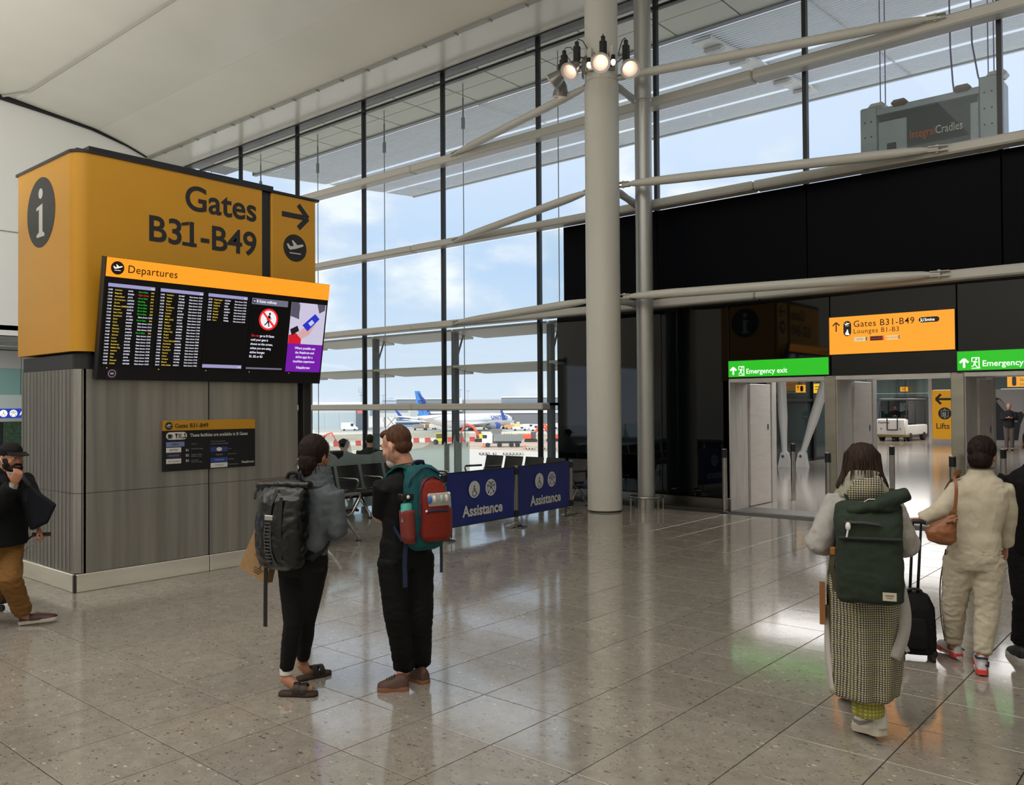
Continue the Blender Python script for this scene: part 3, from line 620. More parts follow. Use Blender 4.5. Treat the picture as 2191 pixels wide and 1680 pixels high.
b = B(); b.mark(); SD.disc(b, .107, LH*.918, .067, .009, .001); b.mark(); SD.text(b, 'Departures', .215, LH*.918-.036, .078, 'L', .004, d=.012, wid=.98, spacing=1.06); part_split('heading_lettering', b, M('board_ink', (40, 18, 6), .5), board, ('heading_disc', 'heading_lettering'))
b = B(); plane_icon(SD, b, .107, LH*.919, .062, .013); part('aircraft_symbol', b, EM('white_light', (255, 250, 238), 1.), board)
scr = EM('screen_black', (3, 3, 6), .6); lilac = EM('screen_lilac', (150, 146, 190), 1.); tw = EM('text_white', (235, 235, 250), 1.1); ty = EM('text_yellow', (225, 195, 70), 1.); tg = EM('text_green', (40, 200, 50), 1.); tr_ = EM('text_red', (230, 40, 40), 1.)
R1 = '''13:00|Amritsar|AI176|g:Go to Gate|B44
13:20|Belgrade|EY6025|r:Flight closing|A15
13:30|Ahmedabad|AI172|g:Go to Gate|B43
13:35|San Francisco|UA5576|g:Boarding|B47
13:45|Zurich|UA9759|g:Go to Gate|A10
13:45|Moscow (DME)|SU2579|g:Go to Gate|B42
13:45|Houston|OS7813|g:Go to Gate|B31
13:55|New York|B6020|g:Go to Gate|B38
12:55|Stockholm|EY7454|Gate shown 12:55|
14:00|Cairo|AC2850|g:Go to Gate|B46
14:05|Cork|BA5929|Gate shown 13:15|
14:05|Athens|OQ701|Gate shown 13:15|
14:15|Shannon|EY7963|Gate shown 13:25|
14:20|Tel Aviv|AA6272|g:Go to Gate|B36
14:25|Geneva|UA5739|Gate shown 13:40|
14:35|Luxor|TP6986|Gate shown 13:25|
14:45|Kuwait|KU102|Gate shown 13:30|
14:50|Bucharest|RO392|Gate shown 14:10|
15:00|Belfast City|BA5905|Gate shown 14:10|
15:15|Istanbul|UA8921|Gate shown 14:30|
15:35|Oslo|EY7476|Gate shown 14:50|
16:00|Goa|AI146|Gate shown 14:50|
16:00|Newark|OS7767|Gate shown 14:50|
16:20|Dublin|UA7658|Gate shown 15:30|'''.split('\n')
C2_ = 'Frankfurt Athens Zagreb Rome Casablanca Tel_Aviv Istanbul Dublin Milan_(LIN) Lisbon Stuttgart Shannon Belfast_City Bergen Zurich Tokyo_(Haneda) Stockholm Hamburg Dusseldorf Geneva Lisbon Cologne Muscat Addis_Ababa'.split()
F2 = 'SH1487 TP1445 OZ9563 KD0515 BA7967 LY316 AC6799 BA5573 AZ247 TP1357 AC9555 AC9063 BA5907 AY5521 NH6754 NH212 KQ1043 AC8804 EW8463 NH6776 EY7863 AC6865 WY102 UA5511'.split()
T2 = '16:30 16:35 16:50 16:55 17:10 17:30 17:40 17:40 18:20 18:30 18:35 18:40 18:55 18:55 19:00 19:00 19:00 19:20 19:30 19:30 19:55 20:00 20:05 20:15'.split()
R2 = ['%s|%s|%s|Gate shown %02d:%02d|' % (T2[k], C2_[k].replace('_', ' '), F2[k], 15+k//5, (k*15) % 60) for k in range(24)]
R3 = ['20:30|Copenhagen|KQ1046|Gate shown 19:45|', '20:35|Singapore|KQ305|Gate shown 19:25|', '20:40|Reykjavik|FI455|Gate shown 19:35|', '20:45|Dublin|BA5579|Gate shown 19:55|', '21:10|Istanbul|UA8929|Gate shown 20:25|', '21:30|Mumbai|AI130|Gate shown 20:20|', '21:50|Bahrain|GF006|Gate shown 20:25|', '22:30|Cairo|TP6982|Gate shown 21:20|']
PW = BW/5; ys0, ys1 = LH*.127, LH*.792
for k in range(5):
    x0 = PW*k+.03; x1 = PW*(k+1)-.03
    b = B(); sbox(SD, b, x0-.012, ys0-.02, x1+.012, ys1+.012, -.004, .002); sc = part('screen', b, scr, board)
    b = B(); SD.disc(b, x0+.05, ys0-.035, .005, .0, .002, n=8); part('power_light', b, EM('led_yellow', (220, 210, 40), 1.), sc)
    wb, yb, gb, rb = B(), B(), B(), B(); pan = B()
    if k < 3:
        pan.mark(); SD.rect(pan, x0, ys1-.036, x1, ys1, .003, .001)
        if k == 2: pan.mark(); SD.rect(pan, x0, ys0, x1, ys0+.038, .003, .001); SD.text(wb, '13:19', x1-.01, ys0+.012, .013, 'R', .01, d=.006)
        SD.text(wb, 'Gate', x1-.008, ys1-.026, .013, 'R', .01, d=.006)
        rws = (R1, R2, R3)[k]; ph = (ys1-.045-ys0)/24
        for i, rw in enumerate(rws):
            c = rw.split('|'); y = ys1-.045-ph*(i+.78); h = .0145
            SD.text(wb, c[0], x0+.006, y, h, 'L', .014, d=.004); SD.text(yb, c[1], x0+.072, y, h, 'L', .012, d=.004); SD.text(wb, c[2], x0+.205, y, h, 'L', .014, d=.004)
            st = c[3]; tb_ = wb
            if st[1] == ':': tb_ = gb if st[0] == 'g' else rb; st = st[2:]
            if tb_ is wb: SD.text(tb_, st, x1-.006, y, h, 'R', .014, d=.004)
            else: SD.text(tb_, st, x0+.315, y, h, 'L', .012, d=.004); SD.text(yb, c[4], x1-.006, y, h, 'R', .012, d=.004)
        part_split('header_bar', pan, lilac, sc)
    elif k == 3:
        pan.mark(); SD.rect(pan, x0, ys1-.072, x1, ys1, .003, .001); pan.mark(); SD.rect(pan, x0, ys0, x1, ys0+.02, .003, .001); part_split('header_bar', pan, EM('screen_grey', (112, 110, 130), .9), sc)
        wb.mark(); SD.text(wb, 'B Gates walkway', x0+.062, ys1-.047, .03, 'L', .012, d=.006, wid=.9)
        b = B(); SD.disc(b, x0+.032, ys1-.036, .024, .005, .0008); part('departures_disc', b, ink, sc); wb.mark(); plane_icon(SD, wb, x0+.032, ys1-.036, .022, .008)
        cx_, cy2 = (x0+x1)/2-.005, ys1-.235
        b = B(); SD.ring(b, cx_, cy2, .105, .128, .006); SD.line(b, cx_-.078, cy2+.078, cx_+.078, cy2-.078, .024, .009); part('prohibition_ring', b, tr_, sc)
        b = B(); SD.disc(b, cx_, cy2, .106, .003, .001); part('sign_disc', b, EM('sign_disc_white', (236, 228, 236), 1.), sc)
        b = B(); SD.disc(b, cx_+.012, cy2+.066, .014, .0055, .0005, n=14)
        for seg_ in (((.006, .048), (0, -.015), .03), ((0, -.01), (.008, -.05), .017), ((.008, -.05), (.012, -.085), .014), ((0, -.01), (-.022, -.048), .017), ((-.022, -.048), (-.048, -.068), .013), ((.004, .044), (-.014, .015), .011), ((-.014, .015), (-.022, -.008), .01), ((.01, .044), (.024, .02), .011), ((.024, .02), (.034, .0), .01)): SD.line(b, cx_+seg_[0][0], cy2+seg_[0][1], cx_+seg_[1][0], cy2+seg_[1][1], seg_[2], .007)
        part('walking_figure', b, M('figure_black', (10, 10, 12), .5), sc)
        for i, s_ in enumerate(('               go to B Gates', 'until your gate is', 'shown on the screen,', 'unless you are using', 'airline lounges', 'B1, B2 or B3')): wb.mark(); SD.text(wb, s_.strip(), x0+.03 if i else x0+.145, ys1-.445-i*.049, .026, 'L', .012, d=.005, wid=.92)
        SD.text(rb, 'Do not', x0+.035, ys1-.445, .026, 'L', .008, d=.005, wid=.95)
    else:
        SD.rect(pan, x0-.01, ys0-.015, x1+.01, ys1-.50, .003, .001); part('purple_panel', pan, EM('screen_purple', (112, 24, 160), 1.), sc)
        b = B(); SD.rect(b, x0-.01, ys1-.50, x1+.01, ys1, .003, .001); pic = part('picture_panel', b, EM('picture_lilac', (196, 190, 214), 1.), sc)
        b = B(); b.mark(); SD.shape(b, [(x0-.01, ys1), (x0+.10, ys1), (x0+.115, ys1-.2), (x0-.01, ys1-.17)], .005, .0005); SD.line(b, x0+.11, ys1-.02, x0+.10, ys1-.2, .01, .007); b.mark(); SD.shape(b, [(x0+.36, ys1), (x0+.48, ys1), (x0+.48, ys1-.07), (x0+.40, ys1-.11)], .005, .0005); part_split('device_shape', b, EM('picture_grey', (88, 84, 100), .9), sc)
        b = B(); SD.shape(b, [(x0-.01, ys1-.40), (x0+.09, ys1-.37), (x0+.17, ys1-.44), (x0+.17, ys1-.50), (x0-.01, ys1-.50)], .006, .0005); part('sleeve_shape', b, EM('picture_red', (200, 24, 40), 1.), sc)
        b = B(); SD.shape(b, [(x0+.11, ys1-.38), (x0+.18, ys1-.31), (x0+.30, ys1-.24), (x0+.36, ys1-.24), (x0+.28, ys1-.38), (x0+.17, ys1-.44)], .007, .0005); part('hand_shape', b, EM('picture_skin', (206, 160, 160), 1.), sc)
        b = B(); SD.shape(b, [(x0+.17, ys1-.27), (x0+.34, ys1-.12), (x0+.41, ys1-.18), (x0+.25, ys1-.34)], .008, .0005); part('ticket_shape', b, EM('picture_blue', (36, 50, 190), 1.), sc)
        b = B(); SD.shape(b, [(x0+.25, ys1-.24), (x0+.30, ys1-.195), (x0+.34, ys1-.23), (x0+.29, ys1-.275)], .009, .0005); part('label_shape', b, EM('picture_pale', (190, 196, 236), 1.), sc)
        b = B(); SD.shape(b, [(x0+.0, ys1-.33), (x0+.10, ys1-.28), (x0+.13, ys1-.34), (x0+.03, ys1-.40)], .008, .0005); part('phone_shape', b, EM('picture_dark', (28, 26, 34), .8), sc)
        for i, s_ in enumerate(('Where possible use', 'the Heathrow and', 'airline apps for a', 'touchless experience')): wb.mark(); SD.text(wb, s_, (x0+x1)/2, ys1-.565-i*.054, .03, 'C', .012, d=.006, wid=.86)
        wb.mark(); SD.text(wb, 'Heathrow', (x0+x1)/2, ys1-.805, .034, 'C', .01, d=.006)
    for bb, nm, m_ in ((wb, 'white_text', tw), (yb, 'yellow_text', ty), (gb, 'green_text', tg), (rb, 'red_text', tr_)):
        if bb.v: (part_split if bb.c else part)(nm, bb, m_, sc, **({} if bb.c else {'kind': 'stuff'}))
b = B(); SD.rect(b, .08, .012, .19, .115, .0, .002); st = part('badge', b, M('badge_purple', (44, 22, 54), .4), board)
b = B(); SD.ring(b, .135, .066, .033, .04, .004); SD.rect(b, .118, .056, .152, .076, .003, .001); part('badge_symbol', b, lite, st)

# ---------------------------------------------------------------- illuminated signs over the doors
SW = Sheet((0, FY, 0), (1, 0, 0), (0, 0, 1))
orange = EM('orange_sign', (255, 160, 42), 1.); green = EM('green_sign', (38, 184, 32), 1.); signink = M('signink', (46, 22, 6), .5); wl_ = EM('white_sign_light', (250, 255, 246), 1.1)
def lightbox(name, label, x0, x1, z0, z1, mat):
    t = thing(name, label, 'sign', ((x0+x1)/2, FY-.05, z0)); b = B(); b.box((x0-.012, FY-.05, z0-.012), (x1+.012, FY-.001, z1+.012)); part('casing', b, M('board_black', (16, 17, 20), .35), t)
    b = B(); b.box((x0, FY-.056, z0), (x1, FY-.05, z1)); part('light_panel', b, mat, t); return t
SS = Sheet((0, FY-.056, 0), (1, 0, 0), (0, 0, 1))
g1 = lightbox('gate_sign', 'large glowing orange gates and lounges sign above the middle doorway', -4.938, -3.118, 2.625, 3.214, orange)
b = B(); b.mark(); arrow(SS, b, -4.828, 3.13, .145, 90, .018, .002, head=.075)
b.mark(); SS.rrect(b, -4.715, 2.905, -4.595, 3.145, .06, .001, .001); b.mark(); SS.text(b, 'Gates B31-B49', -4.555, 3.042, .098, 'L', .003, wid=.98, spacing=1.08); b.mark(); SS.text(b, 'Lounges B1-B3', -4.555, 2.94, .072, 'L', .0, wid=1.0, spacing=1.1)
b.mark(); SS.rrect(b, -3.605, 3.045, -3.32, 3.125, .04, .001, .001); part_split('dark_print', b, signink, g1, ('arrow', 'symbol_panel', 'lettering', 'lettering', 'time_badge'))
b = B(); b.mark(); plane_icon(SS, b, -4.655, 3.092, .056, .004); b.mark(); SS.text(b, '15mins', -3.545, 3.064, .044, 'L', .018, wid=.96); b.mark(); SS.line(b, -3.575, 3.11, -3.565, 3.08, .012, .004); SS.line(b, -3.565, 3.085, -3.585, 3.055, .008, .004); SS.line(b, -3.565, 3.085, -3.553, 3.056, .008, .0045)
b.mark(); SS.disc(b, -4.653, 2.998, .012, .004, .0005, n=10); SS.shape(b, [(-4.665, 2.985), (-4.64, 2.985), (-4.635, 2.95), (-4.618, 2.935), (-4.63, 2.92), (-4.675, 2.925), (-4.69, 2.945)], .004, .0005); part_split('white_print', b, wl_, g1, ('aircraft_symbol', 'time_lettering', 'walker_symbol', 'lounge_symbol'))
for x, c, c2, s_ in ((-4.55, (236, 214, 170), (140, 100, 90), 'UNITED'), (-4.31, (60, 24, 30), (230, 60, 60), 'SINGAPORE'), (-4.07, (250, 214, 150), (190, 120, 80), 'AIR CANADA')):
    b = B(); SS.rect(b, x, 2.815, x+.2, 2.882, .001, .001); lg = part('logo_tile', b, EM('logo_g_%d' % c[0], c, .8), g1)
    b = B(); SS.text(b, s_, x+.085, 2.837, .022, 'C', .006, wid=.9, d=.005); SS.rect(b, x+.175, 2.82, x+.198, 2.878, .004, .001); part('logo_lettering', b, EM('logo_t_%d' % c2[0], c2, .6), lg)
def exit_sign(label, x0, x1):
    g = lightbox('exit_sign', label, x0, x1, 2.312, 2.588, green)
    b = B(); b.mark(); arrow(SS, b, x0+.09, 2.475, .125, 90, .03, .002, head=.075); b.mark(); SS.text(b, 'Emergency exit', x0+.33, 2.365, .083, 'L', .010, wid=.98); b.mark()
    SS.line(b, x0+.19, 2.49, x0+.29, 2.49, .012, .002); SS.line(b, x0+.284, 2.335, x0+.284, 2.49, .014, .0025); SS.line(b, x0+.192, 2.43, x0+.192, 2.49, .012, .0022); SS.line(b, x0+.185, 2.34, x0+.30, 2.34, .01, .0027)
    SS.disc(b, x0+.248, 2.468, .013, .003, .0005, n=12)
    for a, c, w_ in (((.238, .445), (.226, .40), .026), ((.226, .402), (.246, .372), .014), ((.246, .372), (.266, .345), .011), ((.224, .402), (.207, .372), .014), ((.207, .372), (.186, .365), .011), ((.238, .445), (.266, .422), .010), ((.232, .445), (.206, .43), .010)): SS.line(b, x0+a[0], 2+a[1], x0+c[0], 2+c[1], w_, .003)
    part_split('white_print', b, wl_, g, ('arrow', 'lettering', 'exit_symbol'))
exit_sign('glowing green emergency exit sign over the left doorway, fully in view', -6.685, -4.958)
exit_sign('glowing green emergency exit sign over the right doorway, cut by the picture edge', -3.09, -1.36)
# ---------------------------------------------------------------- beam seating
seatm = M('seat_black', (22, 23, 25), .5, nz=(60, .15)); armm = M('arm_aluminium', (176, 174, 170), .25, 1.); padm = M('foot_black', (14, 14, 15), .5)
def bench(n, label, group, loc, rz, pitch=.52, arms=None):
    t = empty('beam_bench'); tag(t, label, 'bench', group)
    w = pitch-.06
    for k in range(n):
        x0 = k*pitch+.03; x1 = x0+w
        def shell(prof, th, nm):
            bb = B(); R = []
            for y, z, a in prof:
                ny, nz_ = -sin(radians(a)), cos(radians(a)); e = .012
                R.append([(x0+e, y, z), (x1-e, y, z), (x1, y+ny*th*.5, z+nz_*th*.5), (x1-e, y+ny*th, z+nz_*th), (x0+e, y+ny*th, z+nz_*th), (x0, y+ny*th*.5, z+nz_*th*.5)])
            bb.rings(R, True, True); part(nm, bb, seatm, t, smooth=50)
        shell([(.27, .400, -22), (.24, .425, -10), (.1, .428, 3), (-.1, .412, 6), (-.19, .415, 10)], .03, 'seat')
        shell([(-.20, .45, 100), (-.225, .50, 103), (-.27, .66, 108), (-.31, .80, 104), (-.32, .85, 100)], .025, 'backrest')
    b = B(); b.cbox((-.02, -.045, .33), (n*pitch+.02, .045, .385), .01)
    for k in range(n): b.box((k*pitch+.18, -.16, .385), (k*pitch+.22, .2, .41)); b.box((k*pitch+.3, -.16, .385), (k*pitch+.34, .2, .41))
    part('beam', b, blk, t)
    for x in ([0, n*pitch]+([n*pitch/2] if n > 4 else [])):
        xx = min(max(x, .03), n*pitch-.03)
        for s in (1, -1):
            b = B(); b.tube([(xx, .02*s, .36), (xx, .19*s, .13), (xx, .255*s, .07), (xx, .262*s, .02)], [(.016, .022)]*4, 8); lg = part('leg', b, armm, t, smooth=50)
            b = B(); b.lathe([(.012, .03), (.018, .018), (.04, .010), (.042, 0)], (xx, .262*s, 0), n=14, c0=True, c1=True); part('foot_pad', b, padm, lg, smooth=40)
        b = B(); b.tube([(xx, .17, .16), (xx, 0, .27), (xx, -.17, .16)], .01, 6); part('leg_brace', b, armm, t)
    for k in (arms if arms is not None else range(n+1)):
        x = k*pitch; b = B(); b.tube([(x, -.22, .645), (x, .20, .655), (x, .262, .65), (x, .275, .62), (x, .25, .56), (x, .13, .39), (x, .03, .36)], [(.013, .021)]*7, 8, up=(1, 0, 0)); part('armrest', b, armm, t, smooth=60)
    t.location = loc; t.rotation_euler = (0, 0, rz); return t
bench(4, 'nearest black beam seat, its polished end leg showing beside the grey hoodie elbow', 'waiting area benches', (-9.18-4*.52, 7.2, 0), 0)
bench(7, 'long row of black seats backed against the frosted glass screen', 'waiting area benches', (-11.2, 7.29+7*.52, 0), -pi/2)
bench(5, 'black seats silhouetted against the window behind the blue banners', 'waiting area benches', (-11.66+5*.52, 12.4, 0), pi)

# frosted glass screen with a skyline cut into the film
frost = None
def frostm():
    m = bpy.data.materials.new('frost_film'); m.use_nodes = True; t = m.node_tree; t.nodes.clear()
    o = N('ShaderNodeOutputMaterial', t); mixn = N('ShaderNodeMixShader', t); mixn.inputs[0].default_value = .45
    rf = N('ShaderNodeBsdfRefraction', t); rf.inputs['Roughness'].default_value = .3; rf.inputs['IOR'].default_value = 1.02; rf.inputs[0].default_value = (*lin((246, 250, 249)), 1)
    m2 = N('ShaderNodeMixShader', t); tl = N('ShaderNodeBsdfTranslucent', t); tl.inputs[0].default_value = (*lin((240, 246, 245)), 1); df = N('ShaderNodeBsdfDiffuse', t); df.inputs[0].default_value = (*lin((206, 216, 214)), 1)
    m2.inputs[0].default_value = .5; t.links.new(tl.outputs[0], m2.inputs[1]); t.links.new(df.outputs[0], m2.inputs[2])
    t.links.new(rf.outputs[0], mixn.inputs[1]); t.links.new(m2.outputs[0], mixn.inputs[2]); t.links.new(mixn.outputs[0], o.inputs[0]); return m
scrn = thing('glass_screen', 'frosted glass screen with a city skyline behind the seating', 'screen', (-11.9, 10, 0))
sg_ = GL('screen_glass', (240, 247, 245), .5); frost = frostm()
for y0, y1 in ((7.2, 8.9), (8.91, 9.99), (10.0, 12.07), (12.09, 12.51)):
    b = B(); b.box((-11.905, y0, .05), (-11.895, y1, 1.36)); part('glass_panel', b, sg_, scrn)
sk = [(7.2, .98), (8.75, 1.0), (8.86, 1.22), (9.0, 1.24), (9.03, 1.05), (9.14, 1.0), (9.2, .93), (9.3, .99), (9.33, 1.15), (9.40, 1.29), (9.47, 1.15), (9.5, 1.02), (9.62, 1.0), (9.75, .99), (9.9, .985), (10.1, 1.04), (10.3, 1.02), (10.4, 1.1), (10.46, 1.22), (10.52, 1.28), (10.58, 1.2), (10.63, 1.06),
      (10.9, 1.04), (11.2, 1.05), (11.35, 1.10), (11.42, 1.20), (11.5, 1.10), (11.6, 1.09), (11.75, 1.08), (11.8, 1.15), (11.86, 1.09), (11.95, 1.11), (12.03, 1.10), (12.07, 1.27), (12.09, 1.3), (12.12, 1.15), (12.2, 1.1), (12.25, 1.12), (12.27, 1.30), (12.29, 1.12), (12.4, 1.1), (12.51, 1.12)]
b = B()
for (ya, za), (yc, zc) in zip(sk, sk[1:]): b.quad((-11.892, ya, .06), (-11.892, yc, .06), (-11.892, yc, zc), (-11.892, ya, za))
part('frosted_film', b, frost, scrn)
for y in (7.22, 8.905, 9.995, 12.08):
    b = B(); b.box((-11.93, y-.006, 0), (-11.87, y+.006, .10)); b.box((-11.907, y-.004, .05), (-11.893, y+.004, 1.36)); part('glass_clamp', b, grey_m, scrn)
b = B(); b.cbox((-12.40, 9.28, .0), (-12.16, 9.55, 1.06), .02); dc = tag(part('dark_block', b, blk), 'unidentified dark upright block whose top shows above the frosted screen edge', 'suitcase')  # stand-in block; only its dark top outline is known

# ---------------------------------------------------------------- queue posts with blue assistance banners
navy = M('banner_blue', (22, 40, 118), .5, nz=(2, .05)); pale = M('banner_white', (206, 208, 206), .5); postm = M('post_steel_polished', (150, 146, 138), .22, 1.)
QP = [(-8.27, 8.18), (-8.345, 9.80), (-8.51, 11.41)]
for (x, y), lb in zip(QP, ('steel queue post partly behind the red backpack', 'steel queue post between the two blue assistance banners', 'steel queue post at the far right end of the banners')):
    t = thing('queue_post', lb, 'post', (x, y, 0), 'queue posts holding the banners')
    b = B(); b.lathe([(.165, .0), (.17, .012), (.16, .022), (.11, .034), (.06, .05), (.042, .075)], (x, y, 0), n=36, c0=True, c1=True); part('base', b, postm, t, smooth=40)
    b = B(); b.cyl((x, y, .05), (x, y, .93), .031, n=24); part('pole', b, postm, t, smooth=40)
    for z in (.80, .16):
        b = B(); b.cyl((x, y, z), (x, y, z+.10), .034, n=24); b.box((x-.02, y-.05, z+.01), (x+.02, y+.05, z+.09)); part('clip_ring', b, blk, t, smooth=40)
def wheelchair(S, bi, x, y, k, d):
    S.disc(bi, x-.02*k, y+.62*k, .13*k, d, .0006, n=16)
    for a, c, w_ in (((-.06, .45), (-.04, -.05), .16), ((-.04, -.06), (.34, -.08), .13), ((.33, -.08), (.46, -.46), .12), ((.44, -.44), (.60, -.40), .10), ((-.02, .22), (.28, .20), .09)): S.line(bi, x+a[0]*k, y+a[1]*k, x+c[0]*k, y+c[1]*k, w_*k, d)
    S.ring(bi, x-.03*k, y-.30*k, .37*k, .47*k, d+.0004, a0=125, a1=352, n=24)
def eyeman(S, bi, x, y, k, d):
    for a0, a1 in ((-60, -30), (-20, 25), (50, 80), (100, 130), (155, 200), (210, 240), (255, 285)): S.ring(bi, x, y, .66*k, .74*k, d, a0=a0, a1=a1, n=6)
    S.ring(bi, x, y+.45*k, .07*k, .15*k, d, n=16)
    for sg in (1, -1):
        for p in ((.62, .28), (.5, -.58)): S.disc(bi, x+sg*p[0]*k, y+p[1]*k, .11*k, d+.0003, .0006, n=12)
        for a, c in (((.62, .28), (.22, .10)), ((.22, .10), (.10, .12)), ((.12, .0), (.5, -.58))): S.line(bi, x+sg*a[0]*k, y+a[1]*k, x+sg*c[0]*k, y+c[1]*k, .09*k, d)
        pts = [(x+sg*k*.50*(1-t)+0, y+k*(.45+.24*sin(pi*(1-t)/2))) for t in (0, .25, .5, .75, 1)]
        for (ax_, ay), (bx_, by_) in zip(pts, pts[1:]): S.line(bi, ax_, ay, bx_, by_, .06*k, d)
        pts = [(x+sg*k*.50*(1-t), y+k*(.42-.20*sin(pi*t/2))) for t in (0, .25, .5, .75, 1)]
        for (ax_, ay), (bx_, by_) in zip(pts, pts[1:]): S.line(bi, ax_, ay, bx_, by_, .06*k, d)
    S.disc(bi, x, y+.0*k, .10*k, d, .0006, n=12)
for (p, q), lb in zip(((QP[0], QP[1]), (QP[1], QP[2])), ('nearer blue assistance banner beside the red backpack', 'farther blue assistance banner next to the tall round column')):
    a, c = Vector((*p, 0)), Vector((*q, 0)); u = (c-a).normalized(); a = a+u*.055; c = c-u*.055; L = (c-a).length
    S = Sheet(a+Vector((0, 0, .165)), u, (0, 0, 1)); t = thing('assistance_banner', lb, 'banner', (a+c)/2+Vector((0, 0, .165)), 'banners on the queue posts')
    b = B(); nn = 16; R = [[S.p(L*i/nn, 0, .006*sin(i*.8)), S.p(L*i/nn, .75, .006*sin(i*.8+1)), S.p(L*i/nn, .75, -.004+.006*sin(i*.8+1)), S.p(L*i/nn, 0, -.004+.006*sin(i*.8))] for i in range(nn+1)]; b.rings(R); part('cloth', b, navy, t, smooth=60)
    b = B(); b.tube([S.p(0, .752), S.p(L, .752)], .008, 8); b.tube([S.p(0, .0), S.p(L, .0)], .008, 8); part('rail', b, blk, t)
    b = B(); b.mark(); S.disc(b, L*.385, .49, .122, .008, .001, n=36, ry=.122); b.mark(); S.disc(b, L*.63, .49, .122, .008, .001, n=36); part_split('symbol_disc', b, pale, t)
    b = B(); wheelchair(S, b, L*.385, .47, .105, .0115); part('wheelchair_symbol', b, navy, t)
    b = B(); eyeman(S, b, L*.63, .49, .12, .0115); part('figure_symbol', b, navy, t)
    b = B(); w_=S.text(B(), 'Assistance', 0, 0, .15, 'C', .03); S.text(b, 'Assistance', L*.51, .12, .15, 'C', .03, d=.009, wid=.9/w_); part('lettering', b, pale, t)
    x = .1 if p is QP[0] else L-.12
    b = B(); q_ = S.p(x, -.01, -.0); b.cyl(q_, (q_.x, q_.y, .02), .01, n=8); b.lathe([(.045, 0), (.04, .012), (.012, .022)], (q_.x, q_.y, 0), n=14, c0=True, c1=True); part('foot', b, padm, t)

# ---------------------------------------------------------------- bollards at the doors
for (x, y), lb in zip(((-6.69, 13.36), (-6.48, 15.8), (-4.86, 13.2), (-4.65, 15.7), (-3.11, 13.28), (-2.92, 15.7)),
    ('steel bollard with black cap in front of the black glass wall, farthest left', 'steel bollard seen inside the left doorway', 'steel bollard beside the left edge of the long haired walker', 'steel bollard standing inside the middle doorway', 'steel bollard by the shoulder of the cream tracksuit', 'steel bollard inside the right doorway between two heads')):
    t = thing('bollard', lb, 'bollard', (x, y, 0), 'bollards at the doorways')
    b = B(); b.cyl((x, y, .0), (x, y, .93), .045, n=24); part('tube', b, M('bollard_steel', (186, 182, 176), .16, 1.), t, smooth=40)
    b = B(); b.cyl((x, y, .93), (x, y, 1.07), .047, n=24); part('black_band', b, blk, t, smooth=40)
    b = B(); b.lathe([(.047, 1.07), (.045, 1.085), (.01, 1.09)], (x, y, 0), n=24, c1=True); part('cap', b, postm, t, smooth=40)
    b = B(); b.lathe([(.06, 0), (.06, .006), (.045, .012)], (x, y, 0), n=24, c0=True); part('floor_ring', b, postm, t, smooth=40)

# ---------------------------------------------------------------- corridor beyond the doors
cw = M('corridor_white', (216, 214, 210), .4); cfl = M('corridor_floor', (158, 152, 145), .12, nz=(14, .12), spec=.6); cfl2 = M('corridor_floor_brown', (146, 132, 116), .14, nz=(14, .14), spec=.6)
def st(name, a, c, mat):
    bb = B(); bb.box(a, c); o = part(name, bb, mat); o['kind'] = 'structure'; return o
st('floor_corridor', (-10.6, 13.601, -.3), (8, 34, 0), cfl); st('floor_corridor_far', (-22, 34.01, -.3), (8, 53, 0), cfl2)
st('ceiling_corridor', (-10.6, 13.9, 3.5), (8, 34, 3.6), cw); st('ceiling_corridor_far', (-22, 34.01, 3.5), (8, 53, 3.6), cw)
green_m = M('green_metal_panel', (112, 128, 120), .25, .6, nz=(1.2, .2, (3, 1, .3)))
wb_ = struct('wall_corridor_end')
for k in range(7):
    b = B(); b.box((-22+k*1.75, 52, 2.4), (-22+k*1.75+1.74, 52.2, 3.5)); b.box((-22+k*1.75, 52, 0), (-22+k*1.75+1.74, 52.2, 2.39)); part('metal_panel', b, green_m, wb_)
b = B(); b.box((-14.4, 51.98, 0), (-13.3, 52.05, 2.2)); part('grey_door', b, M('grey_door', (88, 86, 82), .4), wb_)
wl2 = struct('wall_corridor_left'); tealg = M('dark_teal_glass', (46, 62, 62), .05, spec=.5)
ys = [14.2, 17.5, 20.8, 24, 27.2, 30.4, 33.6]
for a, c in zip(ys, ys[1:]):
    for z0, z1 in ((.02, 1.95), (2.0, 3.5)):
        b = B(); b.box((-10.62, a+.03, z0), (-10.52, c-.03, z1)); part('glass_panel', b, tealg, wl2)
    b = B(); b.box((-10.57, a-.1, 0), (-10.42, a+.1, 3.5)); part('mullion', b, dark, wl2)
b = B(); b.box((-10.55, 14.2, 1.91), (-10.44, 33.6, 2.0)); b.box((-10.55, 14.2, .0), (-10.47, 33.6, .08)); part('rail', b, dark, wl2)
st('wall_corridor_right', (5, 13.9, 0), (5.2, 53, 3.5), cw)
WY = 41.2; wr = struct('wall_corridor_face')
b = B(); b.box((-10.45, WY, 0), (5, WY+.2, .2)); part('skirting', b, M('pale_skirting', (196, 194, 190), .4), wr)
b = B(); b.box((-10.45, WY, .2), (5, WY+.2, 2.4)); part('white_panel', b, M('advert_white', (208, 206, 204), .45), wr)
b = B(); b.box((-10.45, WY, 2.42), (5, WY+.2, 3.5)); part('teal_panel', b, M('teal_band', (106, 126, 124), .3), wr)
b = B(); b.box((-10.6, WY-.02, 0), (-10.45, 52, 3.5)); part('end_face', b, cw, wr)
SWL = Sheet((0, WY-.02, 0), (1, 0, 0), (0, 0, 1))
lift = thing('lift_sign', 'tall amber lift sign with arrow on the corridor wall', 'sign', (-9.9, WY-.01, .2))
b = B(); b.box((-10.44, WY-.02, .22), (-9.2, WY-.001, 2.4)); part('panel', b, EM('amber_panel', (196, 136, 14), .75), lift)
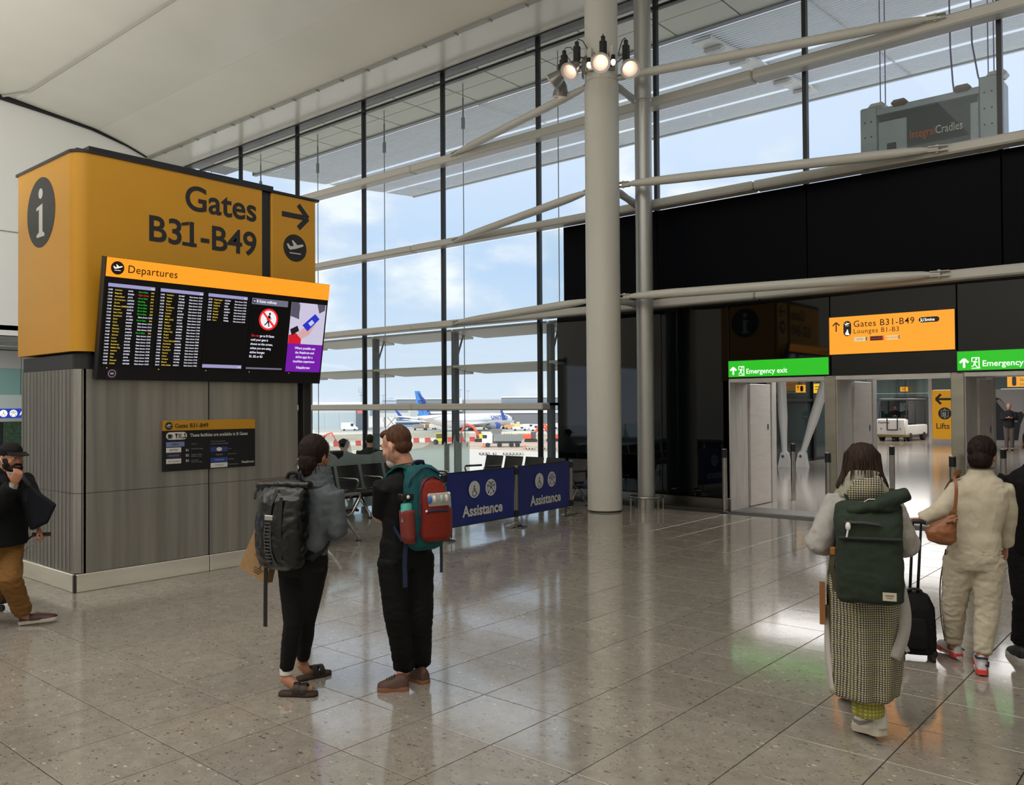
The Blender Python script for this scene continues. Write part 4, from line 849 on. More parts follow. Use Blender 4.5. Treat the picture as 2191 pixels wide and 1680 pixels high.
b = B(); b.mark(); arrow(SWL, b, -10.28, 2.0, .9, 180, .1, .002, head=.3); b.mark(); SWL.disc(b, -9.93, 1.36, .27, .001, .001); b.mark(); SWL.text(b, 'Lifts', -10.28, .68, .25, 'L', .012, wid=.95); part_split('dark_print', b, ink, lift, ('arrow', 'symbol_disc', 'lettering'))
b = B(); x, y = -9.93, 1.36
for a in ((-.14, -.14, .14, -.14), (.14, -.14, .14, .14), (.14, .14, -.14, .14), (-.14, .14, -.14, -.14)): SWL.line(b, x+a[0], y+a[1], x+a[2], y+a[3], .022, .004)
for dx in (-.06, .02): SWL.disc(b, x+dx, y+.06, .026, .004, .001, n=10); SWL.rect(b, x+dx-.03, y-.11, x+dx+.03, y+.03, .004, .001)
for s in (1, -1): SWL.shape(b, [(x-.045, y+s*.17), (x+.045, y+s*.17), (x, y+s*.23)], .004, .001)
part('white_symbol', b, lite, lift)
adv = thing('wall_advert', 'white wall advert with a dark figure and flowing script behind the standing man', 'advert', (-6.5, WY-.01, .2))
b = B(); b.box((-8.4, WY-.015, .21), (-3, WY-.001, 2.39)); part('panel', b, M('advert_sheet', (200, 198, 200), .5), adv)
b = B(); SWL.shape(b, [(-8.4, .22), (-7.1, .22), (-7.0, .9), (-6.85, 1.3), (-6.95, 1.45), (-7.3, 1.35), (-7.55, 1.75), (-7.75, 2.0), (-7.9, 2.05), (-8.0, 2.0), (-8.4, 1.2)], .0, .002); part('figure_print', b, M('advert_dark', (40, 40, 46), .5), adv)
b = B(); SWL.shape(b, [(-7.78, 1.98), (-7.55, 1.75), (-7.2, 1.3), (-7.1, 1.0), (-7.2, 1.0), (-7.45, 1.3), (-7.7, 1.6), (-7.9, 1.9)], .0025, .001); part('strap_print', b, M('advert_grey', (168, 164, 166), .5), adv)
b = B(); pts = [(-6.55, 1.15), (-6.65, 1.45), (-6.5, 1.6), (-6.35, 1.3), (-6.1, 1.2), (-5.8, 1.55), (-5.6, 1.95), (-5.75, 2.05), (-5.95, 1.7), (-6.05, 1.3), (-5.8, 1.1), (-5.5, 1.35), (-5.35, 1.55), (-5.4, 1.2), (-5.5, .9), (-5.35, 1.1), (-5.1, 1.5)]
cvp = []
for i in range(len(pts)-1):
    p0, p1, p2, p3 = pts[max(i-1, 0)], pts[i], pts[i+1], pts[min(i+2, len(pts)-1)]
    for k in range(6):
        t = k/6; cvp.append(tuple(.5*((2*p1[a])+(-p0[a]+p2[a])*t+(2*p0[a]-5*p1[a]+4*p2[a]-p3[a])*t*t+(-p0[a]+3*p1[a]-3*p2[a]+p3[a])*t**3) for a in (0, 1)))
for (ax_, ay), (cx_, cy2) in zip(cvp, cvp[1:]): SWL.line(b, ax_, ay, cx_, cy2, .028, .003)
part('script_stroke', b, M('advert_ink', (70, 68, 80), .5), adv)
b = B(); SWL.rect(b, -6.4, .62, -5.9, .82, .002, .001); part('panel_print', b, M('advert_dark', (40, 40, 46), .5), adv)
def hang(label, x0, x1, y, z0, z1, txt, mat=None, rot=None, ctm=None):
    t = thing('hanging_sign', label, 'sign', ((x0+x1)/2, y, z0)); b = B(); b.box((x0, y, z0), (x1, y+.08, z1)); part('light_panel', b, mat or EM('orange_sign_small', (232, 158, 40), .9), t)
    S = Sheet((x0, y, z0), (1, 0, 0), (0, 0, 1)); h = z1-z0; b = B(); txt(S, b, x1-x0, h); (part_split if b.c else part)('dark_print', b, ink, t)
    b = B()
    for xx in (x0+.1, x1-.1): b.mark(); b.cyl((xx, y+.04, z1), (xx, y+.04, 3.5), .012, n=6)
    part_split('hanger', b, grey_m, t); return t
hang('small orange sign hanging at the right edge beyond the right doorway', -6.62, -4.9, 36.5, 2.42, 2.82, lambda S, b, w, h: (b.mark(), S.rrect(b, .16, .04, .30, h-.01, .06, .001, .001), b.mark(), S.text(b, 'Gates', .42, .22, .1, 'L'), b.mark(), S.text(b, 'Lounges', .42, .07, .08, 'L')))
hang('small orange hanging sign beside the white upright tube', -10.15, -9.88, 25.0, 2.18, 2.41, lambda S, b, w, h: (b.mark(), arrow(S, b, .07, h-.04, .12, 90, .016), b.mark(), S.rrect(b, .14, .03, .23, h-.03, .044, .001, .001)))
hang('wide orange hanging sign right of the dark upright in the left doorway', -9.99, -9.3, 26.0, 2.17, 2.46, lambda S, b, w, h: (b.mark(), S.rect(b, .05, .1, .6, .12, .001, .001), b.mark(), S.rect(b, .05, .18, .5, .2, .001, .001)), EM('orange_sign_bright', (238, 196, 60), .95))
hang('tiny amber number sign above the buggy at the corridor end', -14.75, -14.35, 51.5, 2.5, 2.76, lambda S, b, w, h: (S.text(b, '10', w/2, .06, .15, 'C', .02),))
hang('small black information screen hanging above the buggy', -15.0, -14.3, 51.2, 1.86, 2.17, lambda S, b, w, h: (S.rect(b, .05, .22, w-.05, .25, .001, .001),), blk)
vcol = thing('branched_column', 'white branched column with hinged steel feet beyond the left doorway', 'column', (-9.9, 24.05, 0))
vw = M('vcolumn_white', (226, 226, 224), .3)
for base, tops, nm in (((-10.06, 23.9), (-10.22, 24.0, 3.5), 'upright_tube'), ((-9.66, 24.2), (-8.6, 24.2, 3.5), 'raking_tube')):
    x, y = base; p0 = Vector((x, y, .34)); p1 = Vector(tops); u = (p1-p0).normalized()
    b = B(); b.tube([p0, p0+u*.25, p0+u*.6, p0+u*1.1, p1], [.08, .085, .10, .135, .14], 20); part(nm, b, vw, vcol, smooth=50)
    ft = B(); ft.ell(p0, (.13, .11, .15), 16, 10); ft.poly([(x-.18, y-.09, 0), (x+.18, y-.09, 0), (x+.11, y-.09, .42), (x-.08, y-.09, .42)], (0, .18, 0)); part('hinged_foot', ft, vw, vcol, smooth=40)
    b = B(); b.cyl((x, y-.13, .32), (x, y+.13, .32), .035, n=12); part('hinge_pin', b, grey_m, vcol)

ab = thing('hanging_sign', 'blue assistance sign with white symbol discs at the far left behind the kiosk', 'sign', (-29, 10, 1.55)); S = Sheet((-29, 9.0, 1.56), (0, 1, 0), (0, 0, 1))
b = B(); b.box((-29.06, 9.0, 1.56), (-29, 11.6, 1.86)); part('light_panel', b, EM('blue_sign', (34, 62, 170), .8), ab)
b = B(); b.mark(); S.disc(b, .60, .15, .11, .002, .002); b.mark(); S.disc(b, .88, .15, .11, .002, .002); part_split('symbol_disc', b, EM('white_light', (255, 250, 238), 1.), ab)
b = B(); wheelchair(S, b, .60, .14, .10, .006); part('wheelchair_symbol', b, navy, ab); b = B(); eyeman(S, b, .88, .15, .11, .006); part('figure_symbol', b, navy, ab)
b = B(); S.text(b, 'Assistance', 1.05, .09, .12, 'L', .02); part('lettering', b, EM('white_light', (255, 250, 238), 1.), ab)
b = B(); b.box((-29.05, 9.2, 1.86), (-29.02, 9.23, 3.9)); part('hanger', b, grey_m, ab)
# ---------------------------------------------------------------- roof canopy outside the glass: soffit tiles, gutter and louvres
can = struct('roof_canopy', (-10, 15, 9.4))
CXL, CXR = -24.05, 4.; soft = M('soffit_tile', (206, 204, 188), .4)
nx = 20
for i in range(nx):
    for j in range(2):
        x0 = CXL+i*1.4; y0 = 13.78+j*.80
        b = B(); b.cbox((x0+.018, y0+.014, 9.43+.004*j), (x0+1.382, y0+.786, 9.47+.004*j), .006); part('soffit_tile', b, soft, can)
b = B(); b.box((CXL, 13.75, 9.475), (CXR, 15.5, 9.56)); part('soffit_void', b, dark, can)
b = B(); b.box((CXL-.25, 15.36, 9.40), (CXR, 15.5, 9.52)); b.box((CXL-.25, 15.52, 9.44), (CXR, 15.58, 9.56)); part('gutter', b, M('gutter_grey', (104, 106, 106), .4), can)
lv = M('louvre_aluminium', (206, 209, 211), .4)
ya, za, yb_, zb = 15.62, 9.40, 22.18, 9.92; nl = 52; lo = B(); dl = B()
for k in range(nl):
    t = k/(nl-1); y = ya+(yb_-ya)*t; z = za+(zb-za)*t
    if k in (20, 40): continue
    lo.poly([(CXL, y-.075, z+.0), (CXL, y+.07, z+.03), (CXL, y+.07, z+.038), (CXL, y-.075, z+.008)], (CXR-CXL, 0, 0))
part('louvre_slat', lo, lv, can, kind='stuff')
for x in [CXL+1.2+3*2.8052*k for k in range(4)]+[CXL+.03]:
    b = B(); b.poly([(x-.03, ya, za+.05), (x+.03, ya, za+.05), (x+.03, yb_, zb+.05), (x-.03, yb_, zb+.05)], (0, 0, .12)); part('louvre_bearer', b, lv, can)
b = B(); b.box((CXL, yb_+.02, zb-.02), (CXR, yb_+.1, zb+.09)); part('edge_trim', b, lv, can)
b = B(); b.box((-26, 13.7, 9.75), (8, 15.4, 9.9)); part('roof_edge', b, grey_m, can)
# floodlight panel set into the louvres
fp = struct('roof_light_panel', (-6, 18, 9.6))
for dx in (0,):
    p0, p1 = [CAMP+ray(*q)*(.988*(9.40-15.62*.0793-1.85)/(ray(*q).z-.0793*ray(*q).y)) for q in ((1500, 88), (1735, 200))]; u = (p1-p0); u.z = 0; L = u.length; u.normalize(); sd = Vector((-u.y, u.x, 0))
    b = B(); b.poly([p0-sd*.22, p1-sd*.22, p1+sd*.22, p0+sd*.22], (0, 0, .05)); part('tray', b, M('tray_white', (226, 226, 222), .4), fp)
    for k in range(5):
        q = p0+(p1-p0)*((k+.5)/5); b = B(); b.cbox(q-Vector((.22, .12, .10)), q+Vector((.22, .12, .0)), .04); part('lamp_housing', b, M('lamp_housing', (206, 206, 202), .3), fp)

# ---------------------------------------------------------------- sunshade blades, outer posts and hanger rods
shade = struct('sunshade', (-16, 14, 3)); bl = M('blade_cream', (212, 204, 188), .4); rodm = M('rod_steel', (120, 122, 124), .3, .8)
for k in range(0, 9):
    x = MX[k+2]
    if x > -10.5: continue
    b = B(); b.box((x-.055, 13.9, 0), (x+.055, 14.04, 3.55)); part('outer_post', b, grey_m, shade)
    b = B(); b.cyl((x, 14.28, .9), (x, 14.28, 9.46), .011, n=6); rd = part('hanger_rod', b, rodm, shade)
    b = B(); b.cyl((x, 14.28, 8.35), (x, 14.28, 8.62), .045, n=10); b.cyl((x, 14.28, 8.62), (x, 14.28, 9.1), .02, n=8); part('turnbuckle', b, rodm, rd)
    b = B(); b.tube([(x, 13.98, 2.82), (x, 14.28, 3.6)], .022, 8); part('strut', b, rodm, shade)
for z in (3.56, 2.73, 1.72):
    for k in range(2, 10):
        x0, x1 = MX[k+1], MX[k]
        if x0 > -10.5: continue
        b = B(); x1 = min(x1, -10.52)
        if z < 2: b.box((x0+.03, 13.86, z), (x1-.03, 14.25, z+.04))
        else: b.poly([(x0+.03, 13.86, z), (x0+.03, 14.20, z-.06), (x0+.35, 14.62, z-.13), (x1-.03, 14.62, z-.13), (x1-.03, 13.86, z)], (0, 0, .05)); part('blade', b, bl, shade)
# ---------------------------------------------------------------- window cleaning cradle hanging outside
cr_ = thing('window_cleaning_cradle', 'grey window cleaning cradle hanging outside the upper glazing', 'cradle', (-3.4, 14.6, 5.6))
Yc = 14.5; zinc = M('cradle_zinc', (150, 158, 164), .45, .4, nz=(3, .12)); cdk = M('cradle_dark', (58, 66, 72), .5)
xl, xr = at_ax(1848, 250, 1, Yc).x, at_ax(2090, 180, 1, Yc).x
zt = at_ax(1960, 215, 1, Yc).z
for x0, x1, z1 in ((xl-.06, xl+.22, zt+.06), (xr+.02, xr+.30, zt+.14)):
    b = B(); b.cbox((x0, Yc, 5.4), (x1, Yc+.7, z1), .02); tw_ = part('end_tower', b, zinc, cr_)
    for z in (z1-.25, z1-.5, z1-.75):
        for xx in (x0+.08, x0+.18): b = B(); b.cyl((xx, Yc-.004, z), (xx, Yc+.01, z), .014, n=8); part('bolt', b, dark, tw_)
    b = B(); b.cbox((x0+.08, Yc+.1, z1-.02), (x1+.08, Yc+.4, z1+.10), .05); part('winch_cover', b, M('winch_white', (206, 206, 204), .4), tw_)
b = B(); b.cbox((xl+.22, Yc+.02, 5.45), (xr+.02, Yc+.08, zt-.12), .01); part('front_panel', b, zinc, cr_)
b = B(); b.cbox((xl+.2, Yc-.02, zt-.12), (xr+.04, Yc+.1, zt), .015); part('top_rail', b, zinc, cr_)
b = B(); b.box((xl+.24, Yc-.005, zt-.22), (xr-.0, Yc+.02, zt-.12)); part('shadow_rail', b, cdk, cr_)
x0, x1 = at_ax(1940, 260, 1, Yc).x, at_ax(2075, 240, 1, Yc).x
b = B(); b.box((x0, Yc-.006, zt-.84), (x1, Yc+.02, zt-.2)); nb_ = part('name_board', b, M('board_slate', (62, 70, 74), .5), cr_)
Sc = Sheet((x0, Yc-.008, zt-.60), (1, 0, 0), (0, 0, 1)); b = B(); kk = (x1-x0)*.84/Sc.text(B(), 'IntegralCradles', 0, 0, .13, 'L', .02); w0 = Sc.text(b, 'Integral', .05, 0, .13, 'L', .008, wid=kk); part('orange_lettering', b, M('letter_orange', (206, 92, 48), .5), nb_)
b = B(); Sc.text(b, 'Cradles', .06+w0, 0, .13, 'L', .008, wid=kk); part('white_lettering', b, lite, nb_)
for x in (xl+.45, xr-.32): b = B(); b.cbox((x, Yc-.1, zt-.03), (x+.24, Yc+.1, zt+.07), .04); part('roller', b, M('roller_brown', (140, 118, 100), .5), cr_)
b = B(); b.cbox((xl+.36, Yc-.006, zt-.75), (xl+.5, Yc+.03, zt-.6), .01); part('grip_hole', b, cdk, cr_)
cab = M('cable_violet', (112, 104, 150), .4)
for x in (xl+.18, xl+.26, xr+.1, xr+.18): b = B(); b.cyl((x, Yc+.3, zt), (x, Yc+.3, 10.2), .009, n=6); part('wire_rope', b, cab, cr_)
for x, d in ((xl+1.25, .10), (xl+1.55, .22)): b = B(); b.tube([(x+d*.9, Yc+.2, zt-.05), (x+d*.5, Yc+.25, zt+.25), (x+d*.1, Yc+.3, zt+.8), (x, Yc+.3, zt+2), (x, Yc+.3, 10.2)], .013, 6); part('supply_cable', b, cab, cr_, smooth=60)
# ---------------------------------------------------------------- airfield outside, apron 7 m below the hall floor
AZ = -7.
def ap(px, py): return at_floor(px, py, AZ)
def agl(px, d):
    """ground point seen in picture column px at depth d"""
    p = at_depth(px, 868, d); p.z = AZ; return p
def ori(px, turn):
    """heading angle: turn 0 = pointing right across the view, 90 = pointing away"""
    r = ray(px, 868); s = Vector((r.x, r.y, 0)).normalized(); q = Vector((s.y, -s.x, 0)); h = q*cos(radians(turn))+s*sin(radians(turn)); return math.atan2(h.y, h.x)
def put(b, pos, ang):
    m = Matrix.Translation(Vector(pos)) @ Matrix.Rotation(ang, 4, 'Z'); return b.xf(lambda p: m @ p)
apr = M('apron_concrete', (206, 200, 190), .9, nz=(.035, .10, (1, 1, 1)))
g = B(); g.box((-2200, 13.95, AZ-.5), (1500, 2600, AZ)); st('ground_apron', (-2200, 13.95, AZ-.5), (1500, 2600, AZ), apr)
st('wall_below_hall', (-40, 13.62, AZ), (30, 13.94, -.02), M('plinth_grey', (150, 150, 148), .7))
dirt = M('apron_dirt', (188, 166, 146), .95, nz=(.12, .18))
b = B(); q = [ap(672, 966), ap(930, 958), ap(1196, 968), ap(1230, 930), ap(930, 926), ap(676, 931)]; b.poly([p+Vector((0, 0, .01)) for p in q], (0, 0, .03)); part('ground_dirt', b, dirt)['kind'] = 'structure'
b = B(); q = [ap(672, 915), ap(1200, 916), ap(1200, 922), ap(672, 926)]; b.poly([p+Vector((0, 0, .01)) for p in q], (0, 0, .02)); part('road_taxiway', b, M('taxiway_grey', (176, 174, 168), .9))['kind'] = 'structure'
acw = M('aircraft_white', (232, 232, 232), .35); acb = M('aircraft_blue', (44, 72, 170), .35); acl = M('aircraft_light_blue', (70, 150, 226), .35); glassd = M('vehicle_glass', (46, 52, 58), .15); tyre = M('tyre', (34, 34, 34), .7)
# airliner
AP = agl(1003, 300); AH = ori(1003, 52)
air = thing('airliner', 'white airliner with blue tail and engine parked across the apron', 'aircraft', AP)
def apart(nm, b, m, par=None, smooth=50, lb=None): return part(nm, put(b, AP, AH), m, par or air, lb, smooth)
ZC = 3.6; b = B(); prof = [(-27.5, .3, 1.6), (-25, .75, 1.35), (-20, 1.5, .75), (-14, 2.2, .2), (-8, 2.5, 0), (14, 2.5, 0), (20, 2.4, -.05), (23.5, 2.0, -.25), (26, 1.3, -.55), (27.2, .6, -.75), (27.5, .1, -.8)]
b.rings([[(x, r*cos(2*pi*j/24), ZC+dz+r*sin(2*pi*j/24)) for j in range(24)] for x, r, dz in prof]); fus = apart('fuselage', b, acw)
b = B(); b.poly([(-17.5, -.12, ZC+1.9), (-21.5, -.12, ZC+2.0), (-26.2, -.12, ZC+10.2), (-28.6, -.12, ZC+10.2), (-26.6, -.12, ZC+1.9), (-22, -.2, ZC+1.6)], (0, .24, 0)); fin = apart('tail_fin', b, acl, None, None)
b = B()
for k in range(7):
    for s in (1, -1):
        z0 = ZC+2.6+k*.75; x0 = -20.8-(k*.75)*.62; b.poly([(x0, -.16, z0), (x0-3.6, -.16, z0+s*1.5+(.5 if s > 0 else .8)), (x0-3.6, -.16, z0+s*1.5+.72+(.5 if s > 0 else .8)), (x0, -.16, z0+.22)], (0, .32, 0))
apart('fin_pattern', b, acb, fin, None)
for s, nm in ((-1, 'wing'), (1, 'wing')):
    b = B(); b.rings([[(x0, s*y, z), (xm, s*y, z+t), (x1, s*y, z), (xm, s*y, z-t)] for x0, xm, x1, y, z, t in ((7, 1, -5, 1.2, ZC-1.5, .6), (1, -3, -6.5, 9, ZC-.9, .35), (-8, -9.4, -10.8, 22.5, ZC+.5, .12))]); wg = apart(nm, b, acw, None, 30)
    b = B(); b.poly([(-8.3, s*22.5, ZC+.4), (-10.8, s*22.5, ZC+.4), (-13.0, s*23.3, ZC+3.9), (-12.1, s*23.3, ZC+3.9)], (0, .15, 0)); apart('winglet', b, acb, wg, None)
    b = B(); b.rings([[(x, s*7.6+r*cos(2*pi*j/18), 1.62+r*sin(2*pi*j/18)) for j in range(18)] for x, r in ((7.2, 1.25), (6.6, 1.42), (4.2, 1.38))], True, False); en = apart('engine', b, acb)
    b = B(); b.rings([[(x, s*7.6+r*cos(2*pi*j/18), 1.62+r*sin(2*pi*j/18)) for j in range(18)] for x, r in ((4.2, 1.36), (1.9, 1.1), (.4, .65), (-.6, .3))], False, True); apart('engine_cowl', b, M('cowl_grey', (160, 162, 168), .35, .5), en)
    b = B(); b.box((1, s*7.6-.2, 2.2), (5, s*7.6+.2, ZC-.9)); apart('pylon', b, acw, en, None)
    b = B(); b.poly([(-20.5, s*.6, ZC+1.0), (-25, s*.6, ZC+1.0), (-27.2, s*8.6, ZC+1.7), (-25.2, s*8.6, ZC+1.7)], (0, 0, .25)); apart('tailplane', b, acw, None, None)
    for x, y in ((-2.2, 2.6),):
        b = B(); b.cyl((x, s*y, .4), (x, s*y, ZC-1.2), .18, n=8); gear = apart('landing_gear', b, grey_m)
        b = B()
        for dx in (-.6, .6): b.cyl((x+dx, s*y-.5, .55), (x+dx, s*y+.5, .55), .55, n=14)
        apart('wheels_pair', b, tyre, gear)
b = B(); b.cyl((21, 0, .4), (21, 0, ZC-2), .14, n=8); gear = apart('landing_gear', b, grey_m); b = B(); b.cyl((21, -.4, .45), (21, .4, .45), .45, n=14); apart('nose_wheel', b, tyre, gear)
b = B(); b.rings([[(24.6+dx, 1.72*cos(a), ZC+.5+1.2*sin(a)-dz) for dx, dz in ((0, 0), (.55, .18), (.5, .55), (-.1, .42))] for a in [radians(k) for k in range(-200, 21, 20)]], False, False, closed=False); apart('cockpit_window', b, glassd, fus, None)
b = B(); Sx = Sheet((0, -2.53, ZC), (1, 0, 0), (0, 0, 1)); Sx.text(b, 'UNITED', 10.2, .25, 1.35, 'L', .04, wid=1.3, d=.0, spacing=1.2)
bmx = bmesh.new(); vv = [bmx.verts.new(p) for p in b.v]
for f_ in b.f:
    try: bmx.faces.new([vv[i] for i in f_])
    except ValueError: pass
bmesh.ops.triangulate(bmx, faces=bmx.faces[:]); bmesh.ops.subdivide_edges(bmx, edges=bmx.edges[:], cuts=3, use_grid_fill=True); bmx.verts.index_update()
b = B(); b.v = [tuple(v.co) for v in bmx.verts]; b.f = [tuple(v.index for v in f_.verts) for f_ in bmx.faces]; b.m = [0]*len(b.f); bmx.free()
b.xf(lambda p: Vector((p.x, -sqrt(max(.2, 2.55**2-(p.z-ZC)**2)), p.z))); apart('name_lettering', b, acb, fus, None)
b = B()
for k in range(46):
    x = -16+k*.72; b.quad((x, -2.52, ZC-.25), (x+.32, -2.52, ZC-.25), (x+.32, -2.51, ZC+.15), (x, -2.51, ZC+.15))
apart('cabin_windows', b, M('window_row', (150, 154, 166), .3), fus, None).__setitem__('kind', 'stuff')

# buildings
def building(name, label, px, d, turn, blocks, cat='building'):
    """blocks: (x0, x1, depth0, depth1, z0, z1, colour, partname); x runs to the right across the view, depth away from us"""
    P0 = agl(px, d); A = ori(px, turn); t = thing(name, label, cat, P0); last = None
    for x0, x1, y0, y1, z0, z1, c, nm, *sub in blocks:
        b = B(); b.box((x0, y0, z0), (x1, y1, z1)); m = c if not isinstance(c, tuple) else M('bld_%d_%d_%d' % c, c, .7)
        o = part(nm, put(b, P0, A), m, last if (sub and last is not None) else t)
        if not sub: last = o
    return t
gb = (128, 132, 138); gl2 = (104, 116, 128)
bl_ = [(-14, 14, 0, 20, 0, 12, (116, 120, 126), 'wall')]
bl_ += [(-13.5+k*3, -10.8+k*3, -.2, 0, 6.6, 10.2, (96, 110, 124), 'window', 1) for k in range(9)]
bl_ += [(-14.2, 14.2, -.5, 0, 5.2, 6.2, (208, 210, 212), 'white_band'), (-12, 12, -.3, 0, 0, 4.9, (98, 98, 102), 'base_wall'), (-14.2, 14.2, -.4, 20, 12, 12.6, (200, 202, 204), 'roof')]
building('terminal_building', 'dark grey terminal block with window band left of the tail', 912, 400, 0, bl_)
bl_ = [(-16, 26, 0, 20, 0, 12.5, (122, 126, 134), 'wall')]
bl_ += [(-15.5+k*3.4, -12.5+k*3.4, -.2, 0, 7, 11, (104, 118, 134), 'window', 1) for k in range(12)]
bl_ += [(-16, 26, -.8, 0, 5.2, 6.4, (214, 216, 218), 'white_band'), (-16, 26, -.3, 0, 0, 4.8, (106, 106, 110), 'base_wall'), (-16.2, 26.2, -.4, 20, 12.5, 13.1, (206, 208, 210), 'roof')]
building('terminal_building', 'grey terminal block with white canopy band right of the airliner nose', 1145, 400, 0, bl_)
building('terminal_building', 'low grey terminal roofs showing above the airliner cabin', 1040, 430, 0, [(-22, 22, 0, 20, 0, 12, (168, 170, 172), 'wall'), (-20, -12, -2, 0, 6, 12.8, (214, 214, 212), 'stair_tower'), (-8, 2, -1, 0, 8, 10.2, (196, 150, 146), 'red_band'), (8, 20, -1, 0, 8, 12, (210, 206, 196), 'cream_block')])
bl_ = [(-22, 11, 0, 12, 0, 8.8, (186, 190, 192), 'wall'), (-22.5, 11.5, -.4, 12.4, 8.8, 10.6, (222, 222, 220), 'roof'), (-22.5, 11.5, -.6, -.4, 8.9, 9.3, (206, 130, 126), 'red_stripe')]
bl_ += [(-21+k*5.6, -16+k*5.6, -.15, 0, 0, 6.4, (170, 182, 188), 'hangar_door', 1) for k in range(6)]
building('hangar', 'pale cargo shed with red roof stripe at the far left of the view outside', 722, 330, 0, bl_)
building('stair_block', 'dark blue grey stair block between the pale shed and the airbridge', 774, 312, 0, [(-2.2, 2.4, 0, 6, 0, 8.6, (92, 100, 112), 'wall'), (-1.6, 1., -.1, 0, 6.2, 7.6, (196, 112, 108), 'red_panel'), (-2.3, 2.5, -.1, 6, 8.6, 8.9, (120, 126, 132), 'roof')])
jb = building('airbridge', 'pale grey airbridge on lattice legs left of the ginger haired head', 832, 355, 0, [(-5, 9, 0, 3, 4.2, 8.6, (196, 198, 198), 'tunnel'), (-8.5, -5, -.5, 3.5, 3.8, 8.2, (214, 216, 216), 'cab'), (-8, -5.5, -.6, -.5, 5, 7.4, (130, 146, 160), 'window'), (9, 12, -1, 4, 0, 9.6, (170, 176, 180), 'rotunda'), (-4, 8, -.1, 0, 6.2, 8.0, (150, 158, 164), 'glazing'), (-5, 9, -.2, 3.2, 8.6, 8.9, (222, 222, 222), 'roof'), (-2, -1.4, .5, 2.5, 0, 4.2, (120, 124, 126), 'leg'), (4, 4.6, .5, 2.5, 0, 4.2, (120, 124, 126), 'leg')], 'airbridge')
for i in range(2):
    for s in (-1, 1):
        b = B(); x = 1+i*3; b.tube([(x-1.6*s, .4, .4), (x+1.6*s, .4, 4.2)], .12, 6); part('lattice_brace', put(b, agl(832, 355), ori(832, 0)), grey_m, jb)
hz = (186, 194, 204)  # skyline blocks and trees carry haze in their pale colours
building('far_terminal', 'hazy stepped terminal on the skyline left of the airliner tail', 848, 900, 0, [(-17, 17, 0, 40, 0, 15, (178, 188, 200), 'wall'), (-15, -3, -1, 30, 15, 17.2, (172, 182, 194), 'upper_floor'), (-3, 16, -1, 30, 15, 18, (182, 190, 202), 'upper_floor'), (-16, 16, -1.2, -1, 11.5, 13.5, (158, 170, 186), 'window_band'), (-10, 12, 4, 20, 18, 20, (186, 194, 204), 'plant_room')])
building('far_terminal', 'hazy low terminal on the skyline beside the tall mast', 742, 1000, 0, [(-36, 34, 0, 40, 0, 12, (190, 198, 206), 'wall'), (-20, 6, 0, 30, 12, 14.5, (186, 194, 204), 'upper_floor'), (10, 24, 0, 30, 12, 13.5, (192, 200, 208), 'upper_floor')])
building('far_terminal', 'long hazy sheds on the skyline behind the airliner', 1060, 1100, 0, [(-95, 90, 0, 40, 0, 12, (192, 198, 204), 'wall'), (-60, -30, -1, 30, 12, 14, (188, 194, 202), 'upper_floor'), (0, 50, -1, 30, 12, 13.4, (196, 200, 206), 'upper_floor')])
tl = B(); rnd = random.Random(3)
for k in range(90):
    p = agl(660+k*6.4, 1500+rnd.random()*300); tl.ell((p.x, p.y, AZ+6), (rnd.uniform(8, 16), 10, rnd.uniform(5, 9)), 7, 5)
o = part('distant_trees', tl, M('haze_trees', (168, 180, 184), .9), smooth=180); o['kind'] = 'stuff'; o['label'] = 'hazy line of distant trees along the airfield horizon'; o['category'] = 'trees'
for px, d, h, r, lb, head in ((773, 420, 18.4, .22, 'tall lattice mast with three prongs left of the dark window bars', 3), (820, 480, 15, .15, 'thin lamp mast above the hazy stepped terminal', 1), (984, 460, 17.6, .2, 'thick lamp mast with cross arm right of the second window bar', 2), (1001, 500, 17.6, .13, 'thin lamp mast just right of the cross arm mast', 1), (1176, 460, 15.5, .14, 'lamp mast at the far right of the window', 1), (779, 470, 15.2, .12, 'short lamp arm beside the three pronged mast', 1)):
    P0 = agl(px, d); t = thing('lamp_mast', lb, 'mast', P0); mm = M('mast_grey', (150, 158, 168), .6)
    b = B(); b.cyl(P0, P0+Vector((0, 0, h)), r*1.3, r*.7, 8); part('pole', b, mm, t)
    b = B(); q = P0+Vector((0, 0, h*.86)); A = ori(px, 0); u = Vector((cos(A), sin(A), 0))
    if head == 3:
        b.cyl(q-u*1.2, q+u*1.2, .12, n=6)
        for k in (-1.2, 0, 1.2): b.cyl(q+u*k, q+u*k+Vector((0, 0, h*.14)), .14, n=6)
        b.cyl(q-u*.9-Vector((0, 0, 1.4)), q+u*.9-Vector((0, 0, 1.4)), .2, n=6)
    else: q = P0+Vector((0, 0, h)); b.box(tuple(q-u*1.3-Vector((0, 0, .12))), tuple(q+u*1.3+Vector((0, 0, .12))))
    part('lamp_head', b, mm, t)

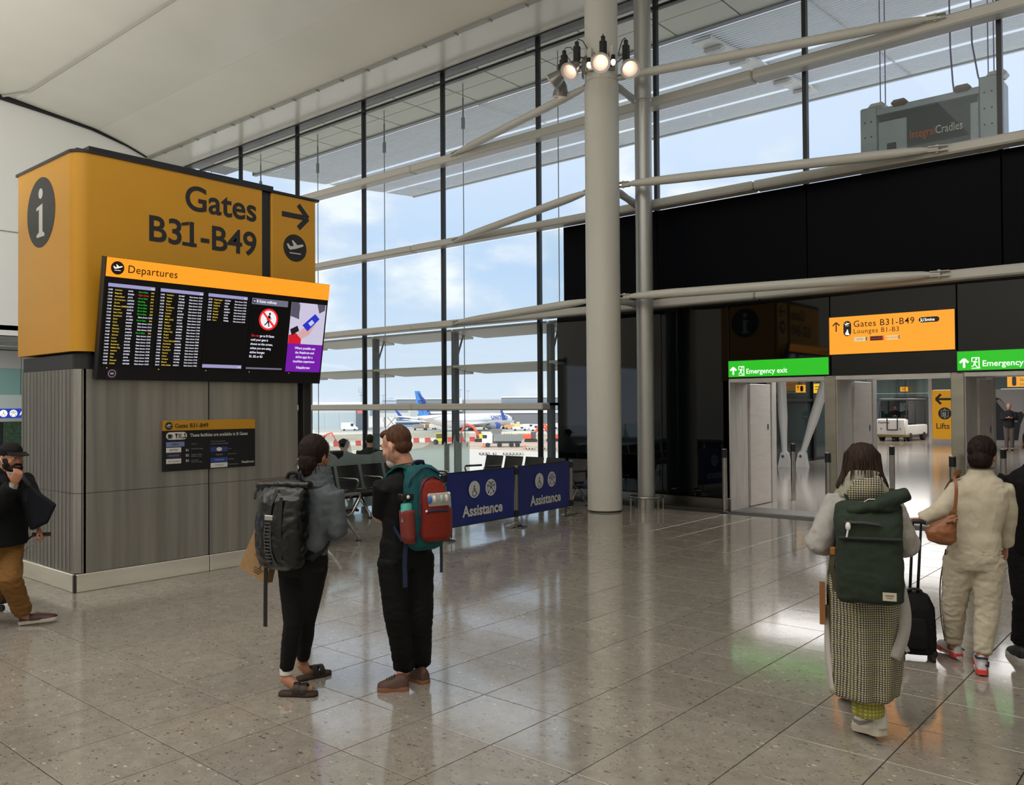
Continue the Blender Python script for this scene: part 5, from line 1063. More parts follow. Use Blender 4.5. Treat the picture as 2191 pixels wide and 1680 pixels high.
# vehicles
def veh(name, label, cat, px, py, turn, parts, group=None):
    P0 = ap(px, py); A = ori(px, turn); t = thing(name, label, cat, P0, group); last = t
    for nm, shp, col in parts:
        b = B(); shp(b); m = col if not isinstance(col, tuple) else M('veh_%d_%d_%d' % col, col, .5)
        part(nm, put(b, P0, A), m, t, smooth=40)
    return t
def wheels(xs, w, r): return [('wheel', (lambda x, s: lambda b: b.cyl((x, s*w, r), (x, s*(w-.3), r), r, n=14))(x, s), tyre) for x in xs for s in (-1, 1)]
def bx(*a): return lambda b: b.cbox(a[:3], a[3:], .06)
def van(label, px, py, turn, L=5., H=2.2, col=(226, 226, 224), name='van', group='vehicles on the apron'):
    return veh(name, label, 'van', px, py, turn, [('body', lambda b: b.rings([[(-L/2, y, .4), (L/2, y, .4), (L/2, y, 1.1), (L/2-1.1, y, H*.62), (L/2-1.7, y, H), (-L/2, y, H)] for y in (-1, 1)]), col), ('side_glass', lambda b: b.box((L/2-2.6, -1.02, H*.55), (L/2-1.6, 1.02, H*.9)), glassd), ('bumper', bx(-L/2-.1, -1, .3, L/2+.1, 1, .55), (120, 120, 120))]+wheels((-L*.32, L*.3), 1.02, .38), group)
van('white box van parked before the pale cargo shed, left of the stair block', 748, 922, 0, 6, 3., (224, 226, 226)); van('small white pickup left of the box van', 712, 917, 180, 4.6, 1.9)
van('small white van right of the blue bus', 894, 913, 0, 4.5, 1.9); van('white pickup near the right edge of the window', 1150, 923, 180, 5.2, 2.1); van('white tug with dark window under the airliner nose', 1133, 919, 0, 5.2, 2., (230, 228, 222)); van('white service car beside the tug', 1113, 922, 0, 5.4, 1.5)
van('white van at the far right, partly behind the window post', 1180, 918, 180, 5.2, 2.2)
veh('apron_bus', 'low blue bus parked before the dark terminal block', 'bus', 873, 917, 0, [('body', bx(-5, -1.2, .5, 5, 1.2, 2.6), (112, 138, 170)), ('window', bx(-4.6, -1.22, 1.5, 4.6, 1.22, 2.3), glassd), ('roof', bx(-5, -1.2, 2.6, 5, 1.2, 2.9), (206, 210, 214))]+wheels((-3, 3), 1.22, .45), 'vehicles on the apron')
for px, py, lb in ((900, 921, 'orange cargo loader left of the window bar'), (920, 920, 'pale cargo dolly train just behind the orange loader'), (938, 919, 'pale cargo dolly nearest the airliner tail')):
    c = (214, 168, 110) if px == 900 else (204, 196, 184)
    veh('cargo_loader', lb, 'loader', px, py, 0, [('deck', bx(-3.2, -1.2, .7, 3.2, 1.2, 1.), c), ('load', bx(-2.8, -1, 1., 1.2, 1, 2.2), (214, 210, 200)), ('cab', bx(1.6, -.9, 1., 3., .9, 2.4), c)]+wheels((-2, 2), 1.2, .4), 'cargo loaders by the tail')
for px, py, lb, c in ((1042, 919, 'yellow ground unit under the wing'), (1090, 919, 'orange ground unit under the nose'), (1102, 917, 'yellow belt loader beyond the nose')) and ((1042, 919, 'yellow ground unit under the wing', (216, 196, 110)), (1090, 919, 'orange ground unit under the nose', (216, 150, 90)), (1103, 916, 'yellow belt loader beyond the nose', (220, 200, 120))):
    veh('ground_unit', lb, 'loader', px, py, 0, [('body', bx(-1.8, -1, .5, 1.8, 1, 1.7), c), ('hood', bx(.4, -.9, 1.7, 1.7, .9, 2.4), (206, 200, 190))]+wheels((-1.1, 1.1), 1, .4), 'ground units by the airliner')
ora = (236, 92, 60); yl = (232, 196, 60)
def excavator(label, px, py, turn, k=1., body=ora, arm=ora):
    return veh('excavator', label, 'excavator', px, py, turn, [
        ('track', lambda b: b.rings([[(x*k, y*k, z*k) for x, z in ((-1.9, .45), (-1.6, 0), (1.6, 0), (1.9, .45), (1.6, .85), (-1.6, .85))] for y in (-1.3, -.75)]), tyre), ('track', lambda b: b.rings([[(x*k, y*k, z*k) for x, z in ((-1.9, .45), (-1.6, 0), (1.6, 0), (1.9, .45), (1.6, .85), (-1.6, .85))] for y in (.75, 1.3)]), tyre),
        ('engine_house', bx(-2.3*k, -1.2*k, .95*k, .6*k, 1.2*k, 2.2*k), body), ('cab', bx(.0, -1.2*k, .95*k, 1.4*k, -.2*k, 2.9*k), (84, 84, 84)),
        ('boom', lambda b: b.tube([(.6*k, 0, 1.6*k), (2.2*k, 0, 4.2*k), (4.2*k, 0, 4.9*k)], [.3*k, .38*k, .26*k], 6), arm), ('stick', lambda b: b.tube([(4.1*k, 0, 5.0*k), (5.6*k, 0, 2.4*k)], [.28*k, .2*k], 6), arm), ('bucket', lambda b: b.poly([(5.2*k, -.5*k, 2.5*k), (6.1*k, -.5*k, 2.3*k), (5.8*k, -.5*k, 1.3*k), (4.9*k, -.5*k, 1.5*k)], (0, 1.*k, 0)), (110, 96, 86))], 'excavators on the dirt')
excavator('orange boom excavator with yellow house left of the tipper truck', 1030, 946, 180, .9, yl); excavator('orange excavator right of the tipper truck', 1136, 946, 0, .85); excavator('orange excavator arm showing above the frosted screen at the far left', 684, 956, 0, .62); excavator('orange excavator at the far right, behind the window post', 1182, 945, 180, .8)
veh('roller', 'small yellow site roller between the barriers and the window bar', 'roller', 941, 952, 180, [('body', bx(-1.6, -.9, .6, .9, .9, 1.5), yl), ('cab', bx(-.6, -.8, 1.5, .8, .8, 2.5), (96, 92, 70)), ('cab_roof', bx(-.8, -.9, 2.5, 1., .9, 2.7), yl), ('bucket', bx(1.0, -1., .3, 2.2, 1., .8), (90, 90, 86))]+wheels((-1.0, .9), .95, .62))
veh('tipper_truck', 'grey tipper truck with a white cab on the dirt', 'truck', 1075, 957, 180, [('tipper_body', lambda b: b.poly([(-4.2, -1.25, 1.3), (1.6, -1.25, 1.3), (1.8, -1.25, 2.7), (-4.5, -1.25, 2.7)], (0, 2.5, 0)), (126, 132, 130)), ('chassis', bx(-4, -.9, .8, 4.2, .9, 1.3), (84, 84, 84)), ('cab', lambda b: b.rings([[(2.1, y, .9), (4.3, y, .9), (4.3, y, 1.8), (4.0, y, 2.9), (2.1, y, 2.9)] for y in (-1.2, 1.2)]), (222, 222, 222)), ('windscreen', bx(3.2, -1.22, 1.9, 4.2, 1.22, 2.7), glassd), ('red_hub', lambda b: b.cyl((3.1, -1.24, .5), (3.1, -1.2, .5), .3, n=10), (190, 60, 60))]+wheels((-3.2, -1.9, .6, 3.1), 1.2, .52))
veh('dump_body', 'dark loading hopper standing behind the tipper truck', 'hopper', 1062, 945, 0, [('bin', lambda b: b.poly([(-1., -1, 1.4), (1., -1, 1.4), (1.5, -1, 3.1), (-1.3, -1, 3.1)], (0, 2, 0)), (116, 118, 116)), ('leg', bx(-.9, -.8, 0, -.6, .8, 1.4), (90, 90, 90)), ('leg', bx(.6, -.8, 0, .9, .8, 1.4), (90, 90, 90))])
P0 = ap(1108, 940); A = ori(1108, 0); ch = thing('chevron_barrier', 'long yellow and black chevron barrier beam behind the tipper truck', 'barrier', P0)
b = B(); b.box((-3.9, -.2, .5), (3.9, .2, 1.5)); part('beam', put(b, P0, A), M('chev_yellow', (226, 204, 96), .6), ch)
for k in range(12):
    if k in (4, 5): continue
    b = B(); x = -3.6+k*.62; b.poly([(x, -.22, .5), (x+.2, -.22, .5), (x+.42, -.22, 1.), (x+.2, -.22, 1.5), (x, -.22, 1.5), (x+.22, -.22, 1.)], (0, .02, 0)); part('chevron', put(b, P0, A), M('chev_black', (52, 50, 44), .6), ch)
for x in (-3.4, 3.4): b = B(); b.box((x-.2, -.5, 0), (x+.2, .5, .5)); part('foot', put(b, P0, A), grey_m, ch)
# barriers: alternating red and white blocks
red = M('barrier_red', (212, 74, 74), .6); wbar = M('barrier_white', (226, 222, 216), .6); ORD = ['1st', '2nd', '3rd']+['%dth' % k for k in range(4, 60)]
def barriers(p0, p1, run):
    a, c = ap(*p0), ap(*p1); L = (c-a).length; n = int(L/1.40); u = (c-a).normalized(); A = math.atan2(u.y, u.x)
    for k in range(n+1):
        P0 = a+u*(1.40*k); cn = 'red' if k % 2 == 0 else 'white'
        b = B(); b.rings([[(-.69, -.3*s, z), (.69, -.3*s, z), (.69, .3*s, z), (-.69, .3*s, z)] for z, s in ((0, 1), (.35, .9), (.8, .4), (1.15, .35))])
        o = part('site_barrier', put(b, P0, A), red if cn == 'red' else wbar)
        tag(o, '%s site barrier block, %s block from the left in the %s run' % (cn, ORD[k], run), 'barrier', 'red and white site barriers')
barriers((694, 957), (790, 953), 'left'); barriers((866, 948), (1012, 945), 'right')
# concrete pipes
pipe = M('concrete_pipe', (196, 188, 178), .8)
def pipes(p0, px1, r, L, row, skip=()):
    a = ap(*p0); A = ori(p0[0], -8); u = Vector((cos(A), sin(A), 0)); w = Vector((-u.y, u.x, 0)); k = 0; i = 0
    while True:
        P0 = a+u*(k*(2*r+.03)); k += 1; q = P0-CAMP
        if CX+FPX*q.dot(RIGHT)/q.dot(_F) > px1: break
        if k-1 in skip: continue
        b = B(); ax = w; b.lathe([(r*.72, -L/2), (r*.72, L/2-.02), (r*.76, L/2), (r, L/2), (r, -L/2), (r*.72, -L/2)], P0+ZU_*r, ax, 14); o = part('concrete_pipe', b, pipe, smooth=40)
        tag(o, 'short concrete pipe, %s from the left in the %s row' % (ORD[i], row), 'pipe', 'concrete pipes on the dirt'); i += 1
ZU_ = Vector((0, 0, 1)); pipes((1029, 974), 1118, .29, 1.8, 'front', (3, 5, 6)); pipes((1128, 963), 1190, .29, 1.8, 'back', (3,))
for px, py, lb in ((1034, 958, 'orange traffic cone left of the tipper truck wheels'), (1123, 962, 'amber traffic cone right of the tipper truck'), (995, 944, 'orange traffic cone beside the red barrier at the frosted edge'), (1113, 943, 'orange traffic cone before the right excavator')):
    P0 = ap(px, py); t = thing('traffic_cone', lb, 'cone', P0); b = B(); b.lathe([(.32, .05), (.09, 1.)], P0, n=12, c1=True); part('body', b, M('cone_orange', (232, 120, 70), .6), t, smooth=40)
    b = B(); b.box(tuple(P0+Vector((-.4, -.4, 0))), tuple(P0+Vector((.4, .4, .06)))); part('base', b, M('cone_base', (90, 80, 76), .7), t); b = B(); b.lathe([(.225, .42), (.16, .7)], P0, n=12); part('white_band', b, wbar, t)
# ---------------------------------------------------------------- people: skinned bodies grown from joints, clothes that follow them
ZU = Vector((0, 0, 1))
def remesh(b, vox, it=6, fac=.5):
    me = bpy.data.meshes.new('tmp'); me.from_pydata(b.v, [], b.f); me.update()
    o = bpy.data.objects.new('tmp', me); COL.objects.link(o)
    m = o.modifiers.new('r', 'REMESH'); m.mode = 'VOXEL'; m.voxel_size = vox
    if it: s = o.modifiers.new('s', 'SMOOTH'); s.factor = fac; s.iterations = it
    dg = bpy.context.evaluated_depsgraph_get(); dg.update(); ev = bpy.data.meshes.new_from_object(o.evaluated_get(dg))
    r = B(); r.v = [tuple(v.co) for v in ev.vertices]; r.f = [tuple(p.vertices) for p in ev.polygons]; r.m = [0]*len(r.f)
    r.nrm = [v.normal.copy() for v in ev.vertices]
    bpy.data.objects.remove(o); bpy.data.meshes.remove(me); bpy.data.meshes.remove(ev); return r
def wrinkle(b, amp, sc=9., st=(1, 1, .45), seed=0., fn=None):
    for i, v in enumerate(b.v):
        p = Vector(v); q = Vector((p.x*sc*st[0]+seed, p.y*sc*st[1]+seed*1.7, p.z*sc*st[2]))
        n = mnoise.noise(q)*.65+mnoise.noise(q*2.3)*.35; n = (1-abs(n)*2.2) if n < .45 else n
        a = amp*(fn(p) if fn else 1.); b.v[i] = tuple(p+b.nrm[i]*(n*a))
    return b
class Fig:
    def __init__(s, px, py, label, group=None, name='person'):
        s.base = at_floor(px, py); s.t = (s.base-CAMP).dot(_F); r = ray(px, 868); s.AW = Vector((r.x, r.y, 0)).normalized(); s.RX = Vector((s.AW.y, -s.AW.x, 0))
        s.root = thing(name, label, 'person', s.base, group); s.k = s.t/FPX
    def j(s, px, py, dz=0.): return at_depth(px, py, s.t-dz)
    def d(s, r, a, u=0.): return (s.RX*r+s.AW*a+ZU*u).normalized()
    def part(s, nm, b, m, lb=None, par=None, smooth=180): return part(nm, b, m, par or s.root, lb, smooth)
def frame(f, up=ZU):
    y = Vector(f).normalized(); x = y.cross(up).normalized(); z = x.cross(y); return Matrix((x, y, z)).transposed()
def trings(b, levels, L, F, n=28, e=.85):
    R = []
    for c, w, d in levels:
        ring = []
        for k in range(n):
            a = 2*pi*k/n; cs, sn = cos(a), sin(a); ring.append(Vector(c)+L*(w*math.copysign(abs(cs)**e, cs))+F*(d*math.copysign(abs(sn)**e, sn)))
        R.append(ring)
    return b.rings(R)
def lerp(a, b, t): return Vector(a)*(1-t)+Vector(b)*t
def limb(b, pts, rs, n=16):
    """tapering limb with a fuller middle on each segment"""
    P = []; R = []
    for i in range(len(pts)-1):
        for t in (0, .25, .5, .75):
            P.append(lerp(pts[i], pts[i+1], t)); R.append(rs[i]*(1-t)+rs[i+1]*t)
    P.append(Vector(pts[-1])); R.append(rs[-1]); return b.tube(P, R, n)
def head(b, c, R, k=1., beard=False):
    def E(p, r): b.ell(Vector(c)+R @ (Vector(p)*k), tuple(q*k for q in r), 18, 12, rot=R)
    E((0, -.012, .03), (.076, .096, .088)); E((0, .028, -.035), (.062, .068, .082)); E((0, .052, -.088), (.040, .036, .032)); E((0, .0, -.06), (.058, .05, .05))
    E((0, .083, .022), (.048, .016, .014)); E((0, .098, -.022), (.013, .018, .028)); E((0, .108, -.034), (.016, .014, .012)); E((0, .088, -.068), (.026, .014, .009))
    for s in (1, -1): E((s*.078, -.008, -.018), (.009, .020, .032)); E((s*.042, .065, -.035), (.022, .02, .018)); E((s*.031, .0835, .0095), (.017, .0105, .0075)); E((s*.031, .082, -.0115), (.016, .010, .006))
def face(fig, c, R, k, par, brow=(50, 36, 28)):
    """eyes, brows and lips as children of the body"""
    for s in (1, -1):
        b = B(); b.ell(Vector(c)+R @ (Vector((s*.031, .0815, .0))*k), .0115*k, 12, 8); ey = part('eye', b, M('eye_white', (222, 216, 208), .2), par, smooth=180)
        b = B(); b.ell(Vector(c)+R @ (Vector((s*.031, .0895, .0))*k), .0055*k, 10, 6); part('pupil', b, M('pupil_dark', (30, 22, 18), .2), ey, smooth=180)
        b = B(); b.tube([Vector(c)+R @ (Vector((s*x, y, z))*k) for x, y, z in ((.015, .100, .019), (.032, .097, .025), (.05, .084, .02))], .0055*k, 6); part('eyebrow', b, M('brow_%d' % brow[0], brow, .8), par, smooth=180)
    b = B(); b.tube([Vector(c)+R @ (Vector((x, y, -.069))*k) for x, y in ((-.024, .090), (0, .1025), (.024, .090))], .0065*k, 6); part('mouth', b, M('lips', (150, 86, 80), .45), par, smooth=180)
def hand(b, w, d, n, side, curl=25, k=1., th=.35):
    """palm, four unequal bent fingers and a thumb; d = pointing direction, n = palm side, side = thumb side"""
    w = Vector(w); d = Vector(d).normalized(); n = Vector(n); n = (n-d*n.dot(d)).normalized(); s = d.cross(n).normalized(); s = s if s.dot(Vector(side)) > 0 else -s
    b.tube([w-d*.02*k, w+d*.03*k, w+d*.065*k, w+d*.092*k], [(.015*k, .026*k), (.016*k, .037*k), (.015*k, .042*k), (.011*k, .040*k)], 14, up=n)
    for off, L in ((.030, .074), (.010, .082), (-.010, .077), (-.029, .06)):
        p = w+d*.086*k+s*off*k; a = 0.; pts = [p-d*.02*k, p]; v = d
        for f_ in (.42, .32, .26):
            a += radians(curl); v = d*cos(a)+n*sin(a); p = p+v*L*f_*k; pts.append(p)
        b.tube(pts, [.0095*k, .0098*k, .0090*k, .0082*k, .0066*k], 8)
    p = w+d*.028*k+s*.030*k; v = (d*.62+s*.66+n*th).normalized(); q = p+v*.042*k; v2 = (d*.85+s*.25+n*(th+.2)).normalized()
    b.tube([p-v*.015*k, p, q, q+v2*.032*k], [.012*k, .0125*k, .0108*k, .008*k], 8)
def shoe(fig, heel, toe, w=.046, h=.085, mat=None, sole=None, names=('shoe', 'sole'), lb=None, st=.022, ankle=True, up=None):
    heel, toe = Vector(heel), Vector(toe); u = toe-heel; L = u.length; u.normalize(); up = Vector(up) if up is not None else ZU
    v = u.cross(up).normalized(); z = v.cross(u).normalized()
    b = B(); R = []
    for s, wd, ht in ((0, .5, .62), (.04, .7, .85), (.16, .78, 1.), (.34, .8, 1.0 if ankle else .8), (.52, .9, .78), (.7, 1., .6), (.86, .92, .46), (.96, .6, .36), (1., .25, .25)):
        c = heel+u*(L*s); ring = []
        for k in range(20):
            a = 2*pi*k/20; y = sin(a); ring.append(c+v*(w*wd*cos(a))+z*(st+ (h*ht*y if y > 0 else .014*y*0)))
        R.append(ring)
    b.rings(R); sh = fig.part(names[0], b, mat, lb, smooth=60)
    b = B(); pts = []
    for s, wd in ((-.02, .45), (.02, .72), (.16, .84), (.36, .80), (.55, .92), (.72, 1.07), (.88, .98), (.98, .6), (1.015, .2)): pts.append((s, wd))
    loop = [heel+u*(L*q.x)+v*(w*q.y) for q in spline([Vector((s, wd, 0)) for s, wd in pts], 4)]; loop += [q-v*(2*(q-heel).dot(v)) for q in loop[::-1]]
    b.rings([[q for q in loop], [q+z*.004 for q in loop], [q+z*st for q in loop], [lerp(q, heel+u*(L*.5)+z*st, .06)+z*(st*.0+.006) for q in [p_+z*st for p_ in loop]]]); part(names[1], b, sole or mat, sh, smooth=50); return sh
def laces(sh, heel, toe, w, h, m, n=4, up=ZU):
    heel, toe = Vector(heel), Vector(toe); u = (toe-heel); L = u.length; u.normalize(); v = u.cross(Vector(up)).normalized(); z = v.cross(u); b = B()
    for i in range(n):
        c = heel+u*(L*(.45+.08*i))+z*(.028+h*(.80-.09*i)); b.tube([c-v*w*.5-z*.01, c+z*.004, c+v*w*.5-z*.01+u*.008], .004, 6)
    part('lace', b, m, sh, smooth=60)
def strap(b, pts, w, t, n):
    """flat webbing along pts; n = outward normal (vector or list)"""
    P = [Vector(p) for p in pts]; R = []
    for i in range(len(P)):
        T = (P[min(i+1, len(P)-1)]-P[max(i-1, 0)]).normalized(); nn = Vector(n[i] if isinstance(n, list) else n); nn = (nn-T*nn.dot(T)).normalized(); s = T.cross(nn)
        R.append([P[i]+s*w/2, P[i]+s*w/2+nn*t, P[i]-s*w/2+nn*t, P[i]-s*w/2])
    return b.rings(R)
def spline(pts, n=5):
    P = [Vector(p) for p in pts]; o = []
    for i in range(len(P)-1):
        a, b_, c, d = P[max(i-1, 0)], P[i], P[i+1], P[min(i+2, len(P)-1)]
        for k in range(n):
            t = k/n; o.append(.5*((2*b_)+(c-a)*t+(2*a-5*b_+4*c-d)*t*t+(3*b_-a-3*c+d)*t**3))
    return o+[P[-1]]
def sbody(b, P, rows, e=.62, n=32):
    """rounded soft body; rows: (z, x centre, y centre, half width, half depth) in bag axes"""
    R = []
    for z, x, y, w, d in rows:
        ring = []
        for k in range(n):
            a = 2*pi*k/n; cs, sn = cos(a), sin(a); ring.append(P(x+w*math.copysign(abs(cs)**e, cs), y+d*math.copysign(abs(sn)**e, sn), z))
        R.append(ring)
    return b.rings(R)
def axes(o, x, y, z):
    o, x, y, z = Vector(o), Vector(x).normalized(), Vector(y).normalized(), Vector(z).normalized()
    return lambda a, b, c: o+x*a+y*b+z*c
def body(fig, S, skinm, vox=.007):
    """one continuous skin: torso, neck, head, arms, hands, legs, feet"""
    b = B(); L, F = S['L'], S['F']; sp = S['spine']
    trings(b, [(sp[0]-ZU*.08, .10, .08), (sp[0], .125, .095), (sp[1], .115, .085), (sp[2], .135, .095), (lerp(sp[2], sp[3], .55), .135, .085), (lerp(sp[2], sp[3], .85), .09, .065), (sp[3], .058, .06)], L, F)
    b.tube([sp[3]-ZU*.02, lerp(sp[3], S['head'][0], .45), S['head'][0]-ZU*.02], [.058*S.get('nk', 1), .055*S.get('nk', 1), .05], 16)
    head(b, *S['head'])
    for sd in 'lr':
        a = S['arm_'+sd]; limb(b, a, [.050, .040, .028]) if len(a) == 3 else None
        if 'hand_'+sd in S: hand(b, a[2], *S['hand_'+sd])
        g = S['leg_'+sd]; limb(b, [g[0], g[1], lerp(g[1], g[2], .3), g[2]], [.078, .052, .052, .034])
        if len(g) > 4: b.tube([g[2]+ZU*.02, lerp(g[2], g[3], .1), lerp(g[3], g[4], .5)+ZU*.035, g[4]+ZU*.02], [.034, .04, (.022, .036), (.012, .03)], 12, up=ZU)
    r = remesh(b, vox, 4, .4); o = fig.part('body', r, skinm); return o
def trousers(fig, S, mat, rs, wa=(.165, .125), name='trousers', vox=.010, amp=.006, seed=1., cuff=None, drop=0.):
    b = B(); L, F = S['L'], S['F']; sp = S['spine']
    trings(b, [(sp[0]-ZU*(.10+drop), wa[0]*.80, wa[1]*.85), (sp[0]-ZU*.02, wa[0], wa[1]), (sp[0]+ZU*.07, wa[0]*.96, wa[1]*.93), (lerp(sp[0], sp[1], .85), wa[0]*.86, wa[1]*.85)], L, F)
    for sd in 'lr':
        g = S['leg_'+sd]; e = S.get('hem', 0.); k2 = lerp(g[1], g[2], .35); an = lerp(g[1], g[2], 1-e)
        limb(b, [g[0], lerp(g[0], g[1], .5), g[1], k2, an], rs)
    r = remesh(b, vox, 5, .5)
    def near(p): return .55+.9*max(math.exp(-((p-Vector(S['leg_'+s][i])).length/.13)**2) for s in 'lr' for i in (0, 1, 2))
    wrinkle(r, amp, 11, (1, 1, 1.6), seed, near); return fig.part(name, r, mat)
def top(fig, S, mat, w=(.17, .19, .20), d=(.12, .125, .125), arm=(.075, .062, .045), sl=1., name='jacket', vox=.010, amp=.006, seed=2., hem=.06, collar=.0, st_=(1, 1, .8), neckw=.075):
    b = B(); L, F = S['L'], S['F']; sp = S['spine']
    trings(b, [(sp[0]+ZU*hem, w[0], d[0]), (lerp(sp[0], sp[1], .6)+ZU*hem*.4, w[0]*.97, d[0]), (sp[1], w[1]*.96, d[1]*.96), (sp[2], w[2], d[2]), (lerp(sp[2], sp[3], .45), w[2]*.97, d[2]*.92), (lerp(sp[2], sp[3], .75), w[2]*.72, d[2]*.75), (sp[3]-ZU*.015, neckw*1.05, neckw), (sp[3]+ZU*(.012+collar), neckw*.92, neckw*.9)], L, F)
    for sd in 'lr':
        a = S['arm_'+sd]
        if sl <= 1: en = lerp(a[0], a[1], sl); limb(b, [lerp(a[0], sp[2], .3)-ZU*.01, a[0]-ZU*.012, en], [arm[0]*.9, arm[0]*.98, arm[1]])
        else: en = lerp(a[1], a[2], sl-1); limb(b, [lerp(a[0], sp[2], .25), a[0], a[1], en], [arm[0]*.95, arm[0], arm[1], arm[2]])
    r = remesh(b, vox, 6, .5)
    def near(p): return .6+.9*max(math.exp(-((p-Vector(S['arm_'+s][i])).length/.12)**2) for s in 'lr' for i in (0, 1))
    wrinkle(r, amp, 10, st_, seed, near); return fig.part(name, r, mat)
def cloth(name, col, nz=70, a=.12, rough=.8): return M(name, col, rough, spec=.25, nz=(nz, a), bump=(nz*4, .12))
skin1 = M('skin_fair', (206, 150, 128), .5, sub=1, nz=(20, .06)); skin2 = M('skin_tan', (176, 122, 96), .5, nz=(20, .06)); skin3 = M('skin_brown', (140, 94, 72), .5, nz=(20, .06))
def hairmat(n, c): return M(n, c, .6, spec=.18, nz=(60, .35, (1, 1, .12)), bump=(90, .5, (1, 1, .1)))

# ===== man in black with the red and teal backpack
f1 = Fig(858, 1474, 'man in black with ginger hair looking down, wearing a red and teal backpack')
a = radians(30); L = f1.d(cos(a), sin(a)); F = f1.d(-sin(a), cos(a))
hR = frame(f1.d(-.78, .58, -.30)); hc = f1.j(848, 952, .0)
sp = [f1.j(868, 1178), f1.j(872, 1130), f1.j(880, 1062), f1.j(872, 1003)]
S1 = dict(L=L, F=F, spine=sp, head=(hc, hR, 1.04), nk=1.08, arm_l=[sp[3]-L*.175-ZU*.085, f1.j(820, 1108, .0), f1.j(806, 1106, -.20)], arm_r=[sp[3]+L*.175-ZU*.085, sp[3]+L*.24+F*.06-ZU*.33, sp[3]+L*.10+F*.33-ZU*.30],
          hand_l=(F*.9+L*.4+ZU*.05, L, ZU, 30, 1.05), hand_r=(F*.8-L*.6, -L, ZU, 30, 1.05),
          leg_l=[sp[0]-L*.09-ZU*.04, f1.j(850, 1312, .04), at_floor(866, 1462)+ZU*.10, at_floor(872, 1474), at_floor(815, 1477)], leg_r=[sp[0]+L*.09-ZU*.04, f1.j(898, 1312, -.04), at_floor(900, 1452)+ZU*.10, at_floor(907, 1462), at_floor(880, 1452)], hem=.02)
bd = body(f1, S1, skin1)
hair1 = hairmat('hair_ginger', (82, 54, 39))
b = B(); b.ell(hc+hR @ Vector((0, -.024, .036))*1.04, (.080, .092, .090), 20, 14, rot=hR); b.ell(hc+hR @ Vector((0, -.052, -.02))*1.04, (.068, .052, .052), 18, 12, rot=hR); b.ell(hc+hR @ Vector((0, .045, .082))*1.04, (.062, .045, .03), 16, 10, rot=hR)
r = remesh(b, .006, 3); wrinkle(r, .003, 34, (1, 1, 1), 3.); f1.part('hair', r, hair1)
b = B(); b.ell(hc+hR @ Vector((0, .062, -.095))*1.04, (.044, .04, .042), 16, 10, rot=hR); f1.part('face_mask', remesh(b, .005, 2), M('mask_white', (214, 210, 204), .7), 'white face mask pulled down to the chin')
b = B()
for s in (-1, 1): b.tube([hc+hR @ (Vector(p)*1.04) for p in ((s*.045, .065, -.085), (s*.07, .03, -.05), (s*.084, -.008, .0), (s*.086, -.022, -.02), (s*.07, .02, -.08))], .0028, 6)
f1.part('mask_loop', b, M('mask_white', (214, 210, 204), .7))
face(f1, hc, hR, 1.04, bd, (120, 80, 56))
tshirt = cloth('tshirt_black', (9, 10, 14)); top(f1, S1, tshirt, (.168, .168, .190), (.115, .12, .125), (.068, .070, .06), .93, 't_shirt', amp=.007, seed=4., hem=.0)
trousers(f1, S1, cloth('trousers_black', (10, 12, 12)), [.105, .098, .083, .078, .068], (.172, .13), seed=5., amp=.008)
b = B(); strap(b, [sp[3]+L*(.075*cos(t))+F*(.068*sin(t)+.0)+ZU*(.022+.018*-sin(t)) for t in [radians(x) for x in range(0, 361, 24)]], .012, .004, ZU); f1.part('lanyard', b, M('lanyard_dark', (24, 22, 26), .6))
brn = M('shoe_brown', (84, 58, 48), .6, nz=(40, .15)); brs = M('shoe_sole_brown', (128, 84, 60), .7)
h0, t0_ = at_floor(874, 1476), at_floor(808, 1478); sh = shoe(f1, h0, t0_, .05, .085, brn, brs); laces(sh, h0, t0_, .05, .085, M('lace_dark', (50, 38, 32), .7))
h0, t0_ = at_floor(912, 1464), at_floor(878, 1450); sh = shoe(f1, h0, t0_, .05, .085, brn, brs, lb=None)
# his backpack
Bk = sp[2]-F*.12-ZU*.29-L*.012; tl = (ZU*.985-F*-.06).normalized(); P0_ = axes(Bk, L, -F, tl); P = lambda x, y, z: P0_(x*.9, y*.86, z)
bp = thing('backpack', 'red and teal hiking backpack on the man in black', 'backpack', Bk)
teal = cloth('pack_teal', (22, 82, 86), 90, .1); redc = cloth('pack_red', (128, 40, 28), 90, .1); navyz = M('pack_navy', (24, 30, 66), .5)
b = B(); sbody(b, P, [(-.03, 0, .07, .09, .04), (.0, 0, .085, .13, .075), (.08, 0, .09, .15, .085), (.25, 0, .09, .15, .088), (.40, 0, .08, .14, .08), (.47, 0, .07, .115, .065), (.50, 0, .055, .08, .04)], .7); r = remesh(b, .010, 4); wrinkle(r, .004, 12, (1, 1, 1), 1.); part('main_body', r, teal, bp, smooth=180)
b = B(); sbody(b, P, [(.03, .02, .17, .075, .03), (.06, .02, .185, .105, .045), (.2, .02, .195, .115, .05), (.32, .02, .185, .108, .047), (.40, .02, .165, .085, .035), (.425, .02, .15, .05, .02)], .75); r = remesh(b, .009, 4); wrinkle(r, .004, 13, (1, 1, .7), 7.); fr = part('front_pocket', r, redc, bp, smooth=180)
for s in (-1, 1):
    b = B(); sbody(b, P, [(.02, s*.135, .10, .035, .055), (.06, s*.15, .11, .043, .068), (.2, s*.155, .11, .046, .07), (.235, s*.155, .11, .044, .068)], .8); r = remesh(b, .009, 3); part('side_pocket', r, M('pack_mesh_red', (118, 44, 36), .8, nz=(160, .3)), bp, smooth=180)
b = B(); b.lathe([(.036, .16), (.036, .265), (.03, .275), (.012, .278)], P(-.16, .115, 0), tl, 20, c0=True, c1=True); bt = part('bottle', b, M('bottle_teal', (80, 176, 164), .35), bp, smooth=40)
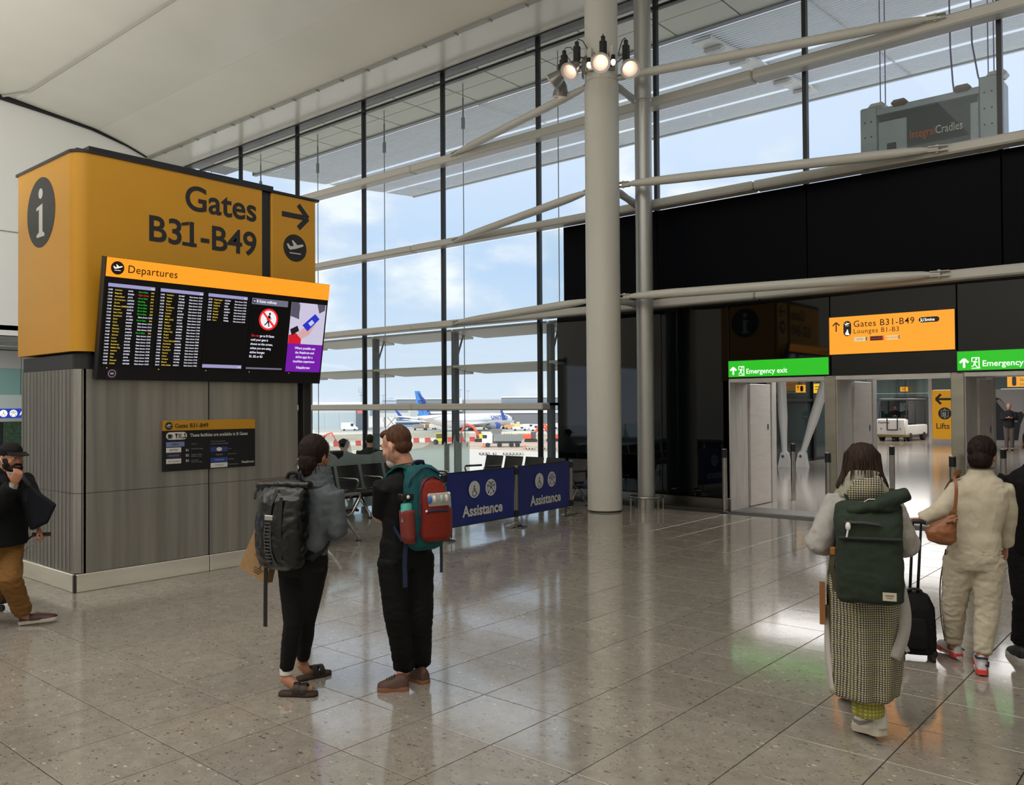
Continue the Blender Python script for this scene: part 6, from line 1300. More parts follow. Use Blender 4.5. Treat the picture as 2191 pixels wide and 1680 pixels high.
b = B(); b.lathe([(.034, .2), (.034, .30), (.02, .32), (.012, .325)], P(.165, .115, 0), tl, 16, c0=True, c1=True); part('bottle', b, M('bottle_pale', (126, 190, 186), .35), bp, smooth=40)
for x in (-.165, .17): b = B(); b.ell(P(x, .15, .315), .013, 12, 8); part('white_toggle', b, wht, bp, smooth=180)
b = B(); b.cbox((-.045, -.03, -.02), (.045, .03, .02), .006); m_ = Matrix((L, -F, tl)).transposed(); b.xf(lambda p: P(-.165, .12, .315)+m_ @ p); part('buckle_clip', b, blk, bp)
b = B(); b.tube(spline([P(-.125, .16, .04), P(-.115, .215, .12), P(-.105, .225, .25), P(-.10, .205, .33), P(-.06, .19, .40), P(.02, .18, .435), P(.10, .19, .40)]), .006, 6); b.tube(spline([P(-.135, .12, .37), P(-.12, .15, .44), P(0, .14, .49), P(.12, .14, .44)]), .006, 6); part('zip', b, navyz, bp, smooth=60)
b = B(); b.tube([P(-.07, .243, .225), P(.02, .25, .228), P(.10, .243, .222)], .008, 6); zz = part('pocket_zip', b, navyz, fr, smooth=60); b = B(); b.ell(P(-.075, .246, .228), .008, 8, 6); part('zip_pull', b, wht, fr, smooth=180)
b = B(); sbody(b, P, [(.255, .035, .238, .085, .012), (.29, .035, .245, .095, .016), (.325, .03, .238, .088, .014), (.335, .03, .235, .08, .008)], .8); cb = part('clear_pouch', b, M('pouch_clear', (168, 160, 156), .12, spec=.7), fr, smooth=60)
for x, c, n_ in ((-.05, (60, 104, 170), 'blue_packet'), (-.015, (216, 214, 210), 'white_tube'), (.045, (150, 190, 184), 'green_tub'), (.085, (200, 196, 190), 'white_card')):
    b = B(); b.ell(P(x, .252, .298), (.017, .012, .026), 10, 8); part(n_, b, M('pouch_%d' % c[0], c, .4), cb, smooth=180)
b = B()
for s in (-1, 1): strap(b, spline([P(s*.05, .05, .45), P(s*.075, -.03, .485), P(s*.10, -.11, .478), P(s*.125, -.19, .41), P(s*.145, -.225, .33), P(s*.155, -.225, .26)]), .06, .012, [ZU if i < 13 else F for i in range(26)])
part('shoulder_strap', b, teal, bp, smooth=40)
b = B(); sbody(b, P, [(.43, 0, .0, .10, .02), (.465, 0, -.015, .10, .018), (.495, 0, -.04, .07, .015)], .8); part('yoke', b, teal, bp, smooth=60)
b = B()
for s in (-1, 1): strap(b, [P(s*.155, -.225, .27), P(s*.17, -.12, .15), P(s*.15, .02, .03)], .022, .004, L*s)
part('lower_strap', b, M('strap_blue', (26, 44, 78), .6), bp)
b = B(); b.tube(spline([P(-.05, .02, .50), P(-.03, .03, .525), P(.03, .03, .525), P(.05, .02, .50)]), .009, 8); part('grab_handle', b, navyz, bp, smooth=60)
b = B(); b.mark(); strap(b, [P(-.14, .05, .02), P(-.145, .03, -.12), P(-.14, .02, -.26)], .03, .004, -F); b.mark(); strap(b, [P(.15, .05, .0), P(.16, .03, -.1), P(.155, .03, -.2)], .02, .004, -F); part_split('hanging_strap', b, M('strap_blue', (26, 44, 78), .6), bp)

# ===== woman in the grey sweatshirt with the black roll top backpack
f2 = Fig(640, 1480, 'dark haired woman in grey sweatshirt and black tights carrying a black backpack')
a = radians(-38); L = f2.d(cos(a), sin(a)); F = f2.d(-sin(a), cos(a))
sp = [f2.j(648, 1196), f2.j(662, 1140), f2.j(672, 1085, .0), f2.j(676, 1022)]
hR = frame(f2.d(.62, .72, -.16)); hc = f2.j(675, 974)
S2 = dict(L=L, F=F, spine=sp, head=(hc, hR, .98), arm_l=[sp[3]-L*.15-ZU*.085, sp[3]-L*.20-ZU*.32+F*.02, sp[3]-L*.20-ZU*.52+F*.06], arm_r=[sp[3]+L*.14-ZU*.09, f2.j(722, 1135, .06), f2.j(700, 1140, -.16)],
          hand_l=(-ZU, L, F, 55, .95), hand_r=(F*.8-L*.5+ZU*.2, -L, ZU, 35, .95),
          leg_l=[sp[0]-L*.085-ZU*.03, f2.j(628, 1335, .05), at_floor(611, 1478)+ZU*.095, at_floor(605, 1483), at_floor(668, 1484)], leg_r=[sp[0]+L*.085-ZU*.03, f2.j(654, 1330, -.06), at_floor(648, 1448)+ZU*.095, at_floor(638, 1452), at_floor(680, 1447)], hem=.13)
bd = body(f2, S2, skin2)
hair2 = hairmat('hair_dark_brown', (36, 24, 20))
b = B(); b.ell(hc+hR @ Vector((0, -.022, .034)), (.086, .104, .100), 20, 14, rot=hR); b.ell(hc+hR @ Vector((0, -.068, -.05)), (.064, .05, .075), 18, 12, rot=hR); b.ell(hc+hR @ Vector((0, -.06, -.10)), (.045, .036, .05), 14, 10, rot=hR)
r = remesh(b, .006, 2); wrinkle(r, .006, 26, (1, 1, .5), 2.); hr = f2.part('hair', r, hair2)
b = B(); rnd = random.Random(5)
for k in range(46):
    an = rnd.uniform(-2.4, 2.4); z = rnd.uniform(-.10, .08); p0 = hc+hR @ Vector((.08*sin(an), -.02-.095*cos(an), z)); dv = (p0-hc).normalized()
    b.tube([p0-dv*.012, p0+dv*.012+ZU*-.012, p0+dv*rnd.uniform(.012, .03)-ZU*rnd.uniform(.02, .05)+L*rnd.uniform(-.02, .02)], [.0022, .0018, .0008], 4)
part('loose_strands', b, hair2, hr, kind='stuff')
b = B(); b.tube([hc+hR @ Vector((.055*cos(t), -.078+.035*sin(t), -.055)) for t in [radians(x) for x in range(0, 361, 30)]], .006, 6); part('hair_tie', b, M('hair_tie_brown', (110, 84, 74), .6), hr, smooth=60)
grey = cloth('sweatshirt_grey', (88, 94, 100), 80, .08)
top(f2, S2, grey, (.155, .148, .175), (.115, .11, .115), (.064, .060, .046), 2., 'sweatshirt', amp=.008, seed=9., hem=.01)
b = B(); q = [(sp[3]-ZU*.055, .115, .105), (sp[3]-ZU*.01, .105, .098), (sp[3]+ZU*.05, .088, .088), (sp[3]+ZU*.075, .082, .084)]; trings(b, q, L, F); r = remesh(b, .009, 3); wrinkle(r, .008, 14, (1, 1, 2), 3.); f2.part('cowl_collar', r, grey)
trousers(f2, S2, cloth('tights_black', (14, 15, 18)), [.094, .082, .060, .060, .042], (.165, .13), 'tights', seed=11., amp=.0035)
for (h, t, lb) in ((at_floor(598, 1488), at_floor(674, 1489), None), (at_floor(637, 1458), at_floor(683, 1447), None)):
    u = (t-h).normalized(); v = u.cross(ZU); b = B(); loop = [h+u*s+v*w for s, w in ((0, .025), (.02, .036), (.10, .036), (.18, .046), (.235, .036), (.25, .01))]+[h+u*s-v*w for s, w in ((.25, .01), (.235, .036), (.18, .046), (.10, .036), (.02, .036), (0, .025))]
    b.poly(loop, ZU*.024); so = f2.part('sandal_sole', b, M('cork_sole', (60, 44, 36), .8))
    b = B()
    for s in (.115, .165):
        strap(b, [h+u*s+v*(.044*cos(q))+ZU*(.024+.062*sin(q)*(1.1-s*1.6)) for q in [radians(x) for x in range(0, 181, 20)]], .036, .005, [v*cos(q)+ZU*sin(q) for q in [radians(x) for x in range(0, 181, 20)]])
    part('sandal_strap', b, M('sandal_black', (26, 24, 24), .5), so, smooth=40)
    b = B()
    for s in (.115, .165): b.cbox(tuple(h+u*s-v*.03+ZU*.068-Vector((.012, .012, .006))), tuple(h+u*s-v*.03+ZU*.068+Vector((.012, .012, .006))), .002)
    part('buckle', b, M('buckle_brass', (150, 126, 90), .3, .8), so)
b = B(); g = S2['leg_l']; an = lerp(g[1], g[2], .90); b.tube([an-ZU*.02, an+ZU*.02], [.042, .044], 14); f2.part('white_sock_band', b, wht, smooth=60)
# black roll top backpack
Bk = sp[1]-F*.12-ZU*.14-L*.04; P = axes(Bk, L, -F, (ZU*.99+F*.06))
bp = thing('backpack', 'shiny black roll top backpack on the woman in grey', 'backpack', Bk)
blkp = M('pack_black_coated', (11, 11, 13), .3, spec=.5, nz=(8, .3), bump=(9, .35))
b = B(); sbody(b, P, [(-.06, 0, .07, .10, .045), (-.03, 0, .095, .145, .085), (.08, 0, .11, .165, .105), (.25, 0, .115, .165, .105), (.38, 0, .10, .16, .09), (.43, -.01, .09, .165, .06), (.455, -.015, .085, .17, .035)], .65); r = remesh(b, .009, 3); wrinkle(r, .009, 9, (1, 1, 1.5), 4.); part('main_body', r, blkp, bp, smooth=180)
b = B(); b.tube([P(-.21, .09, .455), P(-.1, .085, .465), (P(.04, .08, .47)), P(.17, .07, .465)], [(.028, .04), (.03, .045), (.03, .045), (.024, .035)], 14); r = remesh(b, .008, 2); wrinkle(r, .006, 14, (1, 1, 1), 5.); ro = part('roll_top', r, blkp, bp, smooth=180)
b = B(); b.cbox((-.03, -.012, -.016), (.03, .012, .016), .004); m_ = Matrix((L, -F, ZU)).transposed(); b.xf(lambda p: P(-.015, .222, .275)+m_ @ p); part('silver_buckle', b, M('buckle_silver', (196, 194, 190), .25, .8), bp)
b = B(); b.mark(); strap(b, [P(-.015, .15, .44), P(-.015, .215, .35), P(-.015, .225, .28)], .03, .004, -F); b.mark(); strap(b, [P(-.2, .1, .44), P(-.215, .12, .41), P(-.21, .13, .37)], .02, .004, -F); b.mark(); strap(b, [P(.06, .205, .40), P(.07, .222, .22), P(.07, .205, .02)], .024, .004, -F); part_split('webbing', b, M('webbing_black', (15, 15, 17), .7), bp)
b = B()
for x in (-.045, .0): b.tube([P(x, .222+.0*x, .26), P(x+.0, .226, .16), P(x+.01, .222, .06), P(x+.03, .20, -.02)], .004, 6)
for k in range(12): z = .24-k*.021; b.tube([P(-.045+max(0, k-5)*.002, .226-max(0, k-8)*.004, z), P(.0+max(0, k-5)*.002, .228-max(0, k-8)*.004, z)], .004, 5)
part('daisy_chain', b, M('chain_grey', (70, 70, 72), .6), bp)
b = B()
for s in (-1, 1): strap(b, spline([P(s*.06, .02, .42), P(s*.085, -.05, .49), P(s*.10, -.14, .505), P(s*.115, -.235, .43), P(s*.125, -.255, .32), P(s*.135, -.22, .2), P(s*.15, -.10, .06), P(s*.15, .03, -.0)]), .062, .012, [ZU if i < 14 else F if i < 26 else -ZU for i in range(36)])
b.tube(spline([P(-.04, .03, .46), P(-.03, .03, .53), P(.05, .03, .53), P(.06, .03, .46)]), .012, 8); part('shoulder_strap', b, M('strap_black_pad', (13, 13, 15), .8), bp, smooth=40)
b = B(); strap(b, [P(-.1, .13, -.05), P(-.105, .12, -.2), P(-.10, .115, -.42)], .028, .004, -F); part('hanging_strap', b, M('webbing_black', (15, 15, 17), .7), bp)
# paper carrier bag
pt = [f2.j(549, 1133, -.02), f2.j(597, 1148, -.12)]; pb = [f2.j(511, 1213, .02), f2.j(566, 1248, .05), f2.j(583, 1246, -.08), f2.j(530, 1212, -.1)]
pbag = thing('paper_bag', 'brown paper carrier bag with a tree print hanging beside the black backpack', 'bag', (pb[0]+pb[2])/2)
top_ = [f2.j(545, 1134, .0), f2.j(596, 1150, .03), f2.j(604, 1150, -.09), f2.j(560, 1134, -.11)]; kraft = M('kraft_paper', (158, 126, 88), .85, nz=(30, .08), bump=(60, .15))
b = B(); mid = [lerp(p, q, .5) for p, q in zip(top_, pb)]; b.rings([top_, mid, pb], False, True); part('paper_body', b, kraft, pbag)
nn = (pb[1]-pb[0]).cross(top_[0]-pb[0]).normalized(); nn = nn if nn.dot(CAMP-pb[0]) > 0 else -nn
Sx = Sheet(pb[0]+nn*.002, (pb[1]-pb[0]), (top_[0]-pb[0])-(pb[1]-pb[0])*((top_[0]-pb[0]).dot(pb[1]-pb[0])/(pb[1]-pb[0]).length_squared))
if Sx.n.dot(nn) < 0: Sx.n = -Sx.n
b = B(); rnd = random.Random(2)
for k in range(40):
    an = rnd.uniform(.2, 2.9); l = rnd.uniform(.02, .075); x0, y0 = .125+rnd.uniform(-.012, .012), .115+rnd.uniform(-.02, .03); Sx.line(b, x0, y0, x0+l*cos(an), y0+l*sin(an), .003, .001+.00002*k)
Sx.line(b, .125, .06, .125, .13, .008, .001)
for k in range(3): Sx.line(b, .09+.005*k, .055-k*.014, .16-.008*k, .058-k*.014, .005, .001)
part('tree_print', b, M('print_dark_brown', (58, 42, 34), .7), pbag)
b = B(); hnd = S2['arm_l'][2]-ZU*.06; b.tube(spline([top_[0]+(top_[1]-top_[0])*.25, hnd, top_[0]+(top_[1]-top_[0])*.75]), .004, 6); b.tube(spline([top_[3]+(top_[2]-top_[3])*.25, hnd-ZU*.004, top_[3]+(top_[2]-top_[3])*.75]), .004, 6); part('handle', b, kraft, pbag)
# ===== long haired woman in the checked coat
def check_mat(name, c0, c1, c2, sc, soft=.5):
    m = bpy.data.materials.new(name); m.use_nodes = True; t = m.node_tree; b = t.nodes['Principled BSDF']; tcn = N('ShaderNodeTexCoord', t)
    mp_ = N('ShaderNodeMapping', t); mp_.inputs['Rotation'].default_value = (0, 0, -_yaw); t.links.new(tcn.outputs['Object'], mp_.inputs[0])
    outs = []
    for d, off in (('X', 0), ('Z', .3)):
        w = N('ShaderNodeTexWave', t, bands_direction=d); w.inputs['Scale'].default_value = sc; w.inputs['Distortion'].default_value = 1.2; w.inputs['Detail'].default_value = 1; t.links.new(mp_.outputs[0], w.inputs['Vector']); outs.append(w.outputs['Fac'])
    a = N('ShaderNodeMath', t, operation='MULTIPLY'); t.links.new(outs[0], a.inputs[0]); t.links.new(outs[1], a.inputs[1])
    r = N('ShaderNodeValToRGB', t); t.links.new(a.outputs[0], r.inputs[0]); r.color_ramp.elements[0].position = .12; r.color_ramp.elements[0].color = (*lin(c0), 1); r.color_ramp.elements[1].position = .55; r.color_ramp.elements[1].color = (*lin(c1), 1)
    w = N('ShaderNodeTexWave', t, bands_direction='X'); w.inputs['Scale'].default_value = sc/7.; t.links.new(mp_.outputs[0], w.inputs['Vector'])
    w2 = N('ShaderNodeTexWave', t, bands_direction='Z'); w2.inputs['Scale'].default_value = sc/7.; t.links.new(mp_.outputs[0], w2.inputs['Vector'])
    mxm = N('ShaderNodeMath', t, operation='MAXIMUM'); t.links.new(w.outputs['Fac'], mxm.inputs[0]); t.links.new(w2.outputs['Fac'], mxm.inputs[1])
    r2 = N('ShaderNodeValToRGB', t); t.links.new(mxm.outputs[0], r2.inputs[0]); r2.color_ramp.elements[0].position = .86; r2.color_ramp.elements[1].position = .97; r2.color_ramp.elements[1].color = (soft, soft, soft, 1)
    mixn = N('ShaderNodeMix', t, data_type='RGBA'); t.links.new(r2.outputs[0], mixn.inputs[0]); t.links.new(r.outputs[0], mixn.inputs[6]); mixn.inputs[7].default_value = (*lin(c2), 1)
    t.links.new(mixn.outputs[2], b.inputs['Base Color']); b.inputs['Roughness'].default_value = .85; b.inputs['Specular IOR Level'].default_value = .2; MATS[name] = m; return m
f3 = Fig(1855, 1580, 'long haired woman in a checked coat walking away with a green backpack')
a = radians(0); L = f3.d(1, .05); F = f3.d(-.05, 1)
sp = [f3.j(1850, 1260), f3.j(1850, 1190), f3.j(1848, 1110), f3.j(1846, 1032)]
hR = frame(f3.d(.05, .95, -.22)); hc = f3.j(1845, 1000, -.03)
S3 = dict(L=L, F=F, spine=sp, head=(hc, hR, .98), arm_l=[sp[3]-L*.135-ZU*.105, f3.j(1752, 1160, .02), f3.j(1778, 1165, -.24)], arm_r=[sp[3]+L*.135-ZU*.105, f3.j(1938, 1165, .02), f3.j(1915, 1165, -.24)],
          hand_l=(F*.3+L*.7+ZU*.5, F, ZU, 40, .95), hand_r=(F*.3-L*.7+ZU*.5, F, ZU, 40, .95),
          leg_l=[sp[0]-L*.085, f3.j(1828, 1400, -.30), f3.j(1818, 1478, -.42), f3.j(1822, 1492, -.40), f3.j(1808, 1494, -.62)], leg_r=[sp[0]+L*.085, f3.j(1858, 1420, .0), at_floor(1862, 1580)+ZU*.13+F*.03, at_floor(1880, 1588)+ZU*.03, at_floor(1845, 1570)+F*.1], hem=.10)
bd = body(f3, S3, skin1)
hairb = hairmat('hair_long_brown', (50, 34, 27))
def strands(fig, hr, root_fn, n, mat, seed, lab=None):
    b = B(); rnd = random.Random(seed)
    for k in range(n):
        pts, w = root_fn(rnd); b.tube(pts, [w]*(len(pts)-1)+[w*.3], 5)
    return part('hair_strands', b, mat, hr, kind='stuff', smooth=60)
b = B(); b.ell(hc+hR @ Vector((0, -.02, .036)), (.087, .104, .098), 20, 14, rot=hR)
trings(b, [(hc+hR @ Vector((0, -.022, z)), w_, d_) for z, w_, d_ in ((.10, .05, .06), (.06, .084, .092), (.0, .098, .094), (-.05, .112, .086), (-.085, .128, .070), (-.115, .136, .052), (-.13, .128, .040))], L, F, e=.95)
r = remesh(b, .007, 4); wrinkle(r, .004, 34, (1, 1, .12), 2.); hr = f3.part('hair', r, hairb)
def rf3(rnd):
    an = rnd.uniform(-2.3, 2.3); q = lambda rr, z, y0=-.02: hc+hR @ Vector((rr*sin(an), y0-rr*cos(an), z)); m = abs(sin(an)); return [q(.05, .125), q(.094, .07), q(.102, -.0), q(.110, -.045-.03*m), q(.108+.02*m, -.062-.075*m)], .0026
strands(f3, hr, rf3, 46, hairb, 4)
coatg = cloth('coat_grey', (164, 160, 156), 60, .06); chk = check_mat('coat_check', (78, 74, 62), (204, 198, 178), (150, 140, 78), 26, .25)
top(f3, S3, coatg, (.165, .155, .175), (.13, .12, .12), (.056, .068, .058), 1.95, 'coat_sleeves', amp=.010, seed=21., hem=.10)
b = B(); lv = []; n = 72
for z, w, d, fold in ((.60, .0, .0, 0), (.585, .11, .10, 0), (.40, .165, .135, 0), (.22, .168, .14, .003), (.05, .186, .155, .007), (-.15, .190, .165, .010), (-.36, .178, .165, .012), (-.575, .152, .155, .013), (-.58, .0, .0, 0)):
    c = sp[0]+ZU*z+L*(.0+max(0, -z)*-.005); ring = []
    for k in range(n):
        an = 2*pi*k/n; q = fold*(sin(an*7+1)+.6*sin(an*11)); ring.append(c+L*((w+q)*cos(an))+F*((d+q)*sin(an)))
    lv.append(ring)
b.rings(lv); r = remesh(b, .010, 3); wrinkle(r, .008, 6, (1, 1, .35), 8.); f3.part('coat_skirt', r, chk, 'fine checked wool skirt of the coat')
b = B(); trings(b, [(sp[3]-ZU*.08, .15, .11), (sp[3]-ZU*.03, .125, .105), (sp[3]+ZU*.04, .095, .095), (sp[3]+ZU*.07, .085, .088)], L, F); r = remesh(b, .009, 4); wrinkle(r, .008, 12, (1, 1, 1.5), 3.); f3.part('scarf_collar', r, cloth('scarf_pale', (158, 154, 140), 60, .08), 'pale wrapped collar')
b = B(); pn = [sp[3]+L*x-F*(.128-.02*abs(x)/.1)+ZU*z for x, z in ((-.05, .02), (.07, .045), (.10, -.04), (.08, -.12), (-.06, -.11), (-.09, -.05))]; b.poly(pn, -F*.016); f3.part('checked_yoke', b, chk)
b = B(); strap(b, spline([sp[0]+L*.17-F*.06+ZU*.05, sp[0]+L*.195-F*.08-ZU*.10, sp[0]+L*.18-F*.11-ZU*.22, sp[0]+L*.135-F*.14-ZU*.33]), .06, .006, -F); f3.part('coat_belt', b, coatg)
b = B(); strap(b, spline([sp[0]-L*.185-F*.02-ZU*.10, sp[0]-L*.19-F*.03-ZU*.36, sp[0]-L*.165-F*.06-ZU*.57]), .05, .006, -F-L); f3.part('coat_lining', b, M('lining_pale', (196, 190, 186), .7))
ych = check_mat('trouser_yellow_check', (150, 146, 70), (196, 190, 108), (120, 112, 50), 16, .4)
b = B(); g = S3['leg_r']; q0, q1 = f3.j(1856, 1440, .02), f3.j(1857, 1531, .03); b.tube([q0, lerp(q0, q1, .5), q1-(q1-q0).normalized()*.01, q1], [.078, .080, .081, .07], 28); r = remesh(b, .008, 2); wrinkle(r, .004, 10, (1, 1, .5), 2.); f3.part('trouser_leg', r, ych, 'yellow checked trouser leg')
b = B(); q0, q1 = f3.j(1826, 1420, -.30), f3.j(1820, 1478, -.40); b.tube([q0, q1], [.07, .07], 24); f3.part('trouser_leg', b, ych, smooth=60)
wsh = M('trainer_white', (214, 210, 204), .5, nz=(20, .04)); wso = M('trainer_sole', (196, 188, 172), .6)
b = B(); b.tube([at_floor(1862, 1582)+F*.03+ZU*.20, at_floor(1862, 1582)+F*.03+ZU*.245], [.055, .053], 16); f3.part('navy_sock', b, M('sock_navy', (30, 32, 52), .8), smooth=60)
H0 = at_floor(1889, 1589)+ZU*.035; T0 = at_floor(1833, 1566)+F*.05+ZU*.004; sh = shoe(f3, H0, T0, .052, .115, wsh, wso, lb='white high top trainer with a grey curved stripe', st=.03)
b = B(); an_ = lerp(H0, T0, .20); b.tube([an_+ZU*.05, an_+ZU*.12-F*.0, f3.j(1860, 1535, .03)], [(.056, .05), (.056, .05), (.055, .052)], 20); part('ankle_collar', b, wsh, sh, smooth=60)
u = (T0-H0).normalized(); v = u.cross(ZU).normalized(); v = v if v.dot(CAMP-H0) > 0 else -v
b = B(); pts = [(.005, .088, .006), (.07, .066, .016), (.13, .050, .026), (.17, .056, .022), (.19, .078, .012)]
for (s0, z0, w0), (s1, z1, w1) in zip(pts, pts[1:]): b.quad(*[H0+u*s+v*(.046 if s < .12 else .05)+ZU*z for s, z in ((s0, z0-w0/2), (s1, z1-w1/2), (s1, z1+w1/2), (s0, z0+w0/2))])
part('curved_stripe', b, M('stripe_grey', (140, 132, 126), .5), sh)
H1 = f3.j(1826, 1497, -.42); T1 = f3.j(1806, 1488, -.66); shoe(f3, H1, T1, .048, .09, wsh, wso)
Bk = sp[1]-F*.14-ZU*.20+L*.012; P = axes(Bk, L, -F, (ZU*.995-F*-.05).normalized())
bp = thing('backpack', 'dark green canvas roll top backpack on the woman in the checked coat', 'backpack', Bk)
grn = cloth('pack_green', (42, 52, 42), 90, .12)
b = B(); sbody(b, P, [(.0, 0, .08, .14, .06), (.02, 0, .095, .158, .09), (.12, 0, .10, .162, .10), (.30, 0, .10, .158, .10), (.42, -.005, .09, .165, .085), (.50, .0, .075, .16, .055), (.52, 0, .07, .13, .04)], .5); r = remesh(b, .009, 3); wrinkle(r, .006, 9, (1, 1, 1.2), 6.); part('main_body', r, grn, bp, smooth=180)
b = B(); b.tube([P(-.10, .10, .475), P(.02, .11, .50), P(.10, .115, .535), P(.19, .11, .575)], [(.03, .05), (.035, .06), (.04, .06), (.032, .05)], 14); b.ell(P(.05, .10, .50), (.10, .06, .035), 14, 8); r = remesh(b, .008, 3); wrinkle(r, .006, 14, (1, 1, 1), 9.); part('rolled_flap', r, grn, bp, smooth=180)
b = B(); b.tube([P(-.12, .19, .42), P(-.03, .205, .425), P(.05, .20, .415)], .010, 6); part('zip', b, M('zip_black', (16, 18, 18), .5), bp, smooth=60)
b = B(); sbody(b, P, [(.335, 0, .20, .15, .012), (.345, 0, .205, .155, .014), (.352, 0, .20, .15, .010)], .6); part('seam', b, M('pack_green_dark', (30, 38, 32), .8), bp, smooth=60)
b = B(); b.ell(P(-.105, .212, .405), (.014, .01, .022), 10, 8); b.cyl(P(-.105, .212, .39), P(-.112, .214, .35), .005, n=6); part('zip_charm', b, wht, bp, smooth=60)
S_ = Sheet(P(.055, .206, .035), L, ZU); b = B(); S_.rect(b, 0, 0, .065, .042, .0, .002); tg_ = part('label_patch', b, M('patch_cream', (196, 188, 168), .7), bp); b = B(); S_.line(b, .012, .026, .053, .026, .006, .003); S_.line(b, .018, .014, .047, .014, .004, .003); part('patch_print', b, M('patch_ink', (110, 104, 92), .7), tg_)
b = B(); strap(b, [P(-.02, .13, .525), P(.0, .14, .54), P(.03, .14, .54)], .012, .004, ZU); part('handle_stitch', b, wht, bp)
b = B()
for s in (-1, 1): strap(b, spline([P(s*.06, .05, .47), P(s*.085, -.03, .545), P(s*.11, -.14, .56), P(s*.125, -.25, .48), P(s*.13, -.275, .38), P(s*.14, -.25, .28)]), .07, .012, [ZU if i < 13 else F for i in range(26)])
part('shoulder_strap', b, grn, bp, smooth=40)
b = B(); strap(b, [P(-.165, .05, .26), P(-.185, .06, .17), P(-.155, .08, .04)], .04, .005, -F-L); part('side_strap', b, M('strap_olive', (58, 56, 36), .7), bp); b = B(); b.cbox(P(-.175, .055, .25)-Vector((.015, .015, .02)), P(-.175, .055, .25)+Vector((.015, .015, .02)), .004); part('amber_tab', b, M('tab_amber', (150, 100, 40), .6), bp)
b = B(); cb0 = sp[0]-L*.205-F*.05; b.poly([cb0+ZU*.02-F*.05, cb0+ZU*.02+F*.08, cb0-ZU*.17+F*.08, cb0-ZU*.19-F*.05], -L*.03); tag(part('shoulder_pouch', b, M('leather_tan', (150, 98, 56), .5)), 'slim tan leather pouch at the left hip of the checked coat', 'bag')

# ===== woman in the cream tracksuit
f4 = Fig(2090, 1430, 'woman in a cream tracksuit with dark hair bun walking away')
L = f4.d(1, .12); F = f4.d(-.12, 1)
sp = [f4.j(2084, 1185), f4.j(2088, 1135), f4.j(2093, 1075), f4.j(2098, 1012)]
hR = frame(f4.d(.25, .95, -.10)); hc = f4.j(2102, 973, -.02)
S4 = dict(L=L, F=F, spine=sp, head=(hc, hR, .97), arm_l=[sp[3]-L*.135-ZU*.10, f4.j(2012, 1093, .0), f4.j(1972, 1112, -.06)], arm_r=[sp[3]+L*.14-ZU*.10, f4.j(2156, 1095, .02), f4.j(2152, 1168, -.05)],
          hand_l=(f4.d(-1, .05, -.06), -ZU, F, 40, .9), hand_r=(-ZU, -L, F, 40, .92),
          leg_l=[sp[0]-L*.085-ZU*.03, f4.j(2042, 1290, -.12), f4.j(2040, 1378, -.22), f4.j(2048, 1405, -.20), f4.j(2016, 1388, -.40)], leg_r=[sp[0]+L*.085-ZU*.03, f4.j(2112, 1300, .03), at_floor(2104, 1440)+ZU*.11+F*.04, at_floor(2103, 1447)+ZU*.02, at_floor(2099, 1420)+F*.08], hem=.06)
bd = body(f4, S4, skin2); cream = cloth('tracksuit_cream', (196, 186, 166), 60, .05)
b = B(); b.ell(hc+hR @ Vector((0, -.02, .036)), (.086, .103, .096), 20, 14, rot=hR); b.ell(hc+hR @ Vector((0, -.06, -.04)), (.076, .05, .07), 18, 12, rot=hR); b.ell(hc+hR @ Vector((.005, -.095, -.035)), (.055, .042, .05), 16, 12, rot=hR)
r = remesh(b, .006, 3); wrinkle(r, .006, 24, (1, 1, .8), 7.); hr = f4.part('hair', r, hairmat('hair_black_brown', (34, 24, 20)))
b = B(); b.tube([hc+hR @ Vector((.005+.05*cos(t), -.062-.02*sin(t), -.035+.05*sin(t))) for t in [radians(x) for x in range(0, 361, 30)]], .006, 6); part('hair_tie', b, M('hair_tie_dark', (24, 20, 20), .6), hr, smooth=60)
top(f4, S4, cream, (.165, .155, .182), (.13, .12, .12), (.056, .058, .048), 2., 'jacket', amp=.008, seed=31., hem=.02, collar=.02)
b = B(); trings(b, [(sp[0]+ZU*.03, .172, .138), (sp[0]+ZU*.0, .165, .132), (sp[0]-ZU*.02, .15, .12)], L, F); f4.part('jacket_hem', remesh(b, .01, 2), cloth('rib_cream', (186, 175, 154), 120, .1))
trousers(f4, S4, cream, [.104, .094, .074, .072, .050], (.165, .135), seed=33., amp=.010)
stripe = M('stripe_dark_brown', (44, 28, 28), .7)
g = S4['leg_l']; b = B(); sd = -L*.92-F*.1; strap(b, spline([g[0]-L*.088+ZU*.05-F*.01, lerp(g[0], g[1], .5)-L*.102, g[1]-L*.088, lerp(g[1], g[2], .5)-L*.075, lerp(g[1], g[2], .92)-L*.054]), .022, .006, -L); f4.part('trouser_stripe', b, stripe)
b = B(); al = S4['arm_l']; strap(b, spline([sp[3]-L*.13-ZU*.025-F*.05, al[0]-L*.062+ZU*.03-F*.02, lerp(al[0], al[1], .5)-L*.055-F*.025, al[1]-L*.048-F*.03+ZU*.02, lerp(al[1], al[2], .4)-F*.03+ZU*.042]), .018, .006, -L+ZU*.3); f4.part('sleeve_stripe', b, stripe)
b = B(); strap(b, [sp[3]+L*(.082*cos(t))+F*(.08*sin(t))+ZU*.035 for t in [radians(x) for x in range(180, 361, 15)]], .01, .004, ZU); f4.part('collar_trim', b, stripe)
rsh = M('runner_white', (206, 204, 206), .5); rso = M('runner_sole_red', (214, 70, 70), .5)
